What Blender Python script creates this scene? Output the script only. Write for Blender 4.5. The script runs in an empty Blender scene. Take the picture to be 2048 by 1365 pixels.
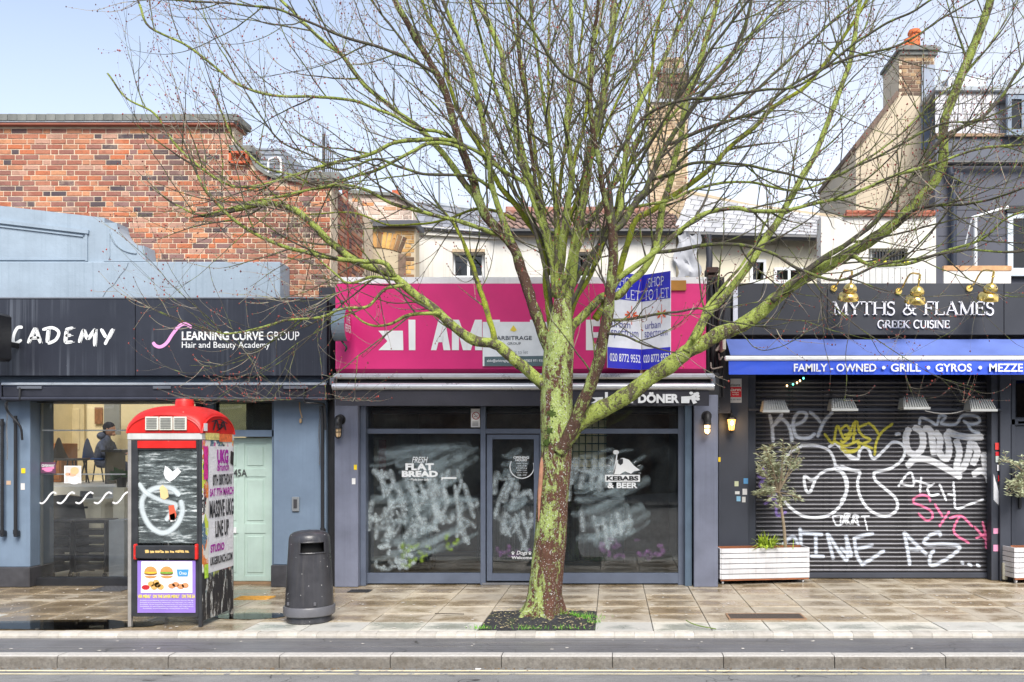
import bpy, bmesh, math, random
from mathutils import Vector, Matrix, noise
R = math.radians
random.seed(7)
scene = bpy.context.scene
COL = scene.collection

# ------------------------------------------------------------------ camera
F, CX, CY, H = 1736.0, 1224.0, 899.0, 1.85      # focal length and vanishing point of the photograph, eye height
cam_d = bpy.data.cameras.new('camera'); cam = bpy.data.objects.new('camera', cam_d); COL.objects.link(cam)
cam.location = (0, 0, H); cam.rotation_euler = (R(90), 0, 0)
cam_d.sensor_width = 36; cam_d.lens = F / 2048 * 36
cam_d.shift_x = -(CX - 1024) / 2048; cam_d.shift_y = (CY - 682.5) / 2048
cam_d.clip_start = .05; cam_d.clip_end = 2000
scene.camera = cam

# ------------------------------------------------------------------ sky and sun
SUN_EL, SUN_AZ = R(46), R(163)                     # high, behind the camera and a little to the right
world = bpy.data.worlds.new('World'); scene.world = world; world.use_nodes = True
wn, wl = world.node_tree.nodes, world.node_tree.links
wn.clear()
w_out = wn.new('ShaderNodeOutputWorld'); w_bg = wn.new('ShaderNodeBackground'); w_sky = wn.new('ShaderNodeTexSky')
w_sky.sky_type = 'NISHITA'; w_sky.sun_disc = False; w_sky.sun_elevation = SUN_EL; w_sky.sun_rotation = SUN_AZ
w_sky.air_density = 1.0; w_sky.dust_density = 1.0; w_sky.ozone_density = 1.0
w_tc = wn.new('ShaderNodeTexCoord'); w_map = wn.new('ShaderNodeMapping'); w_map.inputs['Scale'].default_value = (1.2, 1.2, 3.5)
w_no = wn.new('ShaderNodeTexNoise'); w_no.inputs['Scale'].default_value = 1.6; w_no.inputs['Detail'].default_value = 5; w_no.inputs['Roughness'].default_value = .55
w_sep = wn.new('ShaderNodeSeparateXYZ')
w_r1 = wn.new('ShaderNodeMapRange'); w_r1.inputs[1].default_value = .42; w_r1.inputs[2].default_value = .72; w_r1.inputs[3].default_value = 0; w_r1.inputs[4].default_value = .5
w_r2 = wn.new('ShaderNodeMapRange'); w_r2.inputs[1].default_value = .02; w_r2.inputs[2].default_value = .5; w_r2.inputs[3].default_value = .97; w_r2.inputs[4].default_value = .26
w_mx = wn.new('ShaderNodeMath'); w_mx.operation = 'MAXIMUM'
w_mix = wn.new('ShaderNodeMix'); w_mix.data_type = 'RGBA'
w_mix.inputs['B'].default_value = (5.7, 5.85, 6.4, 1)  # thin bright cloud
wl.new(w_tc.outputs['Generated'], w_map.inputs['Vector']); wl.new(w_map.outputs[0], w_no.inputs['Vector'])
wl.new(w_tc.outputs['Generated'], w_sep.inputs[0])
wl.new(w_no.outputs['Fac'], w_r1.inputs[0]); wl.new(w_sep.outputs['Z'], w_r2.inputs[0])
wl.new(w_r1.outputs[0], w_mx.inputs[0]); wl.new(w_r2.outputs[0], w_mx.inputs[1])
w_r3 = wn.new('ShaderNodeMapRange'); w_r3.inputs[1].default_value = -.55; w_r3.inputs[2].default_value = .35; w_r3.inputs[3].default_value = -.16; w_r3.inputs[4].default_value = .14   # the cloud thickens to one side
w_ad = wn.new('ShaderNodeMath'); w_ad.operation = 'ADD'; w_ad.use_clamp = True; wl.new(w_sep.outputs['X'], w_r3.inputs[0]); wl.new(w_mx.outputs[0], w_ad.inputs[0]); wl.new(w_r3.outputs[0], w_ad.inputs[1])
wl.new(w_ad.outputs[0], w_mix.inputs['Factor']); wl.new(w_sky.outputs[0], w_mix.inputs['A'])
wl.new(w_mix.outputs['Result'], w_bg.inputs['Color']); w_bg.inputs['Strength'].default_value = .1
wl.new(w_bg.outputs[0], w_out.inputs[0])
sun_d = bpy.data.lights.new('sun', 'SUN'); sun = bpy.data.objects.new('sun', sun_d); COL.objects.link(sun)
sun_d.energy = 2.4; sun_d.angle = R(30); sun_d.color = (1, .95, .88)
_d = Vector((math.sin(SUN_AZ) * math.cos(SUN_EL), math.cos(SUN_AZ) * math.cos(SUN_EL), math.sin(SUN_EL)))
sun.rotation_euler = _d.to_track_quat('Z', 'Y').to_euler(); sun.location = _d * 50
vs = scene.view_settings
vs.view_transform = 'Standard'; vs.look = 'None'; vs.gamma = 1; vs.use_curve_mapping = False
vs.exposure = 1.18
scene.cycles.max_bounces = 8; scene.cycles.transparent_max_bounces = 24
scene.cycles.caustics_reflective = False; scene.cycles.caustics_refractive = False

# ------------------------------------------------------------------ helpers
def X(px, Y): return (px - CX) / F * Y
def Z(py, Y): return H - (py - CY) / F * Y
def W(px, py, Y): return Vector((X(px, Y), Y, Z(py, Y)))
def S(r, g, b, k=1.0):                               # a colour read in sRGB bytes, as linear
    f = lambda c: (c / 12.92 if c <= .04045 else ((c + .055) / 1.055) ** 2.4)
    return (f(r / 255) * k, f(g / 255) * k, f(b / 255) * k)
def rnd(a, b): return random.uniform(a, b)

class MB:
    def __init__(s): s.v = []; s.f = []; s.uv = {}
    def add(s, vs_, fs, uvs=None):
        o = len(s.v); s.v.extend([tuple(v) for v in vs_])
        for k, f in enumerate(fs):
            s.f.append(tuple(i + o for i in f))
            if uvs: s.uv[len(s.f) - 1] = [uvs[i] for i in f]
        return s
    def box(s, x0, x1, y0, y1, z0, z1, c=0.0):
        x0, x1 = min(x0, x1), max(x0, x1); y0, y1 = min(y0, y1), max(y0, y1); z0, z1 = min(z0, z1), max(z0, z1)
        c = min(c, (x1 - x0) * .45, (y1 - y0) * .45, (z1 - z0) * .45)
        if c <= 0:
            v = [(x, y, z) for x in (x0, x1) for y in (y0, y1) for z in (z0, z1)]
            return s.add(v, [(0, 1, 3, 2), (4, 6, 7, 5), (0, 4, 5, 1), (2, 3, 7, 6), (0, 2, 6, 4), (1, 5, 7, 3)])
        v = []; idx = {}
        for ix, x in enumerate((x0, x1)):
            for iy, y in enumerate((y0, y1)):
                for iz, z in enumerate((z0, z1)):
                    dx, dy, dz = (c, -c)[ix], (c, -c)[iy], (c, -c)[iz]
                    idx[ix, iy, iz] = len(v)
                    v += [(x, y + dy, z + dz), (x + dx, y, z + dz), (x + dx, y + dy, z)]
        I = lambda a, b, d, k: idx[a, b, d] + k
        f = []
        for a in (0, 1):
            f.append((I(a,0,0,0), I(a,1,0,0), I(a,1,1,0), I(a,0,1,0)))
            f.append((I(0,a,0,1), I(1,a,0,1), I(1,a,1,1), I(0,a,1,1)))
            f.append((I(0,0,a,2), I(1,0,a,2), I(1,1,a,2), I(0,1,a,2)))
            for b in (0, 1):
                f.append((I(a,b,0,0), I(a,b,0,1), I(a,b,1,1), I(a,b,1,0)))
                f.append((I(a,0,b,0), I(a,0,b,2), I(a,1,b,2), I(a,1,b,0)))
                f.append((I(0,a,b,1), I(0,a,b,2), I(1,a,b,2), I(1,a,b,1)))
                for d in (0, 1): f.append((I(a,b,d,0), I(a,b,d,1), I(a,b,d,2)))
        return s.add(v, f)
    def prism(s, poly, y0, y1):                      # poly of (x, z), extruded along y
        n = len(poly)
        v = [(x, y0, z) for x, z in poly] + [(x, y1, z) for x, z in poly]
        f = [tuple(range(n)), tuple(range(2 * n - 1, n - 1, -1))] + [(i, (i + 1) % n, (i + 1) % n + n, i + n) for i in range(n)]
        return s.add(v, f)
    def slab(s, poly, z0, z1):                       # poly of (x, y), extruded along z
        n = len(poly)
        v = [(x, y, z0) for x, y in poly] + [(x, y, z1) for x, y in poly]
        f = [tuple(range(n)), tuple(range(2 * n - 1, n - 1, -1))] + [(i, (i + 1) % n, (i + 1) % n + n, i + n) for i in range(n)]
        return s.add(v, f)
    def sidex(s, poly, x0, x1):                      # poly of (y, z), extruded along x
        n = len(poly)
        v = [(x0, y, z) for y, z in poly] + [(x1, y, z) for y, z in poly]
        f = [tuple(range(n)), tuple(range(2 * n - 1, n - 1, -1))] + [(i, (i + 1) % n, (i + 1) % n + n, i + n) for i in range(n)]
        return s.add(v, f)
    def tube(s, pts, rad, n=8, cap=True):
        pts = [Vector(p) for p in pts]; m = len(pts)
        if not hasattr(rad, '__len__'): rad = [rad] * m
        v = []; f = []; prev = None
        for i, p in enumerate(pts):
            t = (pts[min(i + 1, m - 1)] - pts[max(i - 1, 0)])
            t = t.normalized() if t.length > 1e-9 else Vector((0, 0, 1))
            if prev is None:
                a = Vector((0, 0, 1)) if abs(t.z) < .9 else Vector((1, 0, 0))
                u = t.cross(a).normalized()
            else:
                u = prev - t * prev.dot(t)
                u = u.normalized() if u.length > 1e-6 else t.orthogonal().normalized()
            prev = u; w = t.cross(u)
            for k in range(n):
                an = 2 * math.pi * k / n
                v.append(p + (u * math.cos(an) + w * math.sin(an)) * rad[i])
        for i in range(m - 1):
            for k in range(n):
                k2 = (k + 1) % n
                f.append((i * n + k, i * n + k2, (i + 1) * n + k2, (i + 1) * n + k))
        if cap: f += [tuple(range(n - 1, -1, -1)), tuple(range((m - 1) * n, m * n))]
        return s.add(v, f)
    def lathe(s, prof, c, n=24, axis='Z', cap=True):  # prof of (radius, height)
        v = []; f = []; m = len(prof); c = Vector(c)
        for r, h in prof:
            for k in range(n):
                a = 2 * math.pi * k / n
                p = (r * math.cos(a), r * math.sin(a), h)
                if axis == 'Y': p = (p[0], p[2], p[1])
                if axis == 'X': p = (p[2], p[0], p[1])
                v.append(c + Vector(p))
        for i in range(m - 1):
            for k in range(n):
                k2 = (k + 1) % n
                f.append((i * n + k, i * n + k2, (i + 1) * n + k2, (i + 1) * n + k))
        if cap: f += [tuple(range(n - 1, -1, -1)), tuple(range((m - 1) * n, m * n))]
        return s.add(v, f)
    def ell(s, c, r, n=10, m=6):                     # ellipsoid
        c = Vector(c)
        if not hasattr(r, '__len__'): r = (r, r, r)
        v = [c + Vector((0, 0, -r[2]))]
        for i in range(1, m):
            t = -math.pi / 2 + math.pi * i / m
            for k in range(n):
                a = 2 * math.pi * k / n
                v.append(c + Vector((r[0] * math.cos(t) * math.cos(a), r[1] * math.cos(t) * math.sin(a), r[2] * math.sin(t))))
        v.append(c + Vector((0, 0, r[2]))); f = []
        for k in range(n): f.append((0, 1 + (k + 1) % n, 1 + k))
        for i in range(m - 2):
            for k in range(n):
                a, b = 1 + i * n + k, 1 + i * n + (k + 1) % n
                f.append((a, b, b + n, a + n))
        o = 1 + (m - 2) * n
        for k in range(n): f.append((o + k, o + (k + 1) % n, len(v) - 1))
        return s.add(v, f)
    def quad(s, a, b, c, d): return s.add([a, b, c, d], [(0, 1, 2, 3)], [(0, 0), (1, 0), (1, 1), (0, 1)])
    def build(s, name, mat, parent=None, smooth=False, label=None, cat=None, group=None, kind=None, recalc=True, ang=38):
        me = bpy.data.meshes.new(name); me.from_pydata(s.v, [], s.f)
        if s.uv:
            uvl = me.uv_layers.new(name='UVMap'); li = 0
            for pi, f in enumerate(s.f):
                u = s.uv.get(pi)
                for k in range(len(f)):
                    if u: uvl.data[li + k].uv = u[k]
                li += len(f)
        if recalc and len(s.f) < 30000 and not s.uv:
            bm = bmesh.new(); bm.from_mesh(me); bmesh.ops.recalc_face_normals(bm, faces=bm.faces); bm.to_mesh(me); bm.free()
        if smooth:
            me.polygons.foreach_set('use_smooth', [True] * len(me.polygons))
            me.set_sharp_from_angle(angle=R(ang))
        me.materials.append(mat)
        return link(name, me, parent, label, cat, group, kind)

def wloc(o):
    return o.location + (wloc(o.parent) + o.matrix_parent_inverse.translation if o.parent else Vector((0, 0, 0)))
def link(name, data, parent=None, label=None, cat=None, group=None, kind=None, loc=None):
    o = bpy.data.objects.new(name, data); COL.objects.link(o)
    if loc is not None: o.location = loc
    if parent is not None:
        o.parent = parent
        if loc is None:
            o.matrix_parent_inverse = Matrix.Translation(-wloc(parent))
    tag(o, label, cat, group, kind); return o
def tag(o, label=None, cat=None, group=None, kind=None):
    for k, v in (('label', label), ('category', cat), ('group', group), ('kind', kind)):
        if v: o[k] = v
    return o
def thing(name, label, cat, loc=(0, 0, 0), group=None, kind=None):
    return link(name, None, None, label, cat, group, kind, loc=Vector(loc))
def structure(name, loc=(0, 0, 0)): return link(name, None, None, kind='structure', loc=Vector(loc))
def piece(name, me, parent, loc, rot=(0, 0, 0), kind=None):   # a child whose mesh is shared, at a place given in the world
    o = bpy.data.objects.new(name, me); COL.objects.link(o); o.parent = parent
    o.location = Vector(loc) - wloc(parent); o.rotation_euler = rot
    if kind: o['kind'] = kind
    return o
def mesh_of(name, mb, mat, smooth=False):
    me = bpy.data.meshes.new(name); me.from_pydata(mb.v, [], mb.f)
    bm = bmesh.new(); bm.from_mesh(me); bmesh.ops.recalc_face_normals(bm, faces=bm.faces); bm.to_mesh(me); bm.free()
    if smooth: me.polygons.foreach_set('use_smooth', [True] * len(me.polygons))
    me.materials.append(mat); return me

# ------------------------------------------------------------------ materials
class NT:
    def __init__(s, name):
        s.m = bpy.data.materials.new(name); s.m.use_nodes = True; s.n = s.m.node_tree.nodes; s.l = s.m.node_tree.links; s.n.clear()
        s.out = s.n.new('ShaderNodeOutputMaterial')
    def new(s, t, **kw):
        x = s.n.new('ShaderNode' + t)
        for k, v in kw.items():
            if k in x.inputs: x.inputs[k].default_value = v
            else: setattr(x, k, v)
        return x
    def to(s, a, b): s.l.new(a, b); return s
    def noise(s, vec, scale, detail=4, rough=.6, dist=0):
        x = s.new('TexNoise'); x.inputs['Scale'].default_value = scale; x.inputs['Detail'].default_value = detail
        x.inputs['Roughness'].default_value = rough; x.inputs['Distortion'].default_value = dist
        if vec: s.to(vec, x.inputs['Vector'])
        return x.outputs['Fac']
    def rng(s, v, a, b, c=0., d=1.):
        x = s.new('MapRange'); s.to(v, x.inputs[0])
        for i, k in enumerate((a, b, c, d)): x.inputs[i + 1].default_value = k
        return x.outputs[0]
    def math(s, op, a, b=None):
        x = s.new('Math', operation=op)
        for i, k in enumerate((a, b)):
            if k is None: continue
            if isinstance(k, (int, float)): x.inputs[i].default_value = k
            else: s.to(k, x.inputs[i])
        return x.outputs[0]
    def mix(s, fac, a, b, mode='MIX'):
        x = s.new('Mix', data_type='RGBA', blend_type=mode)
        for sock, k in ((x.inputs['Factor'], fac), (x.inputs['A'], a), (x.inputs['B'], b)):
            if isinstance(k, (int, float)): sock.default_value = k
            elif isinstance(k, tuple): sock.default_value = (*k[:3], 1)
            else: s.to(k, sock)
        return x.outputs['Result']
    def ramp(s, v, stops, interp='LINEAR'):
        x = s.new('ValToRGB'); s.to(v, x.inputs[0]); e = x.color_ramp; e.interpolation = interp
        while len(e.elements) < len(stops): e.elements.new(.5)
        for el, (p, c) in zip(e.elements, stops): el.position = p; el.color = (*c[:3], 1)
        return x.outputs[0]
    def co(s, sc=None, kind='Object'):
        t = s.new('TexCoord').outputs[kind]
        if sc:
            mp = s.new('Mapping'); mp.inputs['Scale'].default_value = sc; s.to(t, mp.inputs['Vector']); t = mp.outputs[0]
        return t
    def bump(s, h, strength=.3, dist=.01):
        b = s.new('Bump'); b.inputs['Strength'].default_value = strength; b.inputs['Distance'].default_value = dist
        s.to(h, b.inputs['Height']); return b.outputs[0]
    def bsdf(s, col=None, rough=.6, metal=0, normal=None, spec=.5, **kw):
        b = s.new('BsdfPrincipled')
        for sock, k in (('Base Color', col), ('Roughness', rough), ('Metallic', metal), ('Specular IOR Level', spec)):
            if k is None: continue
            if isinstance(k, (int, float)): b.inputs[sock].default_value = k
            elif isinstance(k, tuple): b.inputs[sock].default_value = (*k[:3], 1)
            else: s.to(k, b.inputs[sock])
        if normal is not None: s.to(normal, b.inputs['Normal'])
        for k, v in kw.items(): b.inputs[k.replace('_', ' ')].default_value = v
        return b.outputs[0]
    def done(s, shader): s.to(shader, s.out.inputs['Surface']); return s.m

_mc = {}
def M(name, col, rough=.55, metal=0, var=.12, scale=4., bump=.15, bscale=45., spec=.5, streak=None, wear=None, speck=None, rand=0., **kw):
    """one everyday surface: broad tone variation, fine grain relief, optional run-down streaks, worn patches, specks"""
    if name in _mc: return _mc[name]
    t = NT(name); co = t.co(); n1 = t.noise(co, scale, 5, .62)
    c = t.mix(t.rng(n1, .3, .7), tuple(k * (1 - var) for k in col), tuple(min(1, k * (1 + var)) for k in col))
    if rand:
        oi = t.new('ObjectInfo').outputs['Random']
        c = t.mix(1.0, c, t.ramp(oi, [(0, (1 - rand,) * 3), (1, (1 + rand * .6,) * 3)]), 'MULTIPLY')
    ro = t.rng(n1, .25, .75, max(0, rough - .1), min(1, rough + .1))
    if streak:                                       # (colour, amount)
        sc = t.co((26, 26, .5)); s1 = t.noise(sc, 1., 3, .5); s2 = t.noise(t.co(), 1.1, 2)
        f = t.math('MULTIPLY', t.rng(s1, .52, .75), t.rng(s2, .35, .65))
        c = t.mix(t.math('MULTIPLY', f, streak[1]), c, streak[0])
    if wear:                                         # (colour, threshold)
        w = t.noise(co, 9., 8, .72); f = t.rng(w, wear[1], wear[1] + .06)
        c = t.mix(f, c, wear[0])
    if speck:                                        # (colour, density)
        vo = t.new('TexVoronoi'); vo.inputs['Scale'].default_value = 22; t.to(co, vo.inputs['Vector'])
        sel = t.math('LESS_THAN', t.math('MULTIPLY', vo.outputs['Distance'], 1.0), .13)
        k = t.math('LESS_THAN', t.noise(co, 14, 2), speck[1])
        c = t.mix(t.math('MULTIPLY', sel, k), c, speck[0])
    nb = t.noise(co, bscale, 4, .6)
    _mc[name] = t.done(t.bsdf(c, ro, metal, t.bump(nb, bump, .006), spec, **kw)); return _mc[name]

def EMIT(name, col, st):
    if name in _mc: return _mc[name]
    t = NT(name); e = t.new('Emission'); e.inputs[0].default_value = (*col, 1); e.inputs[1].default_value = st
    _mc[name] = t.done(e.outputs[0]); return _mc[name]

def GLASS(name, tint=(.9, .95, .94), haze=0., hazecol=(.7, .72, .72), ior=1.5, rough=.0, hscale=1.6, fk=1.6):
    """a shop pane: see-through, mirror-like by Fresnel, with a film of dirt"""
    if name in _mc: return _mc[name]
    t = NT(name); tr = t.new('BsdfTransparent'); tr.inputs[0].default_value = (*tint, 1)
    gl = t.new('BsdfGlossy'); gl.inputs['Roughness'].default_value = rough
    gl.inputs['Color'].default_value = (.95, .95, .95, 1)
    fr = t.new('Fresnel'); fr.inputs[0].default_value = ior
    wob = t.noise(t.co(), .9, 2); t.to(t.bump(wob, .12, .02), gl.inputs['Normal'])
    m1 = t.new('MixShader'); t.to(t.math('MULTIPLY', fr.outputs[0], fk), m1.inputs[0]); t.to(tr.outputs[0], m1.inputs[1]); t.to(gl.outputs[0], m1.inputs[2])
    sh = m1.outputs[0]
    if haze:
        df = t.new('BsdfDiffuse'); df.inputs[0].default_value = (*hazecol, 1)
        co = t.co(); hz = t.noise(co, hscale, 6, .66, .6)
        m2 = t.new('MixShader'); t.to(t.rng(hz, .38, .78, 0, haze), m2.inputs[0]); t.to(sh, m2.inputs[1]); t.to(df.outputs[0], m2.inputs[2]); sh = m2.outputs[0]
    _mc[name] = t.done(sh); return _mc[name]

def PAINT(name, col, alpha=1., edge=.22, streaky=.0, bands=False):
    """sprayed or wiped paint laid on a surface: soft edges across the stroke (u of the UV map), streaks along it"""
    if name in _mc: return _mc[name]
    t = NT(name); uv = t.new('UVMap').outputs[0]; sep = t.new('SeparateXYZ'); t.to(uv, sep.inputs[0])
    d = t.math('ABSOLUTE', t.math('SUBTRACT', sep.outputs[0], .5))
    a = t.rng(d, .5, .5 - edge, 0, alpha)
    if streaky:
        mp = t.new('Mapping'); mp.inputs['Scale'].default_value = (14, 2.2, 1); t.to(uv, mp.inputs[0])
        a = t.math('MULTIPLY', a, t.rng(t.noise(mp.outputs[0], 1., 4, .7), .38, .62, 1 - streaky, 1.0))
        a = t.math('MULTIPLY', a, t.rng(t.noise(t.co(), 7., 3, .6), .34, .52, .45, 1.0))
        if bands: a = t.math('MULTIPLY', a, t.rng(t.math('ABSOLUTE', t.math('SINE', t.math('MULTIPLY', sep.outputs[1], 3.6))), .1, .7, .62, 1.0))
        c = t.mix(t.noise(t.co(), 2.4, 2), col, tuple(k * .7 for k in col))
    else:
        c = col; a = t.math('MULTIPLY', a, t.rng(t.noise(t.co(), 5., 5, .7), .3, .55, .72, 1.0))
    b = t.new('BsdfPrincipled'); b.inputs['Roughness'].default_value = .6
    if isinstance(c, tuple): b.inputs['Base Color'].default_value = (*c, 1)
    else: t.to(c, b.inputs['Base Color'])
    tr = t.new('BsdfTransparent'); m = t.new('MixShader')
    t.to(a, m.inputs[0]); t.to(tr.outputs[0], m.inputs[1]); t.to(b.outputs[0], m.inputs[2])
    _mc[name] = t.done(m.outputs[0]); return _mc[name]

def catmull(pts, n=6):
    pts = [Vector(p) for p in pts]
    if len(pts) < 3:
        return [pts[0].lerp(pts[-1], i / n) for i in range(n + 1)]
    P = [pts[0] * 2 - pts[1]] + pts + [pts[-1] * 2 - pts[-2]]; out = []
    for i in range(1, len(P) - 2):
        a, b, c, d = P[i - 1:i + 3]
        for k in range(n):
            t = k / n
            out.append(.5 * ((2 * b) + (c - a) * t + (2 * a - 5 * b + 4 * c - d) * t * t + (3 * b - a - 3 * c + d) * t ** 3))
    out.append(pts[-1]); return out

def ribbon(mb, pts2, width, place, n=6, taper=True, smooth=True):
    """a brush stroke: pts2 are 2D points, place(a, b) puts a 2D point on its surface; uv u runs across the stroke"""
    p = [Vector((a, b, 0)) for a, b in pts2]
    p = catmull(p, n) if smooth else p
    m = len(p); v = []; uv = []; f = []; L = 0
    for i, q in enumerate(p):
        t = p[min(i + 1, m - 1)] - p[max(i - 1, 0)]
        t = t.normalized() if t.length > 1e-9 else Vector((1, 0, 0))
        nrm = Vector((-t.y, t.x, 0)); w = width / 2
        if taper and (i == 0 or i == m - 1): w *= .55
        if i: L += (p[i] - p[i - 1]).length
        for k in (-1, -.5, 0, .5, 1):
            e = q + nrm * w * k; v.append(place(e.x, e.y)); uv.append(((k + 1) / 2, L / max(width, 1e-6)))
    for i in range(m - 1):
        for k in range(4):
            f.append((i * 5 + k, i * 5 + k + 1, (i + 1) * 5 + k + 1, (i + 1) * 5 + k))
    mb.add(v, f, uv)

# ------------------------------------------------------------------ lettering
_tc = {}
def glyphs(s, bold=0., extrude=0., shear=0., space=1.):
    key = (s, bold, extrude, shear, space)
    if key not in _tc:
        cu = bpy.data.curves.new('lettering', 'FONT'); cu.body = s; cu.offset = bold; cu.extrude = extrude; cu.shear = shear; cu.space_character = space
        cu.resolution_u = 3; cu.fill_mode = 'BOTH' if extrude else 'FRONT'
        o = bpy.data.objects.new('lettering', cu); me = o.to_mesh()
        v = [tuple(q.co) for q in me.vertices]; f = [tuple(q.vertices) for q in me.polygons]
        o.to_mesh_clear(); bpy.data.objects.remove(o); bpy.data.curves.remove(cu)
        xs = [q[0] for q in v]; ys = [q[1] for q in v]
        x0, x1, y0, y1 = min(xs), max(xs), min(ys), max(ys)
        _tc[key] = ([((a - x0) / (x1 - x0), (b - y0) / (y1 - y0), c) for a, b, c in v], f)
    return _tc[key]
def put_text(mb, s, place, a0, b0, a1, b1, bold=0., extrude=0., shear=0., space=1., depth=0.):
    """fit a string into the box a0..a1 (across) x b0..b1 (up), place(a, b, out) -> point"""
    v, f = glyphs(s, bold, extrude, shear, space)
    k = depth / max(extrude, 1e-9) if extrude else 0
    mb.add([place(a0 + (a1 - a0) * a, b0 + (b1 - b0) * b, (c + extrude) * k * .5) for a, b, c in v], f)
def on_plane(Y, off=.004):
    """photo pixels on a wall plane at Y; third argument comes out towards the street"""
    return lambda a, b, c=0: (X(a, Y), Y - off - c, Z(b, Y))
# serif capitals as strokes: (width, [(points, weight)], [serif x, y, half length])
_T, _t = .15, .06
def _arc(cx, cy, rx, ry, a0, a1, n=10): return [(cx + rx * math.cos(R(a0 + (a1 - a0) * i / n)), cy + ry * math.sin(R(a0 + (a1 - a0) * i / n))) for i in range(n + 1)]
SER = {
 'M': (1.05, [([(.14,0),(.14,1)],_t),([(.12,1),(.52,.05)],_T),([(.52,.05),(.9,1)],_t),([(.9,0),(.9,1)],_T)], [(.14,0,.13),(.9,0,.15),(.08,1,.1),(.95,1,.1)]),
 'Y': (.85, [([(.1,1),(.43,.48)],_T),([(.76,1),(.43,.48)],_t),([(.43,0),(.43,.5)],_T)], [(.1,1,.14),(.76,1,.12),(.43,0,.16)]),
 'T': (.8, [([(.4,0),(.4,1)],_T),([(.04,.97),(.76,.97)],_t),([(.05,.98),(.05,.78)],_t),([(.75,.98),(.75,.78)],_t)], [(.4,0,.16)]),
 'H': (.95, [([(.15,0),(.15,1)],_T),([(.8,0),(.8,1)],_T),([(.15,.52),(.8,.52)],_t)], [(.15,0,.15),(.15,1,.15),(.8,0,.15),(.8,1,.15)]),
 'S': (.62, [(_arc(.3,.74,.2,.22,40,270)+_arc(.3,.26,.22,.26,90,-140),.11),([(.5,.98),(.5,.76)],_t),([(.08,.02),(.08,.26)],_t)], []),
 '&': (1.0, [([(.95,.03),(.8,.08),(.3,.66),(.27,.82),(.36,.96),(.48,.93),(.53,.8),(.4,.64),(.16,.42),(.08,.25),(.16,.08),(.34,.02),(.56,.1),(.72,.3),(.78,.5)],.1)], [(.8,.52,.13)]),
 'F': (.72, [([(.16,0),(.16,1)],_T),([(.1,.97),(.66,.97)],_t),([(.65,.98),(.65,.78)],_t),([(.16,.52),(.52,.52)],_t),([(.52,.62),(.52,.42)],_t)], [(.16,0,.16),(.12,1,.1)]),
 'L': (.74, [([(.16,0),(.16,1)],_T),([(.1,.03),(.68,.03)],_t),([(.68,.02),(.68,.25)],_t)], [(.16,1,.15),(.12,0,.1)]),
 'A': (.95, [([(.12,0),(.46,1)],_t),([(.44,1),(.82,0)],_T),([(.24,.34),(.68,.34)],_t)], [(.12,0,.13),(.83,0,.15)]),
 'E': (.76, [([(.16,0),(.16,1)],_T),([(.1,.97),(.66,.97)],_t),([(.65,.98),(.65,.78)],_t),([(.16,.52),(.54,.52)],_t),([(.54,.62),(.54,.42)],_t),([(.1,.03),(.7,.03)],_t),([(.7,.02),(.7,.24)],_t)], []),
 'G': (.95, [(_arc(.48,.5,.4,.5,45,325,16),.12),([(.8,.05),(.8,.42)],_T),([(.78,.98),(.78,.74)],_t)], [(.8,.42,.14)]),
 'R': (.9, [([(.16,0),(.16,1)],_T),([(.16,.97),(.45,.97)]+_arc(.45,.74,.2,.23,90,-90,8)+[(.16,.5)],.09),([(.4,.5),(.84,.02)],_T)], [(.16,0,.15),(.12,1,.1),(.86,.01,.1)]),
 'K': (.92, [([(.16,0),(.16,1)],_T),([(.72,1),(.2,.45)],_t),([(.32,.56),(.8,0)],_T)], [(.16,0,.15),(.16,1,.15),(.74,1,.13),(.82,0,.14)]),
 'C': (.86, [(_arc(.48,.5,.4,.5,45,315,16),.12),([(.78,.98),(.78,.74)],_t)], []),
 'U': (.9, [([(.16,1),(.16,.3),(.24,.08),(.45,0),(.66,.08),(.74,.3),(.74,1)],.11)], [(.16,1,.15),(.74,1,.13)]),
 'I': (.36, [([(.18,0),(.18,1)],_T)], [(.18,0,.15),(.18,1,.15)]),
 'N': (.98, [([(.14,0),(.14,1)],_t),([(.12,1),(.82,0)],_T),([(.82,0),(.82,1)],_t)], [(.14,0,.13),(.08,1,.1),(.82,1,.13)]),
 'O': (.95, [(_arc(.46,.5,.38,.5,0,360,20),.12)], []),
 'P': (.78, [([(.16,0),(.16,1)],_T),([(.16,.97),(.42,.97)]+_arc(.42,.72,.22,.25,90,-90,8)+[(.16,.47)],.09)], [(.16,0,.15),(.12,1,.1)]),
 ' ': (.45, [], []),
}
def serif_text(mb, s, place, a0, b0, a1, b1, depth=0., weight=1.):
    tot = sum(SER[c][0] for c in s); k = (a1 - a0) / tot; h = b1 - b0; x = a0; kh = abs(h)
    def stroke(pts, w):
        w = w * weight
        P = [Vector((x + p[0] * k, b0 + p[1] * h, 0)) for p in pts]; v = []; back = []; f = []; m = len(P)
        for i, q in enumerate(P):
            t = (P[min(i + 1, m - 1)] - P[max(i - 1, 0)]).normalized(); n = Vector((-t.y, t.x, 0)) * w * kh * .5
            for e in (q + n, q - n): v.append(place(e.x, e.y, depth)); back.append(place(e.x, e.y, 0))
        if depth: v += back
        for i in range(m - 1):
            f.append((2*i, 2*i+1, 2*i+3, 2*i+2))
            if depth:
                o = 2 * m
                f.append((2*i, 2*i+2, o+2*i+2, o+2*i)); f.append((2*i+1, 2*i+3, o+2*i+3, o+2*i+1))
        if depth:
            o = 2 * m; f.append((0, 1, o+1, o)); f.append((2*m-2, 2*m-1, o+2*m-1, o+2*m-2))
        mb.add(v, f)
    for c in s:
        w, st, se = SER[c]
        for pts, wt in st: stroke(pts, wt)
        for sx, sy, hl in se:
            yy = sy + (.025 if sy < .5 else -.025)
            stroke([(sx - hl, yy), (sx + hl, yy)], .05)
        x += w * k
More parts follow.
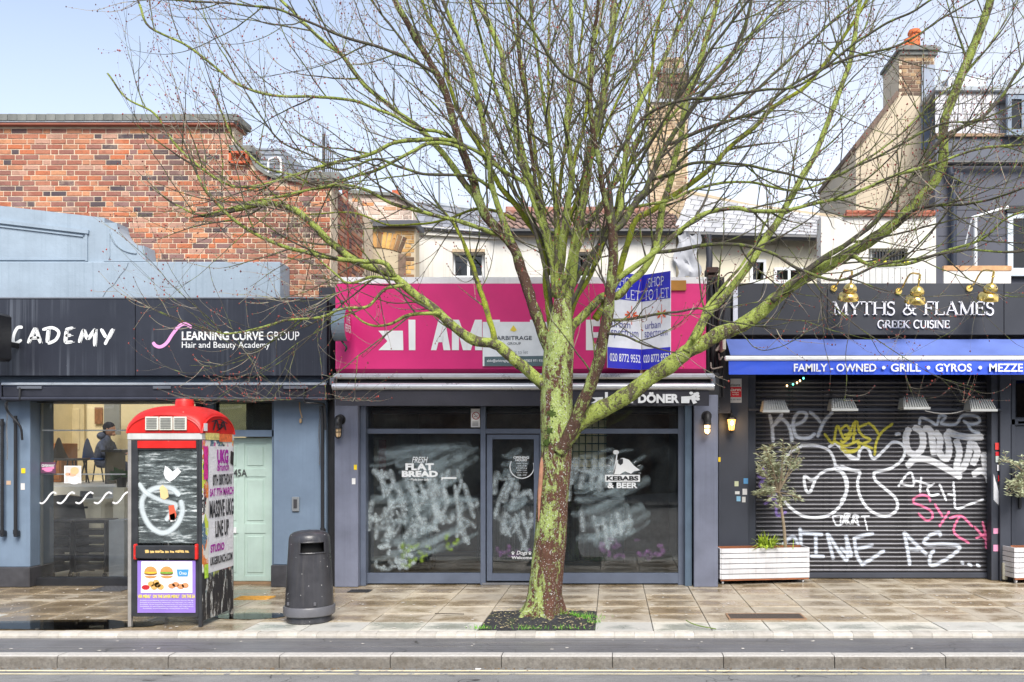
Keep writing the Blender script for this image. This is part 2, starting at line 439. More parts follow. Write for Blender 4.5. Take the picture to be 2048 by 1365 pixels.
# ================================================================== the ground
m_ground = M('ground_soil', (.12, .11, .1), .9)
MB().box(-300, 300, -300, 300, -.62, -.6).build('ground', m_ground, kind='structure')

def asphalt(name, c0, c1, rough, wet):
    t = NT(name); co = t.co()
    g = t.noise(co, 260, 2, .7); b = t.noise(co, 1.3, 5, .6); vo = t.new('TexVoronoi'); vo.inputs['Scale'].default_value = 95; t.to(co, vo.inputs['Vector'])
    c = t.mix(t.rng(g, .3, .7), c0, c1); c = t.mix(t.rng(b, .35, .7, 0, .45), c, tuple(k * .62 for k in c0))
    sp = t.math('GREATER_THAN', t.noise(co, 120, 1), .7); c = t.mix(t.math('MULTIPLY', sp, .5), c, (.5, .49, .46))
    ck = t.new('TexVoronoi', feature='DISTANCE_TO_EDGE'); ck.inputs['Scale'].default_value = .9; wp = t.new('VectorMath', operation='ADD'); nn = t.new('TexNoise'); nn.inputs['Scale'].default_value = 3; t.to(co, nn.inputs['Vector']); t.to(co, wp.inputs[0]); t.to(nn.outputs['Color'], wp.inputs[1]); t.to(wp.outputs[0], ck.inputs['Vector'])
    c = t.mix(t.math('MULTIPLY', t.rng(ck.outputs['Distance'], .012, .003), t.rng(b, .45, .6)), c, (.02, .02, .02)); c = t.mix(t.rng(t.noise(t.co((.5, 2.5, 1)), 2.2, 5, .7), .52, .62, 0, .35), c, (.09, .085, .08))
    st = t.noise(t.co((.25, 7, 1)), 1.2, 4, .6)
    r = t.math('SUBTRACT', rough, t.math('MULTIPLY', t.rng(st, .4, .65), wet))
    h = t.math('ADD', t.math('MULTIPLY', vo.outputs['Distance'], .7), g)
    return t.done(t.bsdf(c, r, 0, t.bump(h, .55, .006), .5))
m_road = asphalt('road_asphalt', (.13, .13, .128), (.33, .33, .32), .8, .25)
m_lane = asphalt('lane_asphalt', (.085, .085, .09), (.21, .21, .22), .58, .36)
ZR, ZL = -.16, -.05
def sheet(name, x0, x1, y0, y1, z, mat, **k): return MB().box(x0, x1, y0, y1, z - .12, z).build(name, mat, **k)
road = sheet('road', -60, 60, -6.5, 7.97, ZR, m_road, kind='structure')
m_line = M('road_paint', S(226, 214, 178), .6, var=.12, scale=14, wear=((.3, .3, .3), .56))
for y, w in ((7.865, .045), (7.75, .03)):
    mb = MB(); n = 160; v = []
    for i in range(n + 1):
        x = -20 + 40 * i / n
        v += [(x, y - w / 2 + rnd(-.004, .004), ZR + .004), (x, y + w / 2 + rnd(-.004, .004), ZR + .004)]
    mb.add(v, [(2*i, 2*i+1, 2*i+3, 2*i+2) for i in range(n)]); mb.build('yellow_line', m_line, road)
lane = sheet('cycle_lane', -60, 60, 8.1, 8.74, ZL, m_lane, kind='structure')

def stone(name, base, pale, dark, scale=9., rough=.75, rand=.16, fine=160):
    t = NT(name); co = t.co(); oi = t.new('ObjectInfo').outputs['Random']
    off = t.new('VectorMath', operation='ADD'); t.to(co, off.inputs[0]); cb = t.new('CombineXYZ'); t.to(t.math('MULTIPLY', oi, 57.), cb.inputs[0]); t.to(cb.outputs[0], off.inputs[1])
    n1 = t.noise(off.outputs[0], scale, 6, .65); n2 = t.noise(co, fine, 3, .7)
    c = t.mix(t.rng(n1, .35, .68), base, pale); c = t.mix(t.rng(n2, .5, .75, 0, .5), c, dark)
    c = t.mix(1., c, t.ramp(oi, [(0, (1 - rand,) * 3), (1, (1 + rand,) * 3)]), 'MULTIPLY')
    return t.done(t.bsdf(c, rough, 0, t.bump(t.math('ADD', n1, n2), .4, .006)))
t = NT('granite_kerb'); co = t.co(); n1 = t.noise(t.new('NewGeometry').outputs['Position'], 5, 6, .7); n2 = t.noise(co, 170, 3, .7); n3 = t.noise(co, 30, 4, .7)
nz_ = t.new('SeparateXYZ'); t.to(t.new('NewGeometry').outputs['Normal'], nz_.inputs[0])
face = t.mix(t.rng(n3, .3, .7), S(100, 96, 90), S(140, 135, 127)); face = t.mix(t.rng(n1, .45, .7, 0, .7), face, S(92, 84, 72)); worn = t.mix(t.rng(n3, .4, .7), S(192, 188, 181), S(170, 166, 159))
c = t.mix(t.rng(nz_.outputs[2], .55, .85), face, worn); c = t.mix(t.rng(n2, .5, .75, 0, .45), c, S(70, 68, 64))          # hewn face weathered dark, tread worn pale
m_kerb = t.done(t.bsdf(c, .8, 0, t.bump(t.math('ADD', n3, n2), .6, .008)))
kerb = structure('kerb', (0, 8, ZR))
def kerb_mesh(L):
    g = .004; mb = MB(); prof = [(-.02, -.1), (-.014, .088), (-.006, .104), (.01, .112), (.125, .112), (.125, -.1)]
    mb.sidex([(y, z) for y, z in prof], -L / 2 + g, L / 2 - g); return mesh_of('kerb_stone', mb, m_kerb)
km = kerb_mesh(1.02); x0 = X(387 / 2.926 + 650, 8.0)
for i in range(-10, 10): piece('kerb_stone', km, kerb, (x0 + .51 + 1.02 * i, 7.985 + rnd(-.003, .003), ZR + rnd(-.002, .002)))
MB().box(-12, 12, 7.99, 8.09, ZR - .1, ZL - .004).build('kerb_bed', M('joint_dark', (.06, .055, .05), .9), kerb)
m_sett = stone('edging_stone', S(172, 166, 155), S(194, 189, 180), S(138, 132, 120), 12)
edging = structure('edging', (0, 8.78, 0))
mb = MB(); mb.sidex([(-.045, -.12), (-.045, -.03), (-.035, -.008), (.0, .0), (.075, .0), (.075, -.12)], -.099, .099)
sm = mesh_of('edging_block', mb, m_sett)
x0 = X(1003 / 2.926 + 650, 8.8)
for i in range(-34, 30): piece('edging_block', sm, edging, (x0 + .1 + .2 * i, 8.775 + rnd(-.002, .002), rnd(-.002, .002)), (0, 0, R(rnd(-.5, .5))))
MB().box(-12, 12, 8.705, 8.845, -.2, -.06).build('edging_bed', M('joint_dark', (.06, .055, .05), .9), edging)

# paving slabs, 600 x 450, damp with drier edges
def slab_mat(name, base, pale, deep, dry):
    t = NT(name); lo = t.co(); oi = t.new('ObjectInfo').outputs['Random']; pos = t.new('NewGeometry').outputs['Position']
    sep = t.new('SeparateXYZ'); t.to(lo, sep.inputs[0])
    ex = t.math('SUBTRACT', .3, t.math('ABSOLUTE', sep.outputs[0])); ey = t.math('SUBTRACT', .225, t.math('ABSOLUTE', sep.outputs[1]))
    e = t.math('MINIMUM', t.math('MULTIPLY', ex, .8), ey)
    wob = t.noise(pos, 5., 5, .7); mp = t.new('Mapping'); mp.inputs['Scale'].default_value = (.35, 1.6, 1); t.to(pos, mp.inputs[0]); big = t.noise(mp.outputs[0], 1.1, 3, .6)
    damp = t.math('ADD', t.math('ADD', t.math('MULTIPLY', e, 3.2), t.math('MULTIPLY', t.math('SUBTRACT', wob, .5), 1.5)), t.math('MULTIPLY', t.math('SUBTRACT', big, .5), 1.7))
    damp = t.math('ADD', damp, t.math('MULTIPLY', t.math('SUBTRACT', oi, .5), .35))
    px = t.new('SeparateXYZ'); t.to(pos, px.inputs[0])
    damp = t.math('ADD', damp, t.rng(px.outputs[0], -3.0, -5.2, 0, .4))       # this end of the pavement drains badly
    f = t.rng(damp, dry, dry + .42)
    fine = t.noise(pos, 130, 3, .7); mid = t.noise(pos, 22, 4, .6)
    c = t.mix(f, pale, base); c = t.mix(t.rng(damp, dry + .5, dry + 1.1), c, deep)
    c = t.mix(t.rng(fine, .45, .75, 0, .3), c, deep); c = t.mix(t.rng(mid, .5, .75, 0, .3), c, tuple(k * .7 for k in base))
    c = t.mix(1., c, t.ramp(oi, [(0, (.84, .84, .86)), (.5, (1, 1, 1)), (1, (1.08, 1.05, 1.0))]), 'MULTIPLY')
    r = t.math('MAXIMUM', t.rng(damp, dry - .1, dry + .6, .55, .15), .15)
    h = t.math('MULTIPLY', t.math('ADD', fine, t.math('MULTIPLY', mid, 1.2)), t.rng(damp, dry + .2, dry + .9, 1., .25))
    return t.done(t.bsdf(c, r, 0, t.bump(h, .35, .004), .5))
m_slab = slab_mat('paving_tan', S(152, 136, 110), S(186, 176, 157), S(118, 103, 82), .0)
m_slabg = slab_mat('paving_grey', S(160, 162, 152), S(200, 198, 188), S(134, 134, 124), .2)
pavement = structure('pavement', (0, 8.85, 0))
MB().box(-60, 60, 8.85, 12.9, -.2, -.014).build('slab_bed', M('joint_dark', (.06, .055, .05), .9), pavement)
def slab_mesh(w, d, mat):
    mb = MB(); mb.box(-w / 2 + .004, w / 2 - .004, -d / 2 + .004, d / 2 - .004, -.05, 0, .004); return mesh_of('paving_slab', mb, mat)
s_tan, s_grey, s_half = slab_mesh(.6, .45, m_slab), slab_mesh(.6, .45, m_slabg), slab_mesh(.6, .22, m_slab)
JX = -.176
def nslab(me, cx, cy): piece('paving_slab', me, pavement, (cx, cy, rnd(-.0025, .0015)), (R(rnd(-.35, .35)), R(rnd(-.3, .3)), 0))
for r_ in range(8):
    cy = 8.85 + .45 * r_ + .225; far = cy + .25
    for c_ in range(-16, 12):
        cx = JX + .6 * c_ + .3
        if cx + .3 < X(0, far) - .2 or cx - .3 > X(2048, far) + .2: continue
        if c_ in (-2, -1) and r_ < 2: continue
        if c_ in (-2, -1) and r_ == 2: nslab(s_half, cx, 10.09); continue
        if r_ == 7 and cx < 1.3: continue
        g = r_ == 0 and cx > -3.9 or (r_ == 1 and random.random() < .12)
        nslab(s_grey if g else s_tan, cx, cy)

# tree pit
t = NT('pit_gravel'); co = t.co(); vo = t.new('TexVoronoi'); vo.inputs['Scale'].default_value = 60; t.to(co, vo.inputs['Vector'])
n2 = t.noise(co, 40, 4); n3 = t.noise(co, 5, 4)
c = t.mix(t.rng(n2, .3, .7), (.012, .012, .014), (.05, .05, .052)); c = t.mix(t.rng(n3, .56, .7, 0, .8), c, (.05, .07, .02))
m_pit = t.done(t.bsdf(c, .85, 0, t.bump(vo.outputs['Distance'], .9, .015)))
mb = MB(); nx, ny = 40, 36; v = []; f = []
for j in range(ny + 1):
    for i in range(nx + 1):
        x = -1.372 + 1.192 * i / nx; y = 8.855 + 1.12 * j / ny
        ed = min(i, nx - i, j, ny - j); d = math.hypot(x + .765, y - 9.56)
        z = -.012 + min(ed, 3) * .005 + .07 * math.exp(-(d / .33) ** 2) + noise.noise(Vector((x * 9, y * 9, 0))) * .012 + rnd(-.004, .004)
        v.append((x, y, z))
for j in range(ny):
    for i in range(nx): k = j * (nx + 1) + i; f.append((k, k + 1, k + nx + 2, k + nx + 1))
pit = mb.add(v, f).build('tree_pit', m_pit, label='square of dark gravel round the foot of the tree', cat='tree pit')
mb = MB(); mb2 = MB()
for i in range(420):
    x = rnd(-1.36, -.19); y = rnd(8.87, 9.96); s = rnd(.004, .012); a = rnd(0, 6.28)
    d = math.hypot(x + .765, y - 9.56)
    if d < .24: continue
    z = .022 + .07 * math.exp(-(d / .33) ** 2)
    q = [(x + s * math.cos(a + k * 1.57) * (1.6 if k % 2 else .8), y + s * math.sin(a + k * 1.57), z + rnd(0, .004)) for k in range(4)]
    mb.add(q, [(0, 1, 2, 3)])
mb.build('fallen_flecks', M('pale_fleck', S(206, 190, 140), .8, var=.3, scale=30), label='pale yellow flecks scattered over the gravel round the tree', cat='leaf litter', kind='stuff')
for cxp, cyp, n_, w_ in ((-.42, 9.5, 150, .16), (-.27, 9.42, 60, .07), (-1.33, 8.9, 60, .05), (-.85, 8.88, 40, .08), (-.45, 8.89, 60, .12), (-.2, 9.2, 50, .05)):
    for i in range(n_):
        x = cxp + random.gauss(0, w_); y = cyp + random.gauss(0, .03); z = .022 + .07 * math.exp(-((math.hypot(x + .765, y - 9.56)) / .33) ** 2) - .01; h = rnd(.015, .05); a = rnd(0, 3.14)
        dx, dy = math.cos(a) * .004, math.sin(a) * .004; lx, ly = rnd(-.03, .03), rnd(-.03, .03)
        mb2.add([(x - dx, y - dy, z), (x + dx, y + dy, z), (x + lx, y + ly, z + h)], [(0, 1, 2)])
mb2.build('grass', M('fresh_grass', S(120, 190, 50, .7), .6, var=.3, scale=20), label='fresh green grass tufts at the edge of the tree pit', cat='grass', kind='stuff')

# puddle
mb = MB(); pts = []
for k in range(60):
    a = 2 * math.pi * k / 60; r = 1 + .22 * noise.noise(Vector((math.cos(a) * 2.1, math.sin(a) * 2.1, 3)))
    pts.append((-5.8 + 1.0 * r * math.cos(a), 9.14 + .26 * r * math.sin(a)))
t = NT('puddle_water'); tr = t.new('BsdfTransparent'); tr.inputs[0].default_value = (.7, .67, .6, 1)
gl = t.new('BsdfGlossy'); gl.inputs['Roughness'].default_value = .015; fr = t.new('Fresnel'); fr.inputs[0].default_value = 1.4
t.to(t.bump(t.noise(t.co(), 6, 2), .03, .01), gl.inputs['Normal'])
ms = t.new('MixShader'); t.to(fr.outputs[0], ms.inputs[0]); t.to(tr.outputs[0], ms.inputs[1]); t.to(gl.outputs[0], ms.inputs[2])
m_water = t.done(ms.outputs[0])
mb.slab(pts, .001, .0065).build('puddle', m_water, kind='structure')
mb = MB()
pts = [(-4.0 + (.4 * (1 + .3 * noise.noise(Vector((math.cos(2*math.pi*k/40)*2, math.sin(2*math.pi*k/40)*2, 8))))) * math.cos(2*math.pi*k/40), 9.62 + .2 * math.sin(2*math.pi*k/40) * (1 + .3 * noise.noise(Vector((math.cos(2*math.pi*k/40)*2, 1, math.sin(2*math.pi*k/40)*2))))) for k in range(40)]
mb.slab(pts, .001, .005).build('puddle', m_water, kind='structure')

# chewing gum, flecks and leaf scraps on the paving and the lane
mb = MB()
for i in range(330):
    y = rnd(8.9, 11.7); x = rnd(X(0, y), X(2048, y)); s = rnd(.006, .02); z = .0055
    if -1.38 < x < -.17 and y < 10: continue
    if random.random() < .14: y = rnd(8.15, 8.68); z = ZL + .004
    n = 7; mb.add([(x + s * rnd(.6, 1.3) * math.cos(6.28 * k / n), y + s * rnd(.6, 1.3) * math.sin(6.28 * k / n), z) for k in range(n)], [tuple(range(n))])
mb.build('gum_spots', M('gum', S(216, 210, 200), .7, var=.15), label='pale gum spots and litter flecks trodden into the paving', cat='litter', kind='stuff')

# covers and grates let into the paving
m_iron = M('cover_iron', S(92, 84, 78), .55, .4, bump=.4, bscale=70)
def cover(label, px0, px1, py0, py1, mat, ribs, name='inspection_cover', frame=None):
    y0, y1 = F * H / (py1 - CY), F * H / (py0 - CY); xm = (y0 + y1) / 2; x0, x1 = X(px0, xm), X(px1, xm)
    o = thing(name, label, 'cover', ((x0 + x1) / 2, xm, 0))
    MB().box(x0, x1, y0, y1, -.02, .006).build('plate', mat, o)
    g = MB()
    for (a, b, c, d) in ((x0 - .02, x1 + .02, y0 - .02, y0), (x0 - .02, x1 + .02, y1, y1 + .02), (x0 - .02, x0, y0, y1), (x1, x1 + .02, y0, y1)): g.box(a, b, c, d, -.02, .009)
    g.build('rim', frame or mat, o)
    g = MB(); n = ribs
    for i in range(n):
        for j in range(4):
            cx, cy = x0 + (x1 - x0) * (i + .5) / n, y0 + (y1 - y0) * (j + .5) / 4
            g.box(cx - (x1 - x0) / n * .32, cx + (x1 - x0) / n * .32, cy - (y1 - y0) / 4 * .28, cy + (y1 - y0) / 4 * .28, .006, .010)
    g.build('tread', mat, o, kind='stuff')
cover('long rusty iron cover let into the paving before the graffitied shutter', 1458, 1604, 1229, 1239, m_iron, 22, frame=M('cover_brown', S(150, 118, 92), .7))
cover('yellow ribbed cover let into the paving before the mint door', 478, 541, 1194, 1199, M('cover_yellow', S(205, 152, 60), .6, var=.25, scale=30), 8)
cover('small black cover in the paving before the pink shop window', 702, 738, 1181, 1185, M('cover_black', (.03, .03, .032), .5), 6)
cover('dark metal cover in the paving before the academy window', 196, 256, 1174, 1183, M('cover_dark', (.07, .07, .075), .5), 6)
def twig(label, pts, r, mat, cat='twig'):
    p = [Vector((X(a, F * H / (b - CY)), F * H / (b - CY), .014 + dz)) for a, b, dz in pts]
    MB().tube(catmull(p, 5), r, 5).build('fallen_twig', mat, label=label, cat=cat)
twig('green fallen twig lying on the kerb edging', [(1372, 1247, .02), (1380, 1254, .03), (1400, 1257, .01), (1432, 1261, .0)], .006, M('moss_twig', S(110, 130, 60), .8))
twig('dark fallen twig lying on the paving beside the tree pit', [(870, 1230, 0), (890, 1232, .01), (928, 1231, 0)], .005, M('dark_twig', (.05, .035, .025), .8))
MB().box(X(951, 7.93), X(963, 7.93), 7.9, 7.925, ZR + .002, ZR + .012, .003).build('cigarette_end', M('paper_white', (.75, .73, .7), .7), label='white cigarette end in the gutter below the tree', cat='litter')

mb = MB()
for i in range(900):
    x = rnd(X(0, 8) - .2, X(2048, 8) + .2); y = 7.955 - abs(random.gauss(0, .035)); q = rnd(.003, .009); a = rnd(0, 6.28)
    mb.add([(x + q * rnd(.6, 1.8) * math.cos(a + k * 1.57), y + q * math.sin(a + k * 1.57), ZR + .004 + rnd(0, .006)) for k in range(4)], [(0, 1, 2, 3)])
mb.build('gutter_grit', M('grit_brown', S(120, 98, 70), .9, var=.5, scale=40), label='brown grit and leaf crumbs lying along the gutter', cat='grit', kind='stuff')
# ================================================================== brickwork
def brick_mat(name, stops, dark, island=False, mortar=False):
    t = NT(name); pos = t.new('NewGeometry')
    rn = pos.outputs['Random Per Island'] if island else t.new('ObjectInfo').outputs['Random']
    c = t.ramp(rn, stops, 'CONSTANT'); p = pos.outputs['Position']
    n1 = t.noise(p, 18, 5, .7); n2 = t.noise(p, 90, 3, .7); n3 = t.noise(p, 2.2, 4, .6)
    c = t.mix(t.rng(n1, .5, .76, 0, .55), c, dark); c = t.mix(t.rng(n2, .5, .8, 0, .35), c, tuple(k * .4 for k in dark))
    c = t.mix(t.rng(n3, .35, .7, 0, .25), c, (.3, .2, .15)); n4 = t.noise(p, .9, 6, .68); c = t.mix(t.rng(n4, .5, .68, 0, .55), c, S(70, 58, 54)); n5 = t.noise(p, 2.8, 5, .7); c = t.mix(t.rng(n5, .58, .72, 0, .35), c, S(216, 190, 166))
    return t.done(t.bsdf(c, .85, 0, t.bump(t.math('ADD', n1, n2), .6, .008), .3))
RED = [(0, S(178, 116, 92)), (.14, S(160, 98, 80)), (.28, S(192, 130, 98)), (.40, S(152, 102, 90)), (.52, S(192, 112, 76)), (.62, S(140, 108, 104)), (.72, S(190, 146, 126)), (.80, S(104, 82, 82)), (.87, S(206, 144, 106)), (.94, S(80, 72, 78))]
m_brick, m_brick_i = brick_mat('red_brick', RED, S(84, 54, 48)), brick_mat('red_brick_joined', RED, S(96, 62, 54), True)
YEL = [(0, S(222, 176, 108)), (.2, S(196, 150, 92)), (.4, S(232, 196, 136)), (.55, S(150, 116, 80)), (.68, S(208, 160, 96)), (.8, S(96, 78, 62)), (.9, S(238, 190, 110))]
m_yel, m_yel_i = brick_mat('yellow_brick', YEL, S(120, 88, 58)), brick_mat('yellow_brick_joined', YEL, S(120, 88, 58), True)
m_mortar = M('mortar', S(208, 190, 166), .92, var=.18, scale=7, bump=.4)
_bm = {}
def brickwork(wall, inside, x0, x1, z0, z1, Y, mat, mat_i, limit=300, course=.075, length=.225, side=None, prefer=None):
    """bricks laid in mixed bond against a mortar face; the first (largest in view) ones are pieces of their own, the rest one joined piece"""
    J = .013; L, Hd = length - J, length / 2 - J; bh = course - J; spots = []
    rows = int((z1 - z0) / course)
    for r in range(rows):
        z = z0 + course * (r + .5); x = x0 + (0 if r % 2 else -length / 4) ; k = r % 3
        while x < x1:
            full = (k % 3 != 0) if r % 2 else (k % 4 != 1); k += 1
            w = L if full else Hd
            if inside(x, z) and inside(x + w, z) and inside(x, z + bh * .4) and inside(x + w, z + bh * .4): spots.append((x + w / 2, z, w))
            elif full and inside(x, z) and inside(x + Hd, z): spots.append((x + Hd / 2, z, Hd))
            elif full and inside(x + w - Hd, z) and inside(x + w, z): spots.append((x + w - Hd / 2, z, Hd))
            else:
                ww = 0
                while ww < w and inside(x + ww + .02, z): ww += .02
                if inside(x, z) and ww >= .04: spots.append((x + ww / 2, z, ww))
            x += w + J
    if prefer: spots.sort(key=prefer)
    def mesh(w):
        key = (round(w, 4), mat.name, bh)
        if key not in _bm: _bm[key] = mesh_of('brick', MB().box(-w / 2, w / 2, -.007, .06, -bh / 2, bh / 2, .003), mat)
        return _bm[key]
    for x, z, w in spots[:limit]: piece('brick', mesh(w), wall, (x, Y + rnd(-.003, .003), z), (0, R(rnd(-.4, .4)), R(rnd(-.5, .5))))
    if len(spots) > limit:
        mb = MB()
        for x, z, w in spots[limit:]:
            d = rnd(-.003, .003); mb.box(x - w / 2, x + w / 2, Y - .007 + d, Y + .03, z - bh / 2, z + bh / 2, .003)
        mb.build('brick', mat_i, wall, kind='stuff', recalc=False)

# ================================================================== the academy: brick upper wall, pale blue render, dark fascia
YB, YR, YP = 12.4, 12.12, 11.65        # brick face, render face, pilaster face
ac = thing('brick_shop', 'red brick shop with pale blue render and dark academy fascia', 'building', (-6, 12, 0))
m_blue = M('blue_render', S(148, 163, 176), .7, var=.1, scale=2.5, bump=.5, bscale=22, streak=(S(118, 134, 146), .5), wear=(S(170, 182, 190), .72))
m_pil = M('blue_grey_paint', S(114, 132, 152), .6, var=.14, scale=2.2, bump=.12, wear=(S(150, 160, 172), .74), streak=(S(84, 96, 112), .35))
m_plinth = M('black_plinth', S(62, 62, 66), .6, var=.3, scale=6, wear=(S(120, 118, 116), .7))
m_black = M('black_metal', (.016, .017, .02), .45, var=.2)
m_dark = M('dark_frame', S(44, 46, 54), .5, var=.2)
m_lead = M('lead', S(150, 156, 162), .55, .2, var=.15)
m_concrete = M('coping_stone', S(120, 122, 118), .9, var=.25, scale=7, bump=.5, rand=.18, wear=(S(84, 96, 62), .66))
zt = Z(254, YB); z_lo = 3.6; xr = X(662, YB)
prof = [(X(-80, YB), z_lo), (xr, z_lo), (xr, Z(366, YB)), (X(590, YB), Z(366, YB)), (X(545, YB), Z(356, YB)), (X(515, YB), Z(336, YB)), (X(500, YB), Z(312, YB)), (X(468, YB), Z(312, YB)), (X(468, YB), zt), (X(-80, YB), zt)]
bw = MB().prism(prof, YB, YB + .3).build('brick_wall', m_mortar, ac)
def in_wall(x, z):
    if x < X(-60, YB) or x > xr + .001 or z > zt or z < z_lo: return False
    if x > X(590, YB): return z < Z(366, YB)
    if x > X(500, YB):
        t_ = (x - X(500, YB)) / (X(590, YB) - X(500, YB)); return z < Z(312, YB) + (Z(366, YB) - Z(312, YB)) * (1 - (1 - t_) ** 2.2)
    if x > X(468, YB): return z < Z(312, YB)
    return True
brickwork(bw, in_wall, X(-55, YB), xr, z_lo, zt, YB, m_brick, m_brick_i, 300, .0745, .225, prefer=lambda s_: -s_[1] + (9 if s_[0] > X(480, YB) or s_[0] < X(0, YB) - .05 else 0))
# return wall facing the gap, seen at a slant: courses of real bricks
bs = MB().box(xr - .25, xr - .012, YB + .3, YB + 2.2, z_lo, Z(366, YB)).build('return_wall', m_mortar, ac)
rm = {w: mesh_of('brick', MB().box(-.04, .006, -w / 2, w / 2, -.0325, .0325, .004), m_brick) for w in (.215, .1025)}
k = 0
for r in range(int((Z(366, YB) - z_lo) / .0745)):
    y = YB + .32; z = z_lo + .0745 * (r + .5)
    while y < YB + 1.5:
        w = .215 if (r % 2) else .1025
        if z > 3.95: piece('brick', rm[w], bs, (xr - .004, y + w / 2, z + 0), (0, 0, R(rnd(-.6, .6))))
        y += w + .01
# copings
cp = MB().box(X(-80, YB), X(472, YB), YB - .09, YB + .36, zt, zt + .03).build('tile_creasing', M('creasing_tile', S(150, 92, 74), .8), ac)
cp2 = MB().box(X(-80, YB), X(474, YB), YB - .1, YB + .37, zt + .03, zt + .045).build('lead_flashing', m_lead, ac)
cm = mesh_of('coping_stone', MB().box(-.0655, .0655, -.11, .36, 0, .1, .006), m_concrete)
x = X(-70, YB)
while x < X(466, YB):
    piece('coping_stone', cm, cp2, (x + .067, YB, zt + .046 + rnd(-.003, .003)), (0, 0, R(rnd(-.6, .6)))); x += .136
lc = MB().box(X(588, YB), xr + .12, YB - .07, YB + .36, Z(366, YB), Z(366, YB) + .03).build('lower_coping', m_concrete, ac)
x = X(588, YB)
while x < xr + .08:
    piece('coping_stone', cm, lc, (x + .067, YB + .02, Z(366, YB) + .031)); x += .136
mb = MB(); sw = catmull([(X(500, YB), 0, Z(312, YB)), (X(515, YB), 0, Z(338, YB)), (X(545, YB), 0, Z(357, YB)), (X(590, YB), 0, Z(364, YB))], 6)
for a, b in zip(sw[:-1], sw[1:]):
    mb.add([(a.x, YB - .05, a.z), (b.x, YB - .05, b.z), (b.x, YB - .05, b.z + .05), (a.x, YB - .05, a.z + .05), (a.x, YB + .33, a.z), (b.x, YB + .33, b.z), (b.x, YB + .33, b.z + .05), (a.x, YB + .33, a.z + .05)],
           [(0, 1, 2, 3), (3, 2, 6, 7), (0, 4, 5, 1)])
mb.build('swept_coping', m_concrete, ac)
m_terra = M('terracotta', S(196, 98, 60), .8, var=.2, bump=.3)
mb = MB(); xa, xb, za, zb = X(462, YB), X(500, YB), Z(330, YB), Z(306, YB)
for q in ((xa, xb, zb - .03, zb), (xa, xb, za, za + .02), (xa, xa + .03, za, zb), (xb - .03, xb, za, zb)): mb.box(q[0], q[1], YB - .08, YB + .1, q[2], q[3])
mb.build('air_brick_frame', m_terra, ac); MB().box(xa - .02, xb + .04, YB - .04, YB + .3, zb, zb + .1, .01).build('coping_stone', m_concrete, ac)
MB().tube([W(690, 372, 13.2), W(693, 520, 13.2), W(690, 620, 13.2)], .045, 10).build('drain_pipe', M('rust_pipe', S(140, 70, 50), .7), ac, smooth=True)

# blue rendered parapet with its sloping panel and scroll
def RP(l): return [(X(a, YR), Z(b, YR)) for a, b in l]
par = MB().prism(RP([(-80, 525), (-80, 402), (0, 412), (209, 436), (209, 525)]), YR, YB - .02)
par.build('render_gable', m_blue, ac)
def mould(name, pts, w=.03, d=.02, Y=YR):
    mb = MB(); p = [Vector((X(a, Y), 0, Z(b, Y))) for a, b in pts]
    for a, b in zip(p[:-1], p[1:]):
        t_ = (b - a).normalized(); n = Vector((-t_.z, 0, t_.x)) * w / 2; a2, b2 = a - t_ * w * .45, b + t_ * w * .45
        q = [a2 - n, b2 - n, b2 + n, a2 + n]; mb.prism([(e.x, e.z) for e in q], Y - d - rnd(0, .002), Y + .01)
    mb.build(name, m_blue, ac)
mould('panel_moulding', [(-60, 437), (176, 465)], .05, .035); mould('panel_moulding', [(-60, 446), (166, 473)], .02, .02)
mould('panel_moulding', [(174, 466), (174, 521)], .03, .018); mould('panel_moulding', [(-60, 519), (174, 519)], .03, .018)
arc = [(238 + 54 - 54 * math.cos(R(a)), 447 + 46 * math.sin(R(a))) for a in range(0, 91, 10)]
MB().prism(RP([(209.5, 524), (209.5, 447), (236, 447)] + [(a - 2, b) for a, b in arc] + [(294, 524)]), YR - .03, YB - .02).build('render_scroll', m_blue, ac)
arc2 = [(224 + 54 - 54 * math.cos(R(a)), 462 + 46 * math.sin(R(a))) for a in range(6, 88, 9)]
mould('scroll_moulding', arc2, .016, .045); mould('scroll_moulding', [(222, 460), (222, 516)], .014, .045)
MB().box(X(-80, YR - .1), X(560, YR - .1), YR - .1, YB - .015, Z(600, YR - .1) - .1, Z(524, YR - .1), .008).build('render_band', m_blue, ac)
mb = MB(); ribbon(mb, [(205, 596), (215, 580), (228, 570), (240, 552), (252, 538), (257, 526)], 1.6, on_plane(YR - .1, .004)); mb.build('crack', PAINT('crack_line', (.05, .06, .07), .9, .4), ac)

# shopfront shell
FA = 11.48
MB().box(X(-80, FA), X(655, FA), FA + .1, YB, Z(752, FA), Z(600, FA) - .02).build('fascia_backing', m_dark, ac)
MB().box(X(-80, YP), X(657, YP), YP - .02, YB, Z(766, YP), Z(750, YP), .004).build('lintel_band', m_pil, ac)
MB().box(X(-80, YP), X(660, YP), YP + .02, YB, Z(803, YP), Z(766, YP) - .004).build('lintel', m_black, ac)
zl = Z(800, YP)
pl = MB().box(X(-80, YP), X(60, YP), YP, YP + .5, .27, zl, .006).build('pilaster', m_pil, ac)
MB().box(X(-80, YP), X(60, YP) + .01, YP - .03, YP + .5, 0, .268, .01).build('plinth', m_plinth, ac)
pr = MB().box(X(547, YP), X(652, YP), YP, YP + .5, .30, zl, .006).build('pilaster', m_pil, ac)
MB().box(X(543, YP), X(653, YP), YP - .03, YP + .5, 0, .298, .01).build('plinth', m_plinth, ac)
MB().box(X(653, YP) + .002, X(668, YP) + .1, YP + .06, YP + .5, 0, zl, .004).build('joint_strip', m_black, ac)
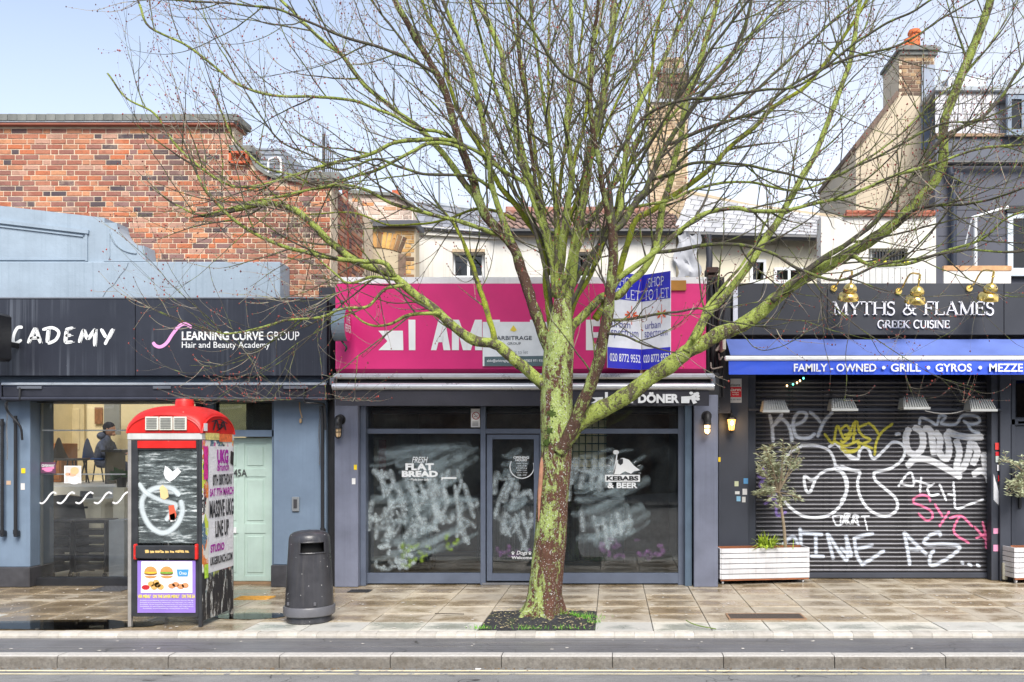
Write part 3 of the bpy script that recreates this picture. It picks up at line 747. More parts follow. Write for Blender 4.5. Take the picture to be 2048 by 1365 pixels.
# window frame and pane
YG = 11.85
x0, x1 = X(62, YG), X(408, YG)
mb = MB(); mb.box(x0, X(76, YG), YG - .06, YG + .08, .02, zl); mb.box(x0, x1, YG - .09, YG + .08, .0, Z(1155, YG)); mb.box(x0, x1, YG - .06, YG + .08, Z(806, YG), zl)
mb.box(x1 - .09, x1, YG - .06, YG + .08, .02, zl)
win = mb.build('shop_window', m_black, ac)
MB().box(X(76, YG), x1 - .09, YG, YG + .012, Z(1155, YG), Z(806, YG)).build('pane', GLASS('clear_pane', (.98, .985, .98), .05, (.75, .76, .74), fk=1.1), win)
MB().box(X(76, YG), X(81, YG), YG + .014, YG + .06, Z(1155, YG), Z(806, YG)).build('side_blind', M('pale_trim', S(170, 176, 178), .5), win)
for yy in (861, 949):
    MB().box(X(80, YG), X(248, YG), YG + .03, YG + .05, Z(yy + 1.3, YG), Z(yy - 1.3, YG)).build('glazing_rail', M('white_trim', (.78, .8, .8), .4), win)
mb = MB(); m_decal = M('white_vinyl', (.8, .81, .81), .5, var=.04, bump=0)
for i in range(6):
    o_ = 79 + 37 * i
    ribbon(mb, [(o_ - 2, 1005), (o_ + 6, 1007), (o_ + 14, 1000), (o_ + 21, 990), (o_ + 28, 985), (o_ + 34, 988)], 3.4, on_plane(YG, .003), taper=True)
mb.build('wave_decal', m_decal, win)
# poster with a fair-haired head, pink poster
def flat(name, mat, px0, py0, px1, py1, Y, off, parent, **k):
    return MB().box(X(px0, Y), X(px1, Y), Y - off - .002, Y - off, Z(py1, Y), Z(py0, Y)).build(name, mat, parent, **k)
def disc(mb, place, cx, cy, rx, ry, n=18, a0=0, a1=360, layer=0.):
    p = [place(cx + rx * math.cos(R(a0 + (a1 - a0) * i / n)), cy - ry * math.sin(R(a0 + (a1 - a0) * i / n)), layer) for i in range(n + 1)]
    mb.add([place(cx, cy, layer)] + p, [(0, i + 1, i + 2) for i in range(n)])
po = flat('portrait_poster', M('poster_white', (.8, .8, .8), .5, bump=0), 129, 932, 163, 967, YG, .004, None, label='small square poster of a fair haired head on the academy window', cat='poster')
pp = on_plane(YG, .007)
mb = MB(); mb.add([pp(131, 934), pp(161, 934), pp(161, 965), pp(131, 965)], [(0, 1, 2, 3)]); mb.build('print', M('print_grey', S(206, 200, 196), .5), po)
for nm, c_, q in (('print_hair', S(206, 184, 136), (150, 942, 8.5, 7.5)), ('print_skin', S(222, 170, 140), (146, 949, 7, 5)), ('print_arm', S(216, 160, 128), (136, 949, 5, 3)), ('print_shirt', (.85, .84, .84), (149, 961, 11, 8))):
    mb = MB(); disc(mb, pp, *q, layer=.001 if nm != 'print_hair' else .002); mb.build('print', M(nm, c_, .5, bump=0), po)
po = flat('pink_poster', M('poster_plum', S(96, 60, 84), .5, bump=0), 82, 925, 112, 947, YG, .004, None, label='small plum coloured poster with pink lettering on the academy window', cat='poster')
mb = MB(); disc(mb, pp, 97, 940, 9, 4); mb.add([pp(85, 936, .001), pp(109, 934, .001), pp(109, 938, .001), pp(85, 940, .001)], [(0, 1, 2, 3)]); mb.build('print', M('print_pink', S(224, 130, 176), .5), po)
mb = MB(); put_text(mb, 'GIVEAWAY', on_plane(YG, .009), 84, 934.5, 110, 929, .02); mb.build('lettering', m_decal, po)

# door with its fanlight
x0, x1 = X(405, YG), X(548, YG); zd = Z(874, YG + .1)
mb = MB(); mb.box(x0, x1, YG - .02, YG + .16, zd, zd + .09); mb.box(x0, x0 + .16, YG - .02, YG + .16, 0, zl); mb.box(x1 - .02, x1, YG - .02, YG + .16, 0, zl)
df = mb.build('door_frame', m_pil, ac)
MB().box(x0 + .16, x1 - .02, YG + .06, YG + .075, zd + .09, zl).build('fanlight_pane', GLASS('dull_pane', (.45, .5, .47), .28, (.3, .34, .32)), df)
MB().box(x0 + .16, x1 - .02, YG + .05, YG + .16, .0, .03).build('threshold', M('worn_step', S(150, 120, 90), .8), df)
m_mint = M('mint_paint', S(180, 201, 190), .42, var=.07, bump=.08, streak=(S(150, 176, 164), .4), wear=(S(160, 176, 166), .76))
YD = YG + .1; dx0, dx1 = x0 + .17, x1 - .03; dl = MB().box(dx0, dx1, YD + .012, YD + .05, .035, zd - .012).build('door', m_mint, ac)
cols = [(dx0 + .0, X(440, YD)), (X(476, YD), X(489, YD)), (X(531, YD), dx1)]
mb = MB()
for a, b in ((dx0, X(436, YD)), (X(477, YD), X(489, YD)), (X(531, YD), dx1)): mb.box(a, b, YD, YD + .02, .035, zd - .012, .003)
for a, b in ((1168, 1152), (1067, 1048), (954, 938), (888, 876)):
    mb.box(dx0 + .001, dx1 - .001, YD + .0015, YD + .02, max(.036, Z(a, YD)), min(zd - .013, Z(b, YD)), .003)
mb.build('rails', m_mint, dl)
for a, b in ((440, 474), (492, 528)):
    for c_, d_ in ((1148, 1071), (1044, 958), (934, 892)):
        MB().box(X(a, YD) + .012, X(b, YD) - .012, YD + .002, YD + .02, Z(c_, YD) + .012, Z(d_, YD) - .012, .008).build('panel', m_mint, dl)
mb = MB(); put_text(mb, '45A', on_plane(YD, .004), 468, 953, 494, 939, .0, extrude=.02, depth=.01); mb.build('door_number', M('number_grey', S(84, 84, 84), .4, .6), dl)
MB().box(X(464, YD), X(473, YD), YD - .012, YD + .002, Z(1067, YD), Z(1055, YD), .003).build('letter_plate', M('plate_white', (.72, .74, .74), .35), dl)

# intercom
ic = thing('intercom', 'silver door intercom on the blue grey wall right of the mint door', 'intercom', (X(592, YP), YP, Z(1008, YP)))
m_steel = M('brushed_steel', S(176, 180, 182), .35, .7, var=.1)
MB().box(X(585, YP), X(599, YP), YP - .03, YP, Z(1023, YP), Z(994, YP), .006).build('housing', m_steel, ic)
MB().box(X(588.5, YP), X(595.5, YP), YP - .034, YP - .02, Z(1017, YP), Z(999, YP), .002).build('speaker_grille', M('grille_dark', (.05, .05, .055), .5), ic)

# fascia sign
m_fascia = M('charcoal_fascia', S(40, 43, 53), .38, var=.16, scale=1.3, bump=.04, streak=(S(112, 118, 128), .5), speck=(S(160, 165, 170), .3))
fs = thing('fascia_sign', 'charcoal fascia board lettered ACADEMY over the academy window', 'sign', (X(300, FA), FA, Z(752, FA)))
for a, b in ((-80, 270), (271, 654)): MB().box(X(a, FA), X(b, FA) - .002, FA, FA + .09, Z(752, FA), Z(597.5, FA), .004).build('panel', m_fascia, fs)
MB().box(X(-80, FA), X(655, FA), FA - .012, FA + .09, Z(598, FA) + .004, Z(598, FA) + .02).build('top_trim', M('fascia_trim', S(120, 126, 136), .5), fs)
fp = on_plane(FA, .005); m_vinyl = M('sign_white', (.8, .82, .82), .45, var=.04, bump=0)
def brush(strokes, w=6.2):
    mb = MB()
    for s_ in strokes:
        ribbon(mb, s_, w, fp, n=5)
        off = [(a + w * .72, b + .6) for a, b in s_]
        if len(s_) <= 3: ribbon(mb, off[:2], 1.1, fp, n=3)
    return mb
let = [[[(-20, 690), (-8, 655)], [(-8, 655), (10, 690)]],
       [[(46, 655), (36, 656), (29, 668), (27, 683), (32, 687), (44, 680)]],
       [[(56, 687), (70, 656)], [(71, 656), (81, 687)], [(60, 677), (79, 676)]],
       [[(97, 658), (94, 686)], [(85, 660), (105, 656), (118, 665), (112, 680), (96, 688)]],
       [[(131, 660), (147, 656)], [(133, 660), (130, 686)], [(131, 672), (143, 671)], [(130, 686), (146, 684)]],
       [[(158, 686), (167, 659)], [(167, 659), (175, 680)], [(175, 680), (191, 658)], [(191, 658), (189, 693)]],
       [[(202, 658), (212, 676)], [(226, 658), (216, 678), (210, 690)]]]
for k, l in enumerate(let): brush(l).build('letter', m_vinyl, fs)
for yy0, yy1, s_, a, b, bd in ((681, 663.5, 'LEARNING CURVE', 364, 527, .025), (681, 663.5, 'GROUP', 534, 599, 0.), (697, 684, 'Hair and Beauty Academy', 364, 540, .004)):
    mb = MB(); put_text(mb, s_, fp, a, yy0 if 'Hair' not in s_ else 700, b, yy1, bd); mb.build('lettering', m_vinyl, fs)
mb = MB(); ribbon(mb, [(306, 685), (312, 692), (322, 694), (334, 686), (346, 668), (360, 652), (372, 648.5), (384, 656)], 6.5, fp); mb.build('ribbon_logo', M('ribbon_pink', S(232, 160, 214), .45, bump=0), fs)

# roller awning box with its brackets and folded arms
YC = 11.38
aw = thing('awning_box', 'dark metal awning box above the academy window and mint door', 'awning', (X(330, YC), YC, Z(800, YC)))
m_box = M('awning_grey', S(58, 60, 70), .35, .3, var=.2, scale=3, wear=(S(120, 124, 132), .69))
mb = MB(); prof = [(YC, Z(793, YC)), (YC - .015, Z(775, YC)), (YC + .03, Z(768, YC)), (YC + .27, Z(767, YC)), (YC + .27, Z(797, YC)), (YC + .03, Z(797, YC))]
mb.sidex(prof, X(7, YC), X(652, YC)); mb.build('cassette', m_box, aw)
MB().box(X(5, YC), X(654, YC), YC - .03, YC - .016, Z(771, YC), Z(766, YC), .004).build('rail', M('rail_bright', S(180, 186, 192), .3, .5), aw)
MB().tube([(X(6, YC), YC - .01, Z(798, YC)), (X(653, YC), YC - .01, Z(798, YC))], .028, 8).build('front_bar', m_box, aw)
mb = MB(); x = X(7, YC); mb.box(X(-60, YC), X(3, YC), YC, YC + .2, Z(797, YC), Z(767, YC)); mb.build('end_cassette', m_box, aw)
for a, b, s_ in ((37, 86, 1), (308, 344, 0), (568, 617, -1)):
    mb = MB(); mb.box(X(a, YC), X(b, YC), YC - .035, YC - .016, Z(779, YC), Z(773, YC), .006); mb.build('bracket', M('bracket_grey', S(110, 114, 122), .4, .5), aw)
m_arm = M('arm_black', (.02, .021, .024), .4)
MB().tube(catmull([(X(43, YC), YC - .03, Z(776, YC)), (X(43, YC), YC - .03, Z(798, YC)), (X(40, YC), YC, Z(801, YC)), (X(15, YC), YC, Z(803, YC)), (X(12, YC), YC, Z(815, YC)), (X(14, YC), YC + .05, Z(828, YC)), (X(30, YC), YC + .1, Z(853, YC)), (X(30, YC), YC + .14, Z(880, YC))], 4), .014, 8).build('crank', m_arm, aw, smooth=True)
MB().tube(catmull([(X(610, YC), YC - .03, Z(776, YC)), (X(610, YC), YC - .03, Z(802, YC)), (X(614, YC), YC, Z(806, YC)), (X(640, YC), YC + .05, Z(807, YC)), (X(644, YC), YC + .1, Z(815, YC)), (X(645, YC), YC + .12, Z(860, YC))], 4), .014, 8).build('crank', m_arm, aw, smooth=True)
def arm(px, y0, y1):
    o = MB().tube([(X(px, 11.58), 11.58, Z(y0, 11.58)), (X(px, 11.58), 11.58, Z(y1 - 12, 11.58))], .022, 10).build('folded_arm', m_arm, aw, smooth=True)
    for yy in (y0 + 6, y1 - 14): MB().tube([(X(px, 11.58), 11.58, Z(yy, 11.58)), (X(px, 11.58), 11.58, Z(yy + 8, 11.58))], .03, 10).build('collar', m_arm, o)
    MB().box(X(px - 3, 11.58), X(px + 4, 11.58), 11.56, 11.64, Z(y1, 11.58), Z(y1 - 12, 11.58), .008).build('foot_bracket', m_arm, o)
arm(31, 832, 1074); arm(4, 838, 1074); arm(645, 812, 1070)
def chain(px, y0, y1, label, Y=11.55):
    mb = MB(); n = int((y1 - y0) / 4.2)
    for i in range(n):
        z = Z(y0 + (y1 - y0) * (i + .5) / n, Y); xx = X(px, Y) + math.sin(i * .35) * .006; a = i % 2 * math.pi / 2; p = []
        for k in range(9):
            an = 2 * math.pi * k / 8; u = .009 * math.cos(an); p.append((xx + u * math.cos(a), Y + u * math.sin(a), z + .018 * math.sin(an)))
        mb.tube(p, .0035, 4, cap=False)
    mb.build('chain', M('chain_steel', S(150, 150, 150), .4, .8), label=label, cat='chain', recalc=False)
chain(14, 800, 920, 'steel chain hanging down the outer blue pilaster of the academy')
chain(639, 812, 930, 'steel chain hanging beside the pink shop at the academy corner', 11.58)
# yellow and white stickers on the pilaster
def sticker(px0, py0, px1, py1, Y, col, label, off=.003, **k):
    return flat('sticker', M('sticker_%d_%d_%d' % tuple(int(c * 99) for c in col), col, .5, bump=.02), px0, py0, px1, py1, Y, off, None, label=label, cat='sticker', **k)
sticker(43, 937, 51, 947, YP, S(236, 206, 40), 'small yellow warning sticker on the blue pilaster by the academy window')
sticker(42, 967, 50, 980, YP, (.7, .68, .66), 'torn white sticker below the yellow one on the blue pilaster')
sticker(13, 962, 22, 970, YP, S(206, 176, 150), 'scrap of beige paper stuck on the blue pilaster')
# coiled wire end on the wall
mb = MB(); mb.tube(catmull([W(599, 805, YP - .02), W(600, 820, YP - .03), W(603, 832, YP - .03), W(604, 836, YP - .02)], 4), .008, 6)
mb.ell(W(601, 842, YP - .025), (.018, .016, .035)); mb.build('hanging_wire', M('wire_beige', S(190, 160, 120), .7), label='beige wire end hanging on the blue grey wall', cat='wire', smooth=True)
# black lamp head poking in at the edge of the picture
o = thing('projecting_lamp', 'black lantern casing projecting at the outer edge of the academy fascia', 'lamp', (X(-3, 11.1), 11.1, Z(720, 11.1)))
MB().box(X(-30, 11.1), X(10, 11.1), 10.95, 11.25, Z(722, 11.1), Z(628, 11.1), .03).build('casing', m_black, o)
MB().box(X(-10, 11.1), X(-2, 11.1), 11.2, 11.5, Z(690, 11.1), Z(680, 11.1)).build('arm', m_black, o)
# ================================================================== the pink shop
kb = thing('kebab_shop', 'closed shop with dark grey frames below the pink sign', 'building', (-1.2, 12, 0))
m_gp = M('grey_paint', S(112, 117, 134), .55, var=.16, scale=2.5, bump=.1, wear=(S(150, 150, 156), .75), streak=(S(74, 78, 92), .3))
m_gf = M('grey_frame', S(94, 103, 120), .4, var=.12, scale=3, bump=.04)
YM, YW = 11.65, 11.88
zt_ = Z(815, YM)
MB().box(X(669, YM), X(716, YM), YM, YM + .5, 0, zt_ + .2, .006).build('pilaster', m_gp, kb)
MB().box(X(1388, YM), X(1436, YM), YM, YM + .6, 0, Z(790, YM), .006).build('pilaster', m_gp, kb)
MB().box(X(1371, YM), X(1385, YM), YM + .08, YM + .5, 0, zt_ + .2, .004).build('frame_post', M('frame_blue', S(86, 104, 122), .45), kb)
MB().box(X(716, YM) + .002, X(727, YM), YM + .1, YM + .5, 0, zt_ + .2, .004).build('frame_post', m_gf, kb)
MB().box(X(640, 12.1), X(1460, 12.1), 12.05, 12.4, 2.35, 4.1).build('wall_above', m_dark, kb)
MB().box(X(640, YM), X(1440, YM), YM + .1, 12.1, zt_ + .02, Z(745, YM)).build('lintel', m_black, kb)
zb0, zb1, ztr0, ztr1 = .02, Z(1146, YW), Z(868, YW), Z(858, YW)
mb = MB()
for a, b in ((722, 730), (962, 972), (1356, 1372)): mb.box(X(a, YW), X(b, YW), YW - .05, YW + .05, 0, zt_ + .1, .003)
for a, b in ((730, 962), (972, 1356)): mb.box(X(a, YW), X(b, YW), YW - .045, YW + .045, ztr0, ztr1, .003)
mb.box(X(730, YW), X(962, YW), YW - .045, YW + .045, zb0, zb1, .003); mb.box(X(1093, YW), X(1356, YW), YW - .045, YW + .045, zb0, zb1, .003)
mb.box(X(1080, YW), X(1092.5, YW), YW - .05, YW + .05, 0, ztr0)
fr = mb.build('shop_frame', m_gf, kb)
mb = MB(); YDo = YW - .03
for q in ((974, 985, 868, 1166), (1068, 1079, 868, 1166)): mb.box(X(q[0], YW), X(q[1], YW), YDo, YDo + .06, Z(q[3], YW) + .03, Z(q[2], YW) - .012, .003)
mb.box(X(985, YW), X(1068, YW), YDo + .001, YDo + .059, Z(879, YW), Z(868, YW) - .013); mb.box(X(985, YW), X(1068, YW), YDo + .001, YDo + .059, Z(1166, YW) + .031, Z(1147, YW))
door = mb.build('door', m_gf, kb)
MB().box(X(966, YW), X(1090, YW), YW - .06, YW + .1, .004, .03).build('threshold', M('sill_metal', S(150, 152, 156), .4, .5), kb)
gl = GLASS('shop_pane', (.95, .97, .97), .05, (.5, .58, .6), 1.5, .0, 1.8, fk=1.4)
MB().box(X(985, YW), X(1068, YW), YW, YW + .01, Z(1147, YW), Z(879, YW)).build('pane', gl, door)
panes = []
for q in ((730, 962, 868, 1146), (1093, 1356, 868, 1146), (730, 962, 815, 858), (972, 1356, 815, 858)):
    panes.append(MB().box(X(q[0], YW), X(q[1], YW), YW, YW + .01, Z(q[3], YW), Z(q[2], YW)).build('pane', gl, fr))
# interior
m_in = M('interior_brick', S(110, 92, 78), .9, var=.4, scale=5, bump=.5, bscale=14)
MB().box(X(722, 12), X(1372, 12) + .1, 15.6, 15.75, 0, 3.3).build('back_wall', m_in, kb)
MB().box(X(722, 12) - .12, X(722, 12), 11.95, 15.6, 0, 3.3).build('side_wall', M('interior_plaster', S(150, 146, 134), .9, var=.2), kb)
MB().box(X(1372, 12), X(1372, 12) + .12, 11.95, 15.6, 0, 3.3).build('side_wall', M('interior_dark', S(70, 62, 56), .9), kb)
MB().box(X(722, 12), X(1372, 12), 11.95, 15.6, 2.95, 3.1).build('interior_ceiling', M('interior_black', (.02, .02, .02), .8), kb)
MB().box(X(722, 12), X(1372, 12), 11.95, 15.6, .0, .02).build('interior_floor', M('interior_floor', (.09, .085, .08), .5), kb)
kc = thing('service_counter', 'dark ribbed counter inside the pink shop behind its glass door', 'counter', (-1, 14.4, 0))
MB().box(-2.2, .2, 14.1, 14.7, .02, 1.0, .01).build('body', M('counter_dark', (.02, .03, .035), .4), kc); MB().box(-2.25, .25, 14.05, 14.75, 1.0, 1.04, .008).build('worktop', M('counter_top', (.25, .24, .22), .3), kc)
mb = MB(); [mb.box(-2.18 + .08 * i, -2.14 + .08 * i, 14.085, 14.1, .05, .98) for i in range(29)]; mb.build('ribs', M('counter_rib', (.03, .045, .05), .35), kc, kind='stuff')
fg = thing('drinks_fridge', 'dark upright fridge standing inside the pink shop window', 'fridge', (X(835, 13.2), 13.2, 0))
MB().box(X(808, 13.2), X(862, 13.2), 13.1, 13.6, .02, Z(1010, 13.2), .02).build('cabinet', M('fridge_black', (.01, .02, .024), .25), fg); MB().box(X(812, 13.2), X(858, 13.2), 13.085, 13.1, .1, Z(1018, 13.2)).build('glass_door', GLASS('fridge_glass', (.3, .36, .36)), fg)
mn = thing('menu_board', 'printed menu with red edge pinned up inside the pink shop window', 'menu', (X(750, 12.6), 12.6, Z(975, 12.6)))
MB().box(X(733, 12.6), X(756, 12.6), 12.6, 12.62, Z(972, 12.6), Z(878, 12.6)).build('sheet', M('menu_paper', S(150, 148, 138), .6), mn)
MB().box(X(757, 12.6), X(772, 12.6), 12.6, 12.62, Z(950, 12.6), Z(880, 12.6)).build('red_sheet', M('menu_red', S(110, 40, 40), .6), mn)
mb = MB()
for i in range(16): mb.box(X(737, 12.6), X(737 + rnd(6, 15), 12.6), 12.596, 12.599, Z(886 + i * 5.2, 12.6), Z(884.6 + i * 5.2, 12.6))
mb.build('print', m_black, mn, kind='stuff')
YL_ = 12.06
gw = thing('mirrored_window', 'cream screen behind a dark green lattice inside the pink shop', 'screen', (X(1180, YL_), YL_, Z(935, YL_)))
MB().box(X(1140, YL_), X(1212, YL_), YL_ + .05, YL_ + .08, Z(938, YL_), Z(826, YL_)).build('cream_panel', M('cream_panel', S(236, 222, 180), .7), gw)
for i in range(6): MB().box(X(1144 + i * 13, YL_), X(1146 + i * 13, YL_), YL_, YL_ + .04, Z(940, YL_), Z(826, YL_)).build('bar', M('lattice_green', S(40, 60, 44), .5), gw)
for i in range(7): MB().box(X(1138, YL_), X(1214, YL_), YL_ - .015, YL_, Z(841 + i * 16, YL_), Z(838.5 + i * 16, YL_)).build('bar', M('lattice_green', S(40, 60, 44), .5), gw)
# whitewash wiped over the glass in loose strokes
m_wash = PAINT('whitewash', S(206, 220, 224), .7, .42, .6, True); m_wash2 = PAINT('whitewash_thin', S(186, 206, 212), .34, .48, .7)
pw = on_plane(YW, .003); random.seed(41); _sk = [0]
def stroke_on(mb, p, w):
    _sk[0] += 1; ribbon(mb, p, w, lambda a_, b_, c_=0, dd=.0005 * (_sk[0] % 9): pw(a_, b_, dd), n=4)
def scrawl(x0, x1, y0, y1, step, pane, keep=1.):
    """rows of wiped letter-like marks: leaning strokes, cross strokes and hooks"""
    mb = MB(); x = x0 + 6
    while x < x1 - 14:
        for r_ in range(2):
            if random.random() > keep: continue
            top = y0 + (y1 - y0) * (.04 + .48 * r_) + rnd(-26, 26); h = (y1 - y0) * rnd(.22, .5); k = rnd(-30, 30); cl = lambda p: [(min(max(a, x0), x1), min(max(b, y0), y1)) for a, b in p]
            stroke_on(mb, cl([(x + rnd(-7, 7), top), (x + k * .5, top + h * .5), (x + k, top + h)]), rnd(11, 20))
            if random.random() < .75: stroke_on(mb, cl([(x + k * .3, top + h * rnd(.3, .6)), (x + rnd(14, 22), top + h * rnd(.2, .7)), (x + rnd(24, 38), top + h * rnd(.1, .9))]), rnd(10, 18))
            if random.random() < .4: stroke_on(mb, cl([(x + 22, top + h * .1), (x + 30, top + h * .5), (x + 16, top + h * .95)]), rnd(9, 14))
        x += step * rnd(.8, 1.2)
    mb.build('whitewash', m_wash, pane)
def sweep(n, x0, x1, y0, y1, pane):
    mb = MB()
    for i in range(n):
        y = rnd(y0, y1); xs = rnd(x0, x0 + (x1 - x0) * .5); L = rnd(.35, .6) * (x1 - x0); stroke_on(mb, [(min(max(xs + L * k / 4, x0), x1), min(max(y - L * .3 * (k / 4) ** 1.3 + 5 * math.sin(k), y0), y1)) for k in range(5)], rnd(9, 26))
    mb.build('whitewash', m_wash2, pane)
def swirl(n, x0, x1, y0, y1, w, mat, pane):
    mb = MB()
    for i in range(n):
        cx, cy, q, a = rnd(x0, x1), rnd(y0, y1), rnd(6, 13), rnd(0, 6)
        stroke_on(mb, [(min(max(cx + q * math.cos(a + k * .8), x0), x1), min(max(cy + q * .8 * math.sin(a + k * .8), y0), y1)) for k in range(random.randint(3, 6))], rnd(*w))
    mb.build('whitewash', mat, pane, kind='stuff')
scrawl(738, 957, 938, 1090, 16, panes[0], .92); sweep(26, 738, 957, 895, 1000, panes[0]); sweep(22, 738, 957, 1000, 1120, panes[0]); swirl(26, 740, 830, 1030, 1138, (8, 13), m_wash, panes[0])
scrawl(988, 1066, 940, 1110, 15, door); sweep(16, 988, 1066, 895, 1050, door)
scrawl(1138, 1262, 915, 1100, 15, panes[1], .92); sweep(30, 1138, 1300, 900, 1090, panes[1])
m_wp = PAINT('wash_purple', S(170, 126, 182), .5, .45, .6, True); m_wg = PAINT('wash_green', S(170, 206, 60), .6, .45, .6, True)
swirl(12, 1150, 1345, 1078, 1118, (8, 14), m_wp, panes[1]); swirl(9, 806, 866, 1088, 1132, (9, 15), m_wg, panes[0]); swirl(4, 893, 915, 1070, 1125, (10, 14), m_wg, panes[0]); swirl(5, 990, 1060, 1085, 1112, (8, 12), m_wp, door)
random.seed(8)
# vinyl lettering on the glass
def vin(s, a0, b0, a1, b1, bold, par, sh=0., mat=m_vinyl, pl=on_plane(YW, .008)):
    mb = MB(); put_text(mb, s, pl, a0, b0, a1, b1, bold, shear=sh); mb.build('lettering', mat, par)
vin('FRESH', 824, 926, 856, 914, .01, panes[0], .3); vin('FLAT', 811, 941, 868, 927, .05, panes[0]); vin('BREAD', 804, 954.5, 876, 942, .055, panes[0]); vin('- Made into daily -', 818, 963, 862, 957, .01, panes[0], .2)
vin('OPENING', 1027, 918, 1058, 913, .04, door); vin('HOURS', 1031, 923, 1054, 918.6, .04, door)
for i, s_ in enumerate(('Monday - Thursday', '12:00 - 22:00', 'Friday', '12:00 - 23:00', 'Saturday - Sunday', '12:00 - 22:00')): vin(s_, 1033 + (i % 2) * 2, 929 + i * 4.6, 1055 - (i % 2) * 2, 926 + i * 4.6, 0, door)
mb = MB(); ribbon(mb, [(1023 + 21 - 24 * math.cos(R(a)), 934 + 23 * math.sin(R(a))) for a in range(-28, 209, 12)], 1.8, on_plane(YW, .008), taper=False); mb.build('ring', m_vinyl, door)
vin('Dogs', 1033, 1112, 1055, 1102, .015, door, .3); vin('Welcome', 1023, 1118.5, 1064, 1112.5, .02, door)
for cx in (1026, 1060):
    mb = MB(); p8 = on_plane(YW, .008); disc(mb, p8, cx, 1108, 2.2, 1.9); [disc(mb, p8, cx + dx, 1105 + dy, .8, 1.) for dx, dy in ((-2.2, .3), (-.8, -.8), (.8, -.8), (2.2, .3))]; mb.build('paw_print', m_vinyl, door)
mb = MB(); p8 = on_plane(YW, .008); mb.add([p8(1210, 950), p8(1280, 950), p8(1280, 964), p8(1210, 964)], [(0, 1, 2, 3)]); mb.build('white_label', m_vinyl, panes[1])
vin('KEBABS', 1213, 961.5, 1277, 952.5, .04, panes[1], 0, m_black, on_plane(YW, .012)); vin('& BEER', 1215, 977, 1275, 965.5, .035, panes[1])
mb = MB()
mb.add([p8(a, b) for a, b in ((1226, 949), (1234, 921), (1246, 916), (1258, 920), (1268, 932), (1280, 941), (1268, 943), (1262, 948), (1250, 943), (1240, 949))], [tuple(range(10))])
ribbon(mb, [(1227, 949), (1231, 930), (1234, 908)], 2.6, p8, n=2, taper=False); disc(mb, p8, 1232, 905, 6, 4.5)
for a, b, c, d in ((1221, 919, 1225, 923), (1215, 931, 1220, 932), (1217, 945, 1222, 943), (1268, 926, 1272, 922), (1275, 933, 1281, 930), (1277, 946, 1282, 947)): ribbon(mb, [(a, b), (c, d)], 1.4, p8, n=1)
mb.build('flag_emblem', m_vinyl, panes[1])
mb = MB(); q8 = on_plane(YW, .011); mb.add([q8(a, b) for a, b in ((1236, 919), (1246, 918), (1246, 927), (1241, 931), (1236, 927))], [(0, 1, 2, 3, 4)]); mb.build('flag_shield', m_black, panes[1])
st = flat('no_smoking_sign', M('poster_white', (.8, .8, .8), .5, bump=0), 942, 818, 960, 855, YW, .004, None, label='white no smoking notice in the fanlight of the pink shop', cat='notice')
mb = MB(); q6 = on_plane(YW, .008); ribbon(mb, [(952 + 7 * math.cos(R(a)), 832 + 7 * math.sin(R(a))) for a in range(0, 361, 20)], 1.4, q6, taper=False, n=2); ribbon(mb, [(947, 827), (957, 837)], 1.4, q6, n=1); mb.build('red_ring', M('notice_red', S(170, 50, 50), .5), st)
mb = MB(); ribbon(mb, [(948, 834), (956, 832)], 1.6, q6, n=1); [mb.add([q6(945, 844 + 2.5 * i), q6(957, 844 + 2.5 * i), q6(957, 845 + 2.5 * i), q6(945, 845 + 2.5 * i)], [(0, 1, 2, 3)]) for i in range(4)]; mb.build('print', m_black, st)
mb = MB(); mb.add([p8(883, 955), p8(913, 955), p8(913, 958), p8(886, 958), p8(884, 961), p8(883, 961)], [(0, 1, 2, 3, 4, 5)]); mb.build('white_tape', m_vinyl, panes[0])
sticker(708, 930, 714, 940, YM, S(236, 206, 40), 'yellow warning sticker on the grey frame left of the flat bread window')
sticker(704, 957, 711, 969, YM, (.75, .74, .72), 'white label below the yellow sticker on the grey frame')

# pink sign box
YS = 11.42
m_pink = M('pink_sign', S(212, 42, 118), .4, var=.08, scale=1.5, bump=.03)
ps = thing('pink_sign', 'large pink fascia sign box lettered in white behind the tree', 'sign', (X(1040, YS), YS, Z(743, YS)))
mb = MB(); prof = [(YS, Z(738, YS)), (YS, Z(568, YS)), (YS + .3, Z(568, YS)), (YS + .3, Z(738, YS) - .05), (YS + .06, Z(738, YS) - .05)]
mb.sidex(prof, X(671, YS), X(1412, YS)); mb.build('sign_face', m_pink, ps)
MB().box(X(676, YS), X(1414, YS), YS + .02, YS + .6, Z(567, YS), Z(554, YS)).build('white_capping', M('capping_white', (.74, .75, .76), .5, var=.08, streak=((.5, .5, .5), .4)), ps)
p5 = on_plane(YS, .006)
def poly(par, pts, mat=m_vinyl, pl=p5, nm='letter'): mb = MB(); mb.add([pl(a, b) for a, b in pts], [tuple(range(len(pts)))]); mb.build(nm, mat, par)
poly(ps, [(757, 662), (806, 662), (807, 701), (757, 701), (775, 683)], nm='arrow_tail')
poly(ps, [(817, 640), (831, 640), (831, 701), (818, 701)])
def bold_letter(s, a, b, y0=640, y1=701):
    mb = MB(); put_text(mb, s, p5, a, y1, b, y0, .1); mb.build('letter', m_vinyl, ps)
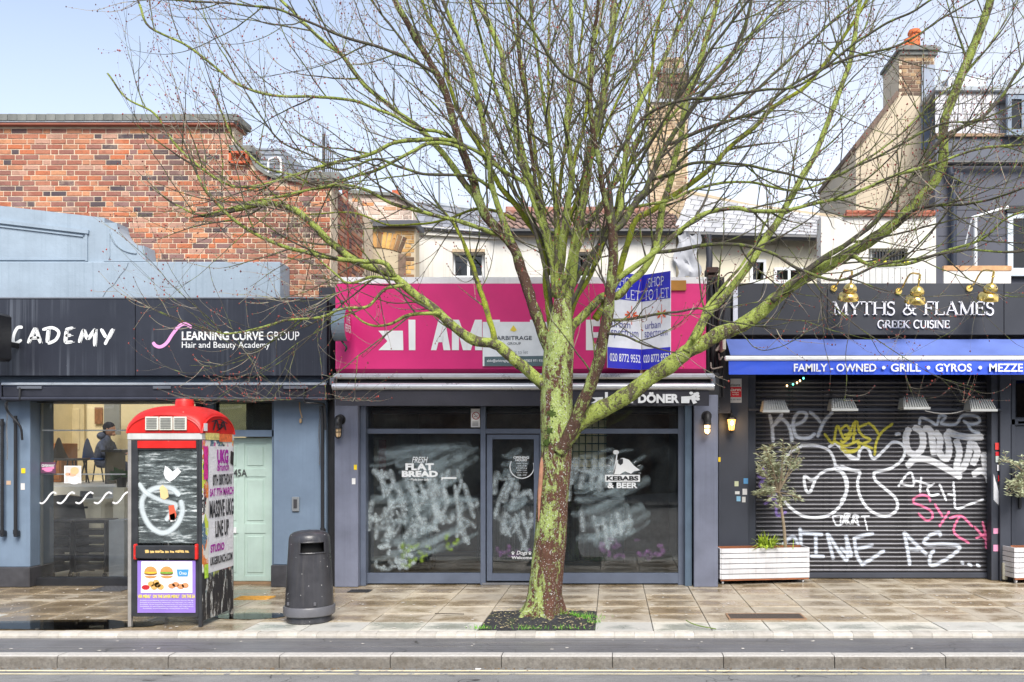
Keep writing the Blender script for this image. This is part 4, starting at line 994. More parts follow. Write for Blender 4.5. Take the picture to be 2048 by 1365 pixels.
# heavy letters drawn as outlines
def outline(par, loops, mat=m_vinyl, pl=p5):
    for l in loops: poly(par, l, mat, pl)
outline(ps, [[(862, 701), (877, 640), (890, 640), (880, 673), (887, 673), (886, 685), (877, 685), (873, 701)], [(890, 640), (901, 701), (887.2, 701), (885, 686), (886.2, 673), (881, 673)]])
outline(ps, [[(904, 701), (904, 640), (918, 640), (918, 701)], [(918.2, 640), (934, 684), (934, 701), (926, 701), (918.2, 672)], [(934.2, 684), (950, 640), (964, 640), (950, 672), (942, 701), (934.2, 701)], [(950.2, 672), (964, 640), (964.5, 701), (950.2, 701)]])
outline(ps, [[(985, 640), (1000, 640), (1000, 652), (985, 652)], [(1060, 701), (1060, 640), (1074, 640), (1074, 701)], [(1074.2, 668), (1095, 690), (1095, 701), (1074.2, 680)]])
outline(ps, [[(1112, 701), (1112, 640), (1126, 640), (1126, 701)]])
outline(ps, [[(1172, 701), (1172, 640), (1186, 640), (1186, 701)], [(1186.2, 640), (1200, 640), (1200, 653), (1186.2, 653)], [(1186.2, 665), (1197, 665), (1197, 676), (1186.2, 676)], [(1186.2, 688), (1202, 688), (1202, 701), (1186.2, 701)]])
# white letting board laid on it
lb = thing('letting_board', 'white letting board with dark grey foot stuck on the pink sign behind the trunk', 'letting board', (X(1030, YS), YS - .02, Z(733, YS)))
MB().box(X(966, YS), X(1095, YS), YS - .03, YS - .008, Z(733, YS), Z(645, YS)).build('board', M('board_white', S(226, 230, 232), .4, bump=.02), lb)
pb = on_plane(YS - .03, .003)
poly(lb, [(969, 714), (1094, 712), (1094, 732.5), (969, 732.5)], M('board_grey', S(84, 104, 108), .45), pb, 'foot_band')
pb2 = on_plane(YS - .03, .006)
vin('ARBITRAGE', 993, 680.5, 1064, 672.5, .01, lb, 0, M('ink_grey', S(60, 70, 80), .5), pb2); vin('GROUP', 1015, 690, 1042, 685, 0, lb, 0, M('ink_grey', S(60, 70, 80), .5), pb2)
vin('unit to let', 1020, 708, 1056, 701, 0, lb, 0, M('ink_pale', S(150, 158, 164), .5), pb2); vin('aldo@arbitragegroup.com / 07803 971 931', 974, 726, 1086, 719, .012, lb, 0, m_vinyl, pb2)
poly(lb, [(1020, 661), (1027, 651), (1034, 661), (1028, 664)], M('logo_yellow', S(232, 208, 70), .5), pb2, 'logo')
# V board
m_bb, m_bw = M('board_blue', S(44, 44, 190), .4, bump=.02), M('vboard_white', S(232, 234, 240), .4, bump=.02)
vb = thing('to_let_board', 'blue and white V shaped TO LET board fixed over the pink sign', 'letting board', (X(1283, YS), YS - .2, Z(740, YS)))
Yo, Yf = 11.08, 11.36
Lx, Fx, Rx = X(1215, Yo), X(1283.5, Yf), X(1341, Yo)
vz0, vz1 = Z(740, Yf), Z(580, Yf) + .19
def vface(xa, ya, xb, yb):
    o = Vector((xa, ya, 0)); u = Vector((xb - xa, yb - ya, 0)); n = Vector((u.y, -u.x, 0)).normalized()
    if n.y > 0: n = -n
    return lambda a, b, c=0: tuple(o + u * a + n * (.006 + c) + Vector((0, 0, vz0 + (vz1 - vz0) * b)))
for nm, q in (('board', (Lx, Yo, Fx - .004, Yf)), ('board', (Fx + .004, Yf, Rx, Yo))):
    pl = vface(*q); mb = MB(); c8 = [pl(0, 0, -.006), pl(1, 0, -.006), pl(1, 1, -.006), pl(0, 1, -.006), pl(0, 0, -.016), pl(1, 0, -.016), pl(1, 1, -.016), pl(0, 1, -.016)]
    mb.add(c8, [(0, 1, 2, 3), (7, 6, 5, 4), (0, 4, 5, 1), (1, 5, 6, 2), (2, 6, 7, 3), (3, 7, 4, 0)]); bd = mb.build(nm, m_bw, vb)
    for a, b in ((0, .215), (.72, 1)): mb = MB(); mb.add([pl(0, a, -.003), pl(1, a, -.003), pl(1, b, -.003), pl(0, b, -.003)], [(0, 1, 2, 3)]); mb.build('blue_band', m_bb, bd)
    mb = MB(); put_text(mb, '020 8772 9552', pl, .06, .07, .96, .155, .012); mb.build('lettering', m_bw, bd)
    mb = MB(); serif_text(mb, 'TO LET', pl, .08, .73, .96, .83, weight=1.25); serif_text(mb, 'SHOP', pl, .22, .865, .8, .955, weight=1.2); mb.build('lettering', m_bw, bd)
    mb = MB(); put_text(mb, 'urban', pl, .12, .425, .66, .5, -.005); put_text(mb, 'spectrum', pl, .1, .31, .9, .405, -.005); mb.build('lettering', M('ink_blue', S(60, 62, 150), .5), bd)
    mb = MB(); p3 = pl
    for a in range(0, 360, 45): ribbon(mb, [(.7 + .05 * math.cos(R(a)), .565 + .016 * math.sin(R(a))), (.7 + .2 * math.cos(R(a)), .565 + (.1 if a in (90, 270) else .05) * math.sin(R(a)))], .035, lambda a_, b_, c_=0: p3(a_, b_, .001), n=1)
    mb.build('star_logo', M('star_orange', S(228, 96, 50), .5), bd)
MB().box(Fx - .02, Fx + .02, Yf + .02, Yf + .06, vz0 - .1, vz1).build('post', M('post_timber', S(150, 120, 80), .8), vb)
MB().box(X(1338, YS), X(1372, YS), YS - .03, YS - .015, Z(582, YS), Z(562, YS)).build('bent_bracket', M('bracket_brass', S(170, 120, 50), .5, .3), label='bent brown strip hooked over the pink sign beside the letting board', cat='bracket')

# its awning: rail, rolled cloth, front bar, valance
ab = thing('black_awning', 'rolled black awning with silver front bar under the pink sign', 'awning', (X(1040, 11.3), 11.3, Z(812, 11.3)))
m_alu = M('aluminium', S(196, 198, 202), .32, .55, var=.06, streak=(S(150, 150, 154), .4))
YA = 11.3
MB().box(X(664, YA), X(1430, YA), YA, YA + .2, Z(758, YA), Z(747, YA), .02).build('top_rail', m_alu, ab)
mb = MB(); n = 14; p = [(YA + .16 + .1 * math.cos(R(a)), (Z(758, YA) + Z(768, YA)) / 2 - .02 + .07 * math.sin(R(a))) for a in range(0, 360, 24)]; mb.sidex(p, X(668, YA), X(1424, YA)); mb.build('cloth_roll', M('awning_cloth', S(44, 44, 52), .85, var=.2, bump=.4), ab, smooth=True)
mb = MB(); p = [(YA - .12 + .055 * math.cos(R(a)), Z(774, YA - .12) + .047 * math.sin(R(a))) for a in range(0, 360, 24)]; mb.sidex(p, X(666, YA - .12), X(1428, YA - .12)); mb.build('front_bar', m_alu, ab, smooth=True)
mb = MB(); nx = 120; v = []; zt2, zb2 = Z(779, YA - .12), Z(812, YA - .12); xa, xb = X(671, YA - .12), X(1418, YA - .12)
for i in range(nx + 1):
    x = xa + (xb - xa) * i / nx
    for j in range(6):
        s_ = j / 5; v.append((x, YA - .13 + .03 * s_ * noise.noise(Vector((x * 1.8, s_ * .8, 0))) + .012 * s_ * noise.noise(Vector((x * 7, 2, s_))), zt2 + (zb2 - zt2) * s_ + .008 * s_ * noise.noise(Vector((x * 2, 5, 0)))))
mb.add(v, [(i * 6 + j, i * 6 + j + 1, i * 6 + j + 7, i * 6 + j + 6) for i in range(nx) for j in range(5)])
val = mb.build('valance', M('awning_cloth', S(44, 44, 52), .85), ab, smooth=True)
pv = on_plane(YA - .13, .035); m_silver = M('valance_print', S(206, 208, 210), .5, bump=0)
for s_, a, b in (('DÖNER', 1276, 1358), ('I AM', 1210, 1266)): mb = MB(); put_text(mb, s_, pv, a, 807, b, 785 if s_ == 'DÖNER' else 785, .05); mb.build('lettering', m_silver, val)
poly(val, [(1362, 794), (1380, 793), (1378, 807), (1362, 807)], m_silver, pv, 'cuff'); 
mb = MB()
for a in range(0, 12): disc(mb, pv, 1388 + 7 * math.cos(a * 1.9), 793 + 6 * math.sin(a * 1.4), 4.2, 3.2, 7, layer=.0005 * a)
mb.add([pv(1380, 795), pv(1386, 797), pv(1394, 806), pv(1386, 809)], [(0, 1, 2, 3)]); mb.build('fist_emblem', m_silver, val)
poly(val, [(1184, 796), (1206, 795), (1206, 807), (1182, 807), (1192, 801)], m_silver, pv, 'arrow_tail')
for px in (668, 1425):
    MB().box(X(px - 4, YA), X(px + 4, YA), YA - .1, YA + .3, Z(772, YA), Z(757, YA), .006).build('end_bracket', M('bracket_grey', S(110, 114, 122), .4, .5), ab)
# bulkhead lamps
m_warm = EMIT('bulb_warm', (1., .62, .28), 3.2)
def bulkhead(px, py, Y, label, lit):
    o = thing('bulkhead_lamp', label, 'lamp', (X(px, Y), Y, Z(py, Y)), group='caged bulkhead lamps of the pink shop'); x, z = X(px, Y), Z(py, Y); m = M('lamp_black', (.022, .021, .021), .45)
    MB().tube(catmull([(x, Y, z + .09), (x, Y - .07, z + .1), (x, Y - .1, z + .05), (x, Y - .1, z)], 5), [.05] * 16, 12).build('elbow', m, o, smooth=True)
    MB().lathe([(.07, 0), (.07, .012)], (x, Y - .012, z + .09), 16, 'Y').build('wall_plate', m, o)
    MB().lathe([(.05, .0), (.055, -.02), (.055, -.035)], (x, Y - .1, z), 14).build('collar', m, o, smooth=True)
    MB().lathe([(.036, -.035), (.036, -.11), (.028, -.14), (.008, -.152)], (x, Y - .1, z), 12).build('glass', m_warm if lit else M('lamp_glass', S(230, 196, 150), .2), o, smooth=True)
    for k in range(6):
        a = k * math.pi / 3; p = [(x + .046 * math.cos(a) * s_, Y - .1 + .046 * math.sin(a) * s_, z + h) for s_, h in ((1, -.03), (1, -.1), (.8, -.145), (.15, -.165))]
        MB().tube(p, .0045, 5).build('cage_wire', m, o)
    MB().lathe([(.047, -.085), (.05, -.08), (.047, -.075), (.044, -.08)], (x, Y - .1, z), 14, cap=False).build('cage_ring', m, o)
bulkhead(681, 853, YM, 'caged black bulkhead lamp on the pilaster beside the flat bread window', False)
bulkhead(1413, 846, YM, 'caged bulkhead lamp glowing on the pilaster beside the kebab emblem window', True)
# round hanging sign between the shops
sg = thing('projecting_sign', 'round pink and black projecting bar sign between academy and pink shop', 'sign', (X(690, 11.1), 11.1, Z(680, 11.1)))
m_shell = M('sign_shell', S(120, 134, 146), .3, .3, var=.1)
cx_, cz_ = X(696, 11.1), Z(650, 11.1)
mb = MB(); n = 30; ra, rb_ = .155, .21
for k in range(n):
    a0, a1 = 2 * math.pi * k / n, 2 * math.pi * (k + 1) / n
    mb.add([(cx_ - .17, 11.1 + ra * math.cos(a0), cz_ + rb_ * math.sin(a0)), (cx_ - .17, 11.1 + ra * math.cos(a1), cz_ + rb_ * math.sin(a1)), (cx_, 11.1 + ra * math.cos(a1), cz_ + rb_ * math.sin(a1)), (cx_, 11.1 + ra * math.cos(a0), cz_ + rb_ * math.sin(a0))], [(0, 1, 2, 3)])
mb.build('drum', m_shell, sg, smooth=True)
for dx, nm in ((-.17, 'rear_disc'), (.0, 'face_disc')):
    mb = MB(); mb.add([(cx_ + dx, 11.1 + ra * math.cos(2 * math.pi * k / n), cz_ + rb_ * math.sin(2 * math.pi * k / n)) for k in range(n)], [tuple(range(n))]); mb.build(nm, m_pink, sg)
sp = lambda a, b, c=0: (cx_ + .004 + c, 11.1 - a, cz_ + b)
mb = MB(); put_text(mb, 'THE', lambda a, b, c=0: sp(-a, b), -.1, .02, .08, .11, .02); put_text(mb, 'FEVER', lambda a, b, c=0: sp(-a, b), -.12, -.1, .12, .0, .03); mb.build('lettering', m_vinyl, sg)
MB().tube([(cx_ - .08, 11.1, cz_ + rb_), (cx_ - .08, 11.1, cz_ + rb_ + .06)], .01, 8).ell((cx_ - .08, 11.1, cz_ + rb_ + .08), .025).build('finial', M('finial_teal', S(60, 100, 110), .3, .5), sg, smooth=True)
MB().tube(catmull([(cx_ - .08, 11.1, cz_ - rb_), (cx_ - .02, 11.1, cz_ - rb_ - .08), (cx_ - .05, 11.15, cz_ - rb_ - .12)], 4), .012, 8).build('scroll', M('scroll_green', S(40, 70, 60), .4, .4), sg, smooth=True)
MB().tube([(cx_ - .08, 11.2, cz_ - .1), (cx_ - .1, 11.6, cz_ - .1)], .015, 8).build('wall_arm', m_black, sg)
# tangle of pipes and cables in the gap beside the restaurant
gp = thing('service_pipes', 'black pipes and cables in the gap beside the restaurant fascia', 'pipes', (X(1436, 11.9), 11.9, 2.5))
MB().box(X(1413, 12), X(1440, 12), 12.0, 12.35, 2.4, 4.2).build('black_infill', m_black, gp)  # solid black block, the darkness of the gap put in as colour
for i in range(5):
    xx = 1416 + i * 8; MB().tube(catmull([W(xx + rnd(-3, 3), y, 11.9 + rnd(-.03, .05)) for y in range(555, 800, 30)], 3), rnd(.012, .03), 7).build('cable', M('cable_black', (.02, .02, .022), .5), gp, smooth=True)
for i in range(4): MB().tube(catmull([W(1420 + rnd(0, 25), 690 + i * 18, 11.85), W(1432 + rnd(-8, 8), 702 + i * 18, 11.8), W(1445, 694 + i * 20, 11.85)], 4), .012, 6).build('cable', M('cable_grey', S(150, 140, 130), .6), gp, smooth=True)
for k, yy in enumerate((540, 556, 572)): MB().box(X(1410 + k * 2, 12.2), X(1434 + k * 3, 12.2), 12.0, 12.3, Z(yy + 12, 12.2), Z(yy, 12.2), .01).build('old_bracket', M('bracket_rust', S(66, 46, 40), .8), gp)
# ================================================================== the restaurant: grey fascia, blue awning, shutter
gk = thing('restaurant_front', 'dark grey restaurant front with pilasters around the graffitied shutter', 'building', (3.5, 12.4, 0))
m_char = M('charcoal_paint', S(60, 64, 74), .5, var=.12, scale=2, bump=.08, wear=(S(112, 114, 120), .77))
YT, YSH = 12.2, 12.42
ztop = Z(745, YT)
MB().box(X(1437, YT), X(1497, YT), YT, YT + .5, 0, 3.4, .006).build('pilaster', m_char, gk)
MB().box(X(1497, YT) + .002, X(1514, YT), YT + .1, YT + .45, 0, 3.4, .004).build('shutter_guide', m_char, gk)
MB().box(X(1986, YT), X(2000, YT), YT + .05, YT + .45, 0, 3.4, .004).build('shutter_guide', m_char, gk)
MB().box(X(2000, YT) + .002, X(2022, YT), YT, YT + .5, 0, 3.4, .006).build('pilaster', m_char, gk)
MB().box(X(1437, YT), X(2200, YT), YT + .02, YT + .6, 3.02, 4.13).build('wall_above', m_dark, gk)
MB().box(X(1437, YT), X(2200, YT), 12.9, 13.1, 0, 4.0).build('rear_wall', m_dark, gk)
dr = MB().box(X(2022, YT) + .002, X(2200, YT), YT + .12, YT + .17, 0, 3.1).build('side_door', m_char, gk)
for a, b, c, d in ((2028, 2036, 760, 1150), (2041, 2120, 842, 848), (2022.3, 2120, 838, 850)): MB().box(X(a, YT), X(b, YT), YT + .08, YT + .12, Z(d, YT), Z(c, YT), .004).build('door_rail', m_char, dr)
MB().box(X(2040, YT), X(2120, YT), YT + .1, YT + .118, Z(834, YT), Z(760, YT)).build('fanlight_pane', GLASS('dark_pane', (.08, .08, .08)), dr)
MB().box(X(2044, YT), X(2050, YT), YT + .09, YT + .12, Z(1018, YT), Z(985, YT), .006).build('letter_box', m_black, dr)
# roller shutter with one piece for each slat
PITCH = .0626; zs0 = .09; nsl = 44
def sprof(z):                                         # how far the curved slats stand out at height z
    u = ((z - zs0) / PITCH) % 1.0
    return .02 * math.sin(math.pi * min(1, u / .86)) if u < .86 else -.004
m_slat = M('shutter_slat', S(78, 78, 83), .3, .35, var=.25, scale=5, rand=.18, bump=.05)
sh = thing('roller_shutter', 'black roller shutter covered in white, yellow and pink graffiti', 'shutter', (X(1750, YSH), YSH, 0))
xa, xb = X(1512, YSH), X(1988, YSH)
pr_ = [(-.02 * math.sin(math.pi * k / 7), k / 7 * .86 * PITCH) for k in range(8)]
mb = MB(); mb.sidex(pr_ + [(.004, .86 * PITCH), (.004, PITCH * .995), (.012, PITCH * .995), (.012, 0)], 0, xb - xa); slm = mesh_of('slat', mb, m_slat, True); slm.set_sharp_from_angle(angle=R(50))
for i in range(nsl): piece('slat', slm, sh, (xa, YSH, zs0 + PITCH * i))
MB().box(xa, xb, YSH - .03, YSH + .02, .012, .088, .006).build('bottom_rail', m_char, sh)
c4 = lambda a, b: (1420 + a / 3.033, 740 + b / 3.033)
c5 = lambda a, b: (1680 + a / 3.033, 740 + b / 3.033)
_gl = [0]
def gplace(a, b, c=0):
    x, z = X(a, YSH), Z(b, YSH); x = min(max(x, xa), xb); return (x, YSH - max(sprof(z), 0) - .0016 - _gl[0], z)
def grib(mb, pts, w):
    p = [Vector((a, b, 0)) for a, b in pts]; p = catmull(p, 6) if len(p) > 2 else p
    q = [p[0]]
    for a, b in zip(p[:-1], p[1:]):
        n = max(1, int((b - a).length / 1.3))
        for k in range(1, n + 1): q.append(a.lerp(b, k / n))
    m = len(q); v = []; uv = []; f = []; nc = max(4, int(w / 1.4))
    for i, e in enumerate(q):
        t = (q[min(i + 1, m - 1)] - q[max(i - 1, 0)]).normalized(); nr = Vector((-t.y, t.x, 0))
        ww = w * (1 if 1 < i < m - 2 else .7)
        for k in range(nc + 1):
            s_ = k / nc; g = e + nr * ww * (s_ - .5); v.append(gplace(g.x, g.y)); uv.append((s_, i / 6))
    for i in range(m - 1):
        for k in range(nc): o = i * (nc + 1) + k; f.append((o, o + 1, o + nc + 2, o + nc + 1))
    mb.add(v, f, uv)
def tagset(strokes, w, mat, conv, lay):
    _gl[0] = lay; mb = MB()
    for i, s_ in enumerate(strokes):
        _gl[0] = lay + (i % 6) * .0003; grib(mb, [conv(a, b) for a, b in s_], w * 1.15)
    mb.build('graffiti_tag', mat, sh, smooth=True)
g_w = PAINT('spray_white', S(226, 230, 236), .95, .16); g_c = PAINT('spray_chrome', S(214, 216, 220), .94, .1); g_b = PAINT('spray_pale', S(206, 214, 226), .9, .3)
g_y = PAINT('spray_yellow', S(204, 196, 74), .92, .2); g_p = PAINT('spray_pink', S(232, 118, 160), .92, .25); g_v = PAINT('spray_violet', S(150, 128, 200), .85, .3)
tagset([[(285, 640), (320, 665), (300, 700), (345, 735)], [(330, 690), (400, 750), (345, 765)], [(325, 815), (395, 785), (405, 880), (465, 860)], [(320, 590), (335, 640), (310, 690)]], 7, g_v, c4, 0)
tagset([[(360, 270), (375, 340), (382, 440)], [(440, 265), (390, 330), (374, 352)], [(385, 340), (430, 300), (470, 330), (490, 380), (497, 440)], [(480, 345), (560, 315), (585, 270), (540, 258), (505, 310), (520, 400), (590, 415), (640, 385)], [(600, 252), (645, 290), (672, 322)], [(745, 255), (690, 315), (650, 410)]], 9, g_b, c4, .0004)
tagset([[(545, 460), (640, 460), (720, 490), (755, 560), (752, 600), (700, 612), (645, 655), (605, 742), (578, 720), (572, 645), (612, 668), (655, 650)], [(755, 605), (805, 625), (832, 690), (810, 790), (740, 870), (650, 897), (560, 885), (480, 830), (438, 770)], [(715, 470), (760, 450), (800, 485), (850, 535), (905, 540)], [(750, 580), (820, 603), (910, 616)], [(430, 640), (445, 560), (500, 490), (560, 462)]], 6.2, g_w, c4, .0016)
tagset([[(0, 580), (60, 605), (118, 620), (105, 680), (118, 760), (160, 832), (230, 880), (300, 882), (345, 840), (335, 780), (270, 720), (212, 668), (203, 620)], [(203, 622), (300, 600), (370, 550), (393, 490), (370, 450), (318, 440), (268, 485), (215, 535), (190, 530), (172, 482), (140, 470), (115, 500), (108, 540), (60, 520), (0, 462)], [(0, 612), (28, 660), (36, 740), (0, 805)]], 6.2, g_w, c5, .0016)
tagset([[(690, 385), (745, 445), (770, 340), (818, 420), (882, 312), (905, 385)], [(790, 470), (820, 502), (880, 492), (912, 452)], [(745, 430), (820, 460), (905, 425)]], 5.6, g_y, c4, .0032)
tagset([[(0, 365), (40, 338), (62, 395), (20, 440), (0, 425)], [(92, 308), (84, 380), (78, 445)], [(20, 395), (100, 385)], [(168, 325), (112, 355), (135, 400), (182, 425), (130, 452)], [(165, 318), (205, 350), (240, 402)], [(322, 325), (255, 375), (218, 440), (208, 520)], [(0, 465), (60, 492), (118, 468), (108, 440), (200, 480)]], 5.6, g_y, c5, .0032)
tagset([[(420, 350), (398, 410), (412, 490), (462, 512), (500, 460), (492, 380), (440, 345)], [(500, 355), (545, 370), (560, 450), (568, 518)], [(570, 370), (605, 420), (600, 500), (645, 540), (660, 470), (640, 380)], [(640, 370), (700, 395), (780, 410), (868, 408)], [(700, 420), (722, 500), (705, 590), (740, 600), (775, 520), (790, 430)], [(800, 440), (830, 500), (800, 580)], [(402, 590), (450, 545), (540, 548), (640, 598), (735, 655)], [(868, 500), (880, 590), (908, 690)], [(800, 642), (850, 612), (900, 640)], [(345, 380), (350, 400)]], 13, g_c, c5, .0026)
tagset([[(480, 335), (488, 292), (540, 308), (585, 332), (602, 280), (640, 285), (612, 325), (700, 330), (742, 278), (830, 285), (842, 318), (785, 330), (742, 308)], [(770, 328), (800, 370), (850, 384)]], 7.5, g_b, c5, .0006)
tagset([[(350, 710), (400, 640), (432, 628), (442, 702), (365, 690)], [(490, 650), (482, 750)], [(448, 668), (550, 702)], [(572, 688), (530, 718), (548, 762), (602, 752)], [(600, 690), (642, 795)], [(650, 752), (690, 762)], [(685, 678), (692, 760), (702, 840), (785, 815), (870, 785)]], 4.6, g_w, c5, .0036)
tagset([[(740, 890), (765, 942), (805, 930), (800, 885), (742, 888)], [(820, 935), (815, 875), (850, 880), (822, 905), (850, 938)], [(865, 940), (870, 880), (900, 890), (872, 912), (905, 945)]], 3.4, g_w, c4, .0036)
tagset([[(5, 880), (0, 940)], [(10, 930), (48, 875), (40, 940)], [(62, 940), (92, 880), (110, 945)], [(125, 890), (180, 886)], [(145, 890), (165, 975)]], 3.4, g_w, c5, .0036)
tagset([[(440, 1060), (500, 1010), (535, 1060)], [(545, 955), (552, 1072)], [(540, 985), (685, 1000)], [(640, 1000), (642, 1122)], [(605, 1128), (695, 1132)], [(708, 990), (748, 1152)], [(712, 992), (800, 1128), (832, 1142), (826, 1000)]], 8.4, g_b, c4, .0012)
tagset([[(30, 1000), (48, 1060), (66, 1128), (0, 1078)], [(84, 1012), (100, 1120), (132, 1182)], [(205, 990), (88, 1018)], [(202, 1060), (100, 1088)], [(270, 1092), (200, 1140), (125, 1186)], [(385, 980), (406, 1080), (422, 1187)], [(385, 982), (450, 1050), (527, 1122)], [(402, 1086), (485, 1090)], [(605, 1018), (600, 985), (550, 1000), (508, 1040), (530, 1060), (620, 1058), (712, 1066), (716, 1092), (640, 1150), (552, 1186), (545, 1130), (572, 1088)]], 8.4, g_b, c5, .0012)
tagset([[(728, 1162), (752, 1178)], [(772, 1172), (798, 1190)], [(824, 1180), (848, 1196)]], 7.5, g_b, c5, .0012)
tagset([[(545, 805), (535, 772), (492, 760), (448, 780), (448, 808), (500, 828), (552, 860), (556, 898), (520, 912), (470, 868)], [(570, 812), (622, 892)], [(662, 856), (598, 952)], [(658, 902), (730, 885), (802, 952)], [(725, 878), (688, 982), (782, 1052)], [(860, 918), (880, 1000), (884, 1086)], [(820, 1022), (905, 985)], [(810, 948), (905, 1055)]], 5.4, g_p, c5, .004)
for q in ((1986.5, 1057, 1996, 1068), (1986.5, 1090, 1996, 1103)): flat('pink_spray', M('pink_on_guide', S(224, 150, 184), .6), *q, YT + .05, .002, gk)
poly(gk, [(1987, 948), (1998, 985), (1998, 1012), (1987, 1000)], M('white_on_guide', S(214, 216, 222), .6), on_plane(YT + .05, .003), 'white_spray')

# fascia
YF = 12.02
m_gf2 = M('grey_fascia', S(56, 58, 64), .35, var=.06, scale=1.2, bump=.03)
fz = thing('fascia_sign', 'grey fascia sign of the restaurant with raised white serif letters', 'sign', (X(1800, YF), YF, Z(670, YF)))
for a, b in ((1476, 1654.5), (1655, 2008), (2008.5, 2200)): MB().box(X(a, YF), X(b, YF) - .003, YF, YF + .16, Z(670, YF), Z(567, YF), .004).build('panel', m_gf2, fz)
MB().box(X(1466, YF), X(1475.5, YF), YF - .01, YF + .16, Z(668, YF), Z(572, YF), .003).build('end_strip', M('strip_white', S(206, 210, 220), .5), fz)
m_let = M('letter_white', (.86, .86, .9), .4, bump=0)
def raised(s, a0, b0, a1, b1, dp, wt):
    tot = sum(SER[c][0] for c in s); x = a0
    for c in s:
        w = SER[c][0] * (a1 - a0) / tot
        if c != ' ': mb = MB(); serif_text(mb, c, on_plane(YF, .002), x, b0, x + w, b1, depth=dp, weight=wt); mb.build('raised_letter', m_let, fz)
        x += w
raised('MYTHS & FLAMES', 1665, 631, 1988, 604, .025, 1.); raised('GREEK CUISINE', 1754, 657, 1899, 641.5, .02, 1.2)
# gilt swan neck lamps
m_gold = M('polished_brass', S(238, 206, 120), .16, .9, var=.08, bump=.03)
names = ('first gilt swan neck lamp over the fascia, nearest the tree', 'middle gilt swan neck lamp over the ampersand of the fascia', 'last gilt swan neck lamp, over the end of the word FLAMES')
for (px, py), lb_ in zip(((1697, 592), (1831, 598), (1977, 592)), names):
    Yl = 11.62; x, z = X(px, Yl), Z(py, Yl); o = thing('swan_neck_lamp', lb_, 'lamp', (x, YF, z), group='gilt lamps over the restaurant fascia'); k = 1.12
    tilt = lambda mb: [mb.v.__setitem__(i, (q[0], Yl + (q[1] - Yl) * .9 - (q[2] - z) * .42, z + (q[2] - z) * .9 + (q[1] - Yl) * .42)) for i, q in enumerate(mb.v)] and mb
    tilt(MB().lathe([(r * k, h * k) for r, h in ((.012, .16), (.03, .15), (.055, .135), (.078, .1), (.084, .07), (.072, .045))], (x + .012, Yl, z), 20)).build('cap', m_gold, o, smooth=True)
    tilt(MB().lathe([(r * k, h * k) for r, h in ((.07, .045), (.1, .03), (.118, .0), (.127, -.045), (.12, -.05), (.1, -.03))], (x, Yl, z), 24, cap=False)).build('shade', m_gold, o, smooth=True)
    tilt(MB().lathe([(r * k, h * k) for r, h in ((.11, -.044), (.02, -.04))], (x, Yl, z), 20)).build('reflector', M('lamp_inner', (.75, .72, .62), .5), o)
    tilt(MB().lathe([(r * k, h * k) for r, h in ((.008, .3), (.014, .29), (.014, .24), (.022, .235), (.012, .22), (.012, .16))], (x + .012, Yl, z), 12)).build('finial', m_gold, o, smooth=True)
    MB().tube(catmull([(x - .1, YF, z + .17), (x - .08, YF - .1, z + .2), (x - .02, YF - .24, z + .36), (x + .012, Yl - .11, z + .31)], 5), .012, 8).build('neck', m_gold, o, smooth=True)
    MB().lathe([(.045, 0), (.045, .012), (.03, .03)], (x - .1, YF - .03, z + .17), 14, 'Y').build('wall_rose', m_gold, o, smooth=True)
# awning
Ya, Yb_ = 12.0, 11.55
ba = thing('blue_awning', 'blue awning with white bar and lettered valance over the shutter', 'awning', (X(1750, Ya), Ya, Z(750, Ya)))
m_top, m_val = M('awning_faded', S(90, 110, 176), .75, var=.14, scale=2.5, bump=.12), M('awning_blue', S(30, 76, 200), .6, var=.1, scale=3, bump=.1)
def cloth(name, mat, za, ya, zb, yb, xa, xb, amp, par, nx=150, ny=8):
    mb = MB(); v = []
    for i in range(nx + 1):
        x = xa + (xb - xa) * i / nx
        for j in range(ny + 1):
            s_ = j / ny; w = amp * math.sin(math.pi * min(1, s_ + .15)) * (noise.noise(Vector((x * 1.6, s_, 4))) + .5 * noise.noise(Vector((x * 6 + s_ * 2, s_ * 1.5, 9))))
            v.append((x, ya + (yb - ya) * s_ + w, za + (zb - za) * s_ + w * .5))
    mb.add(v, [(i * (ny + 1) + j, i * (ny + 1) + j + 1, (i + 1) * (ny + 1) + j + 1, (i + 1) * (ny + 1) + j) for i in range(nx) for j in range(ny)])
    return mb.build(name, mat, par, smooth=True)
cloth('canopy', m_top, Z(679, Ya), Ya, Z(711, Yb_), Yb_, X(1456, 11.8), X(2200, 11.8), .03, ba)
MB().box(X(1449, Yb_), X(2200, Yb_), Yb_ - .035, Yb_ + .03, Z(722, Yb_), Z(712.5, Yb_), .015).build('front_bar', M('bar_white', (.76, .77, .76), .4, wear=((.4, .42, .3), .74)), ba)
va = cloth('valance', m_val, Z(722, Yb_), Yb_ - .01, Z(750, Yb_), Yb_ - .03, X(1457, Yb_), X(2200, Yb_), .012, ba)
pv2 = on_plane(Yb_, .055)
for s_, a, b in (('FAMILY - OWNED', 1586, 1750), ('GRILL', 1779, 1839), ('GYROS', 1868, 1940), ('MEZZE', 1975, 2042), ('DRINKS', 2075, 2150)): mb = MB(); put_text(mb, s_, pv2, a, 744.5, b, 728.5, .02); mb.build('lettering', m_vinyl, va)
mb = MB(); [disc(mb, pv2, a, 736.5, 3.6, 3.6) for a in (1765, 1854, 1957, 2058)]; mb.build('bullet', m_vinyl, va)
MB().box(X(1445, Yb_), X(1452, Yb_), Yb_, 12.1, Z(700, Yb_), Z(678, Yb_), .01).build('end_bracket', M('bracket_cream', S(190, 184, 170), .5), ba)
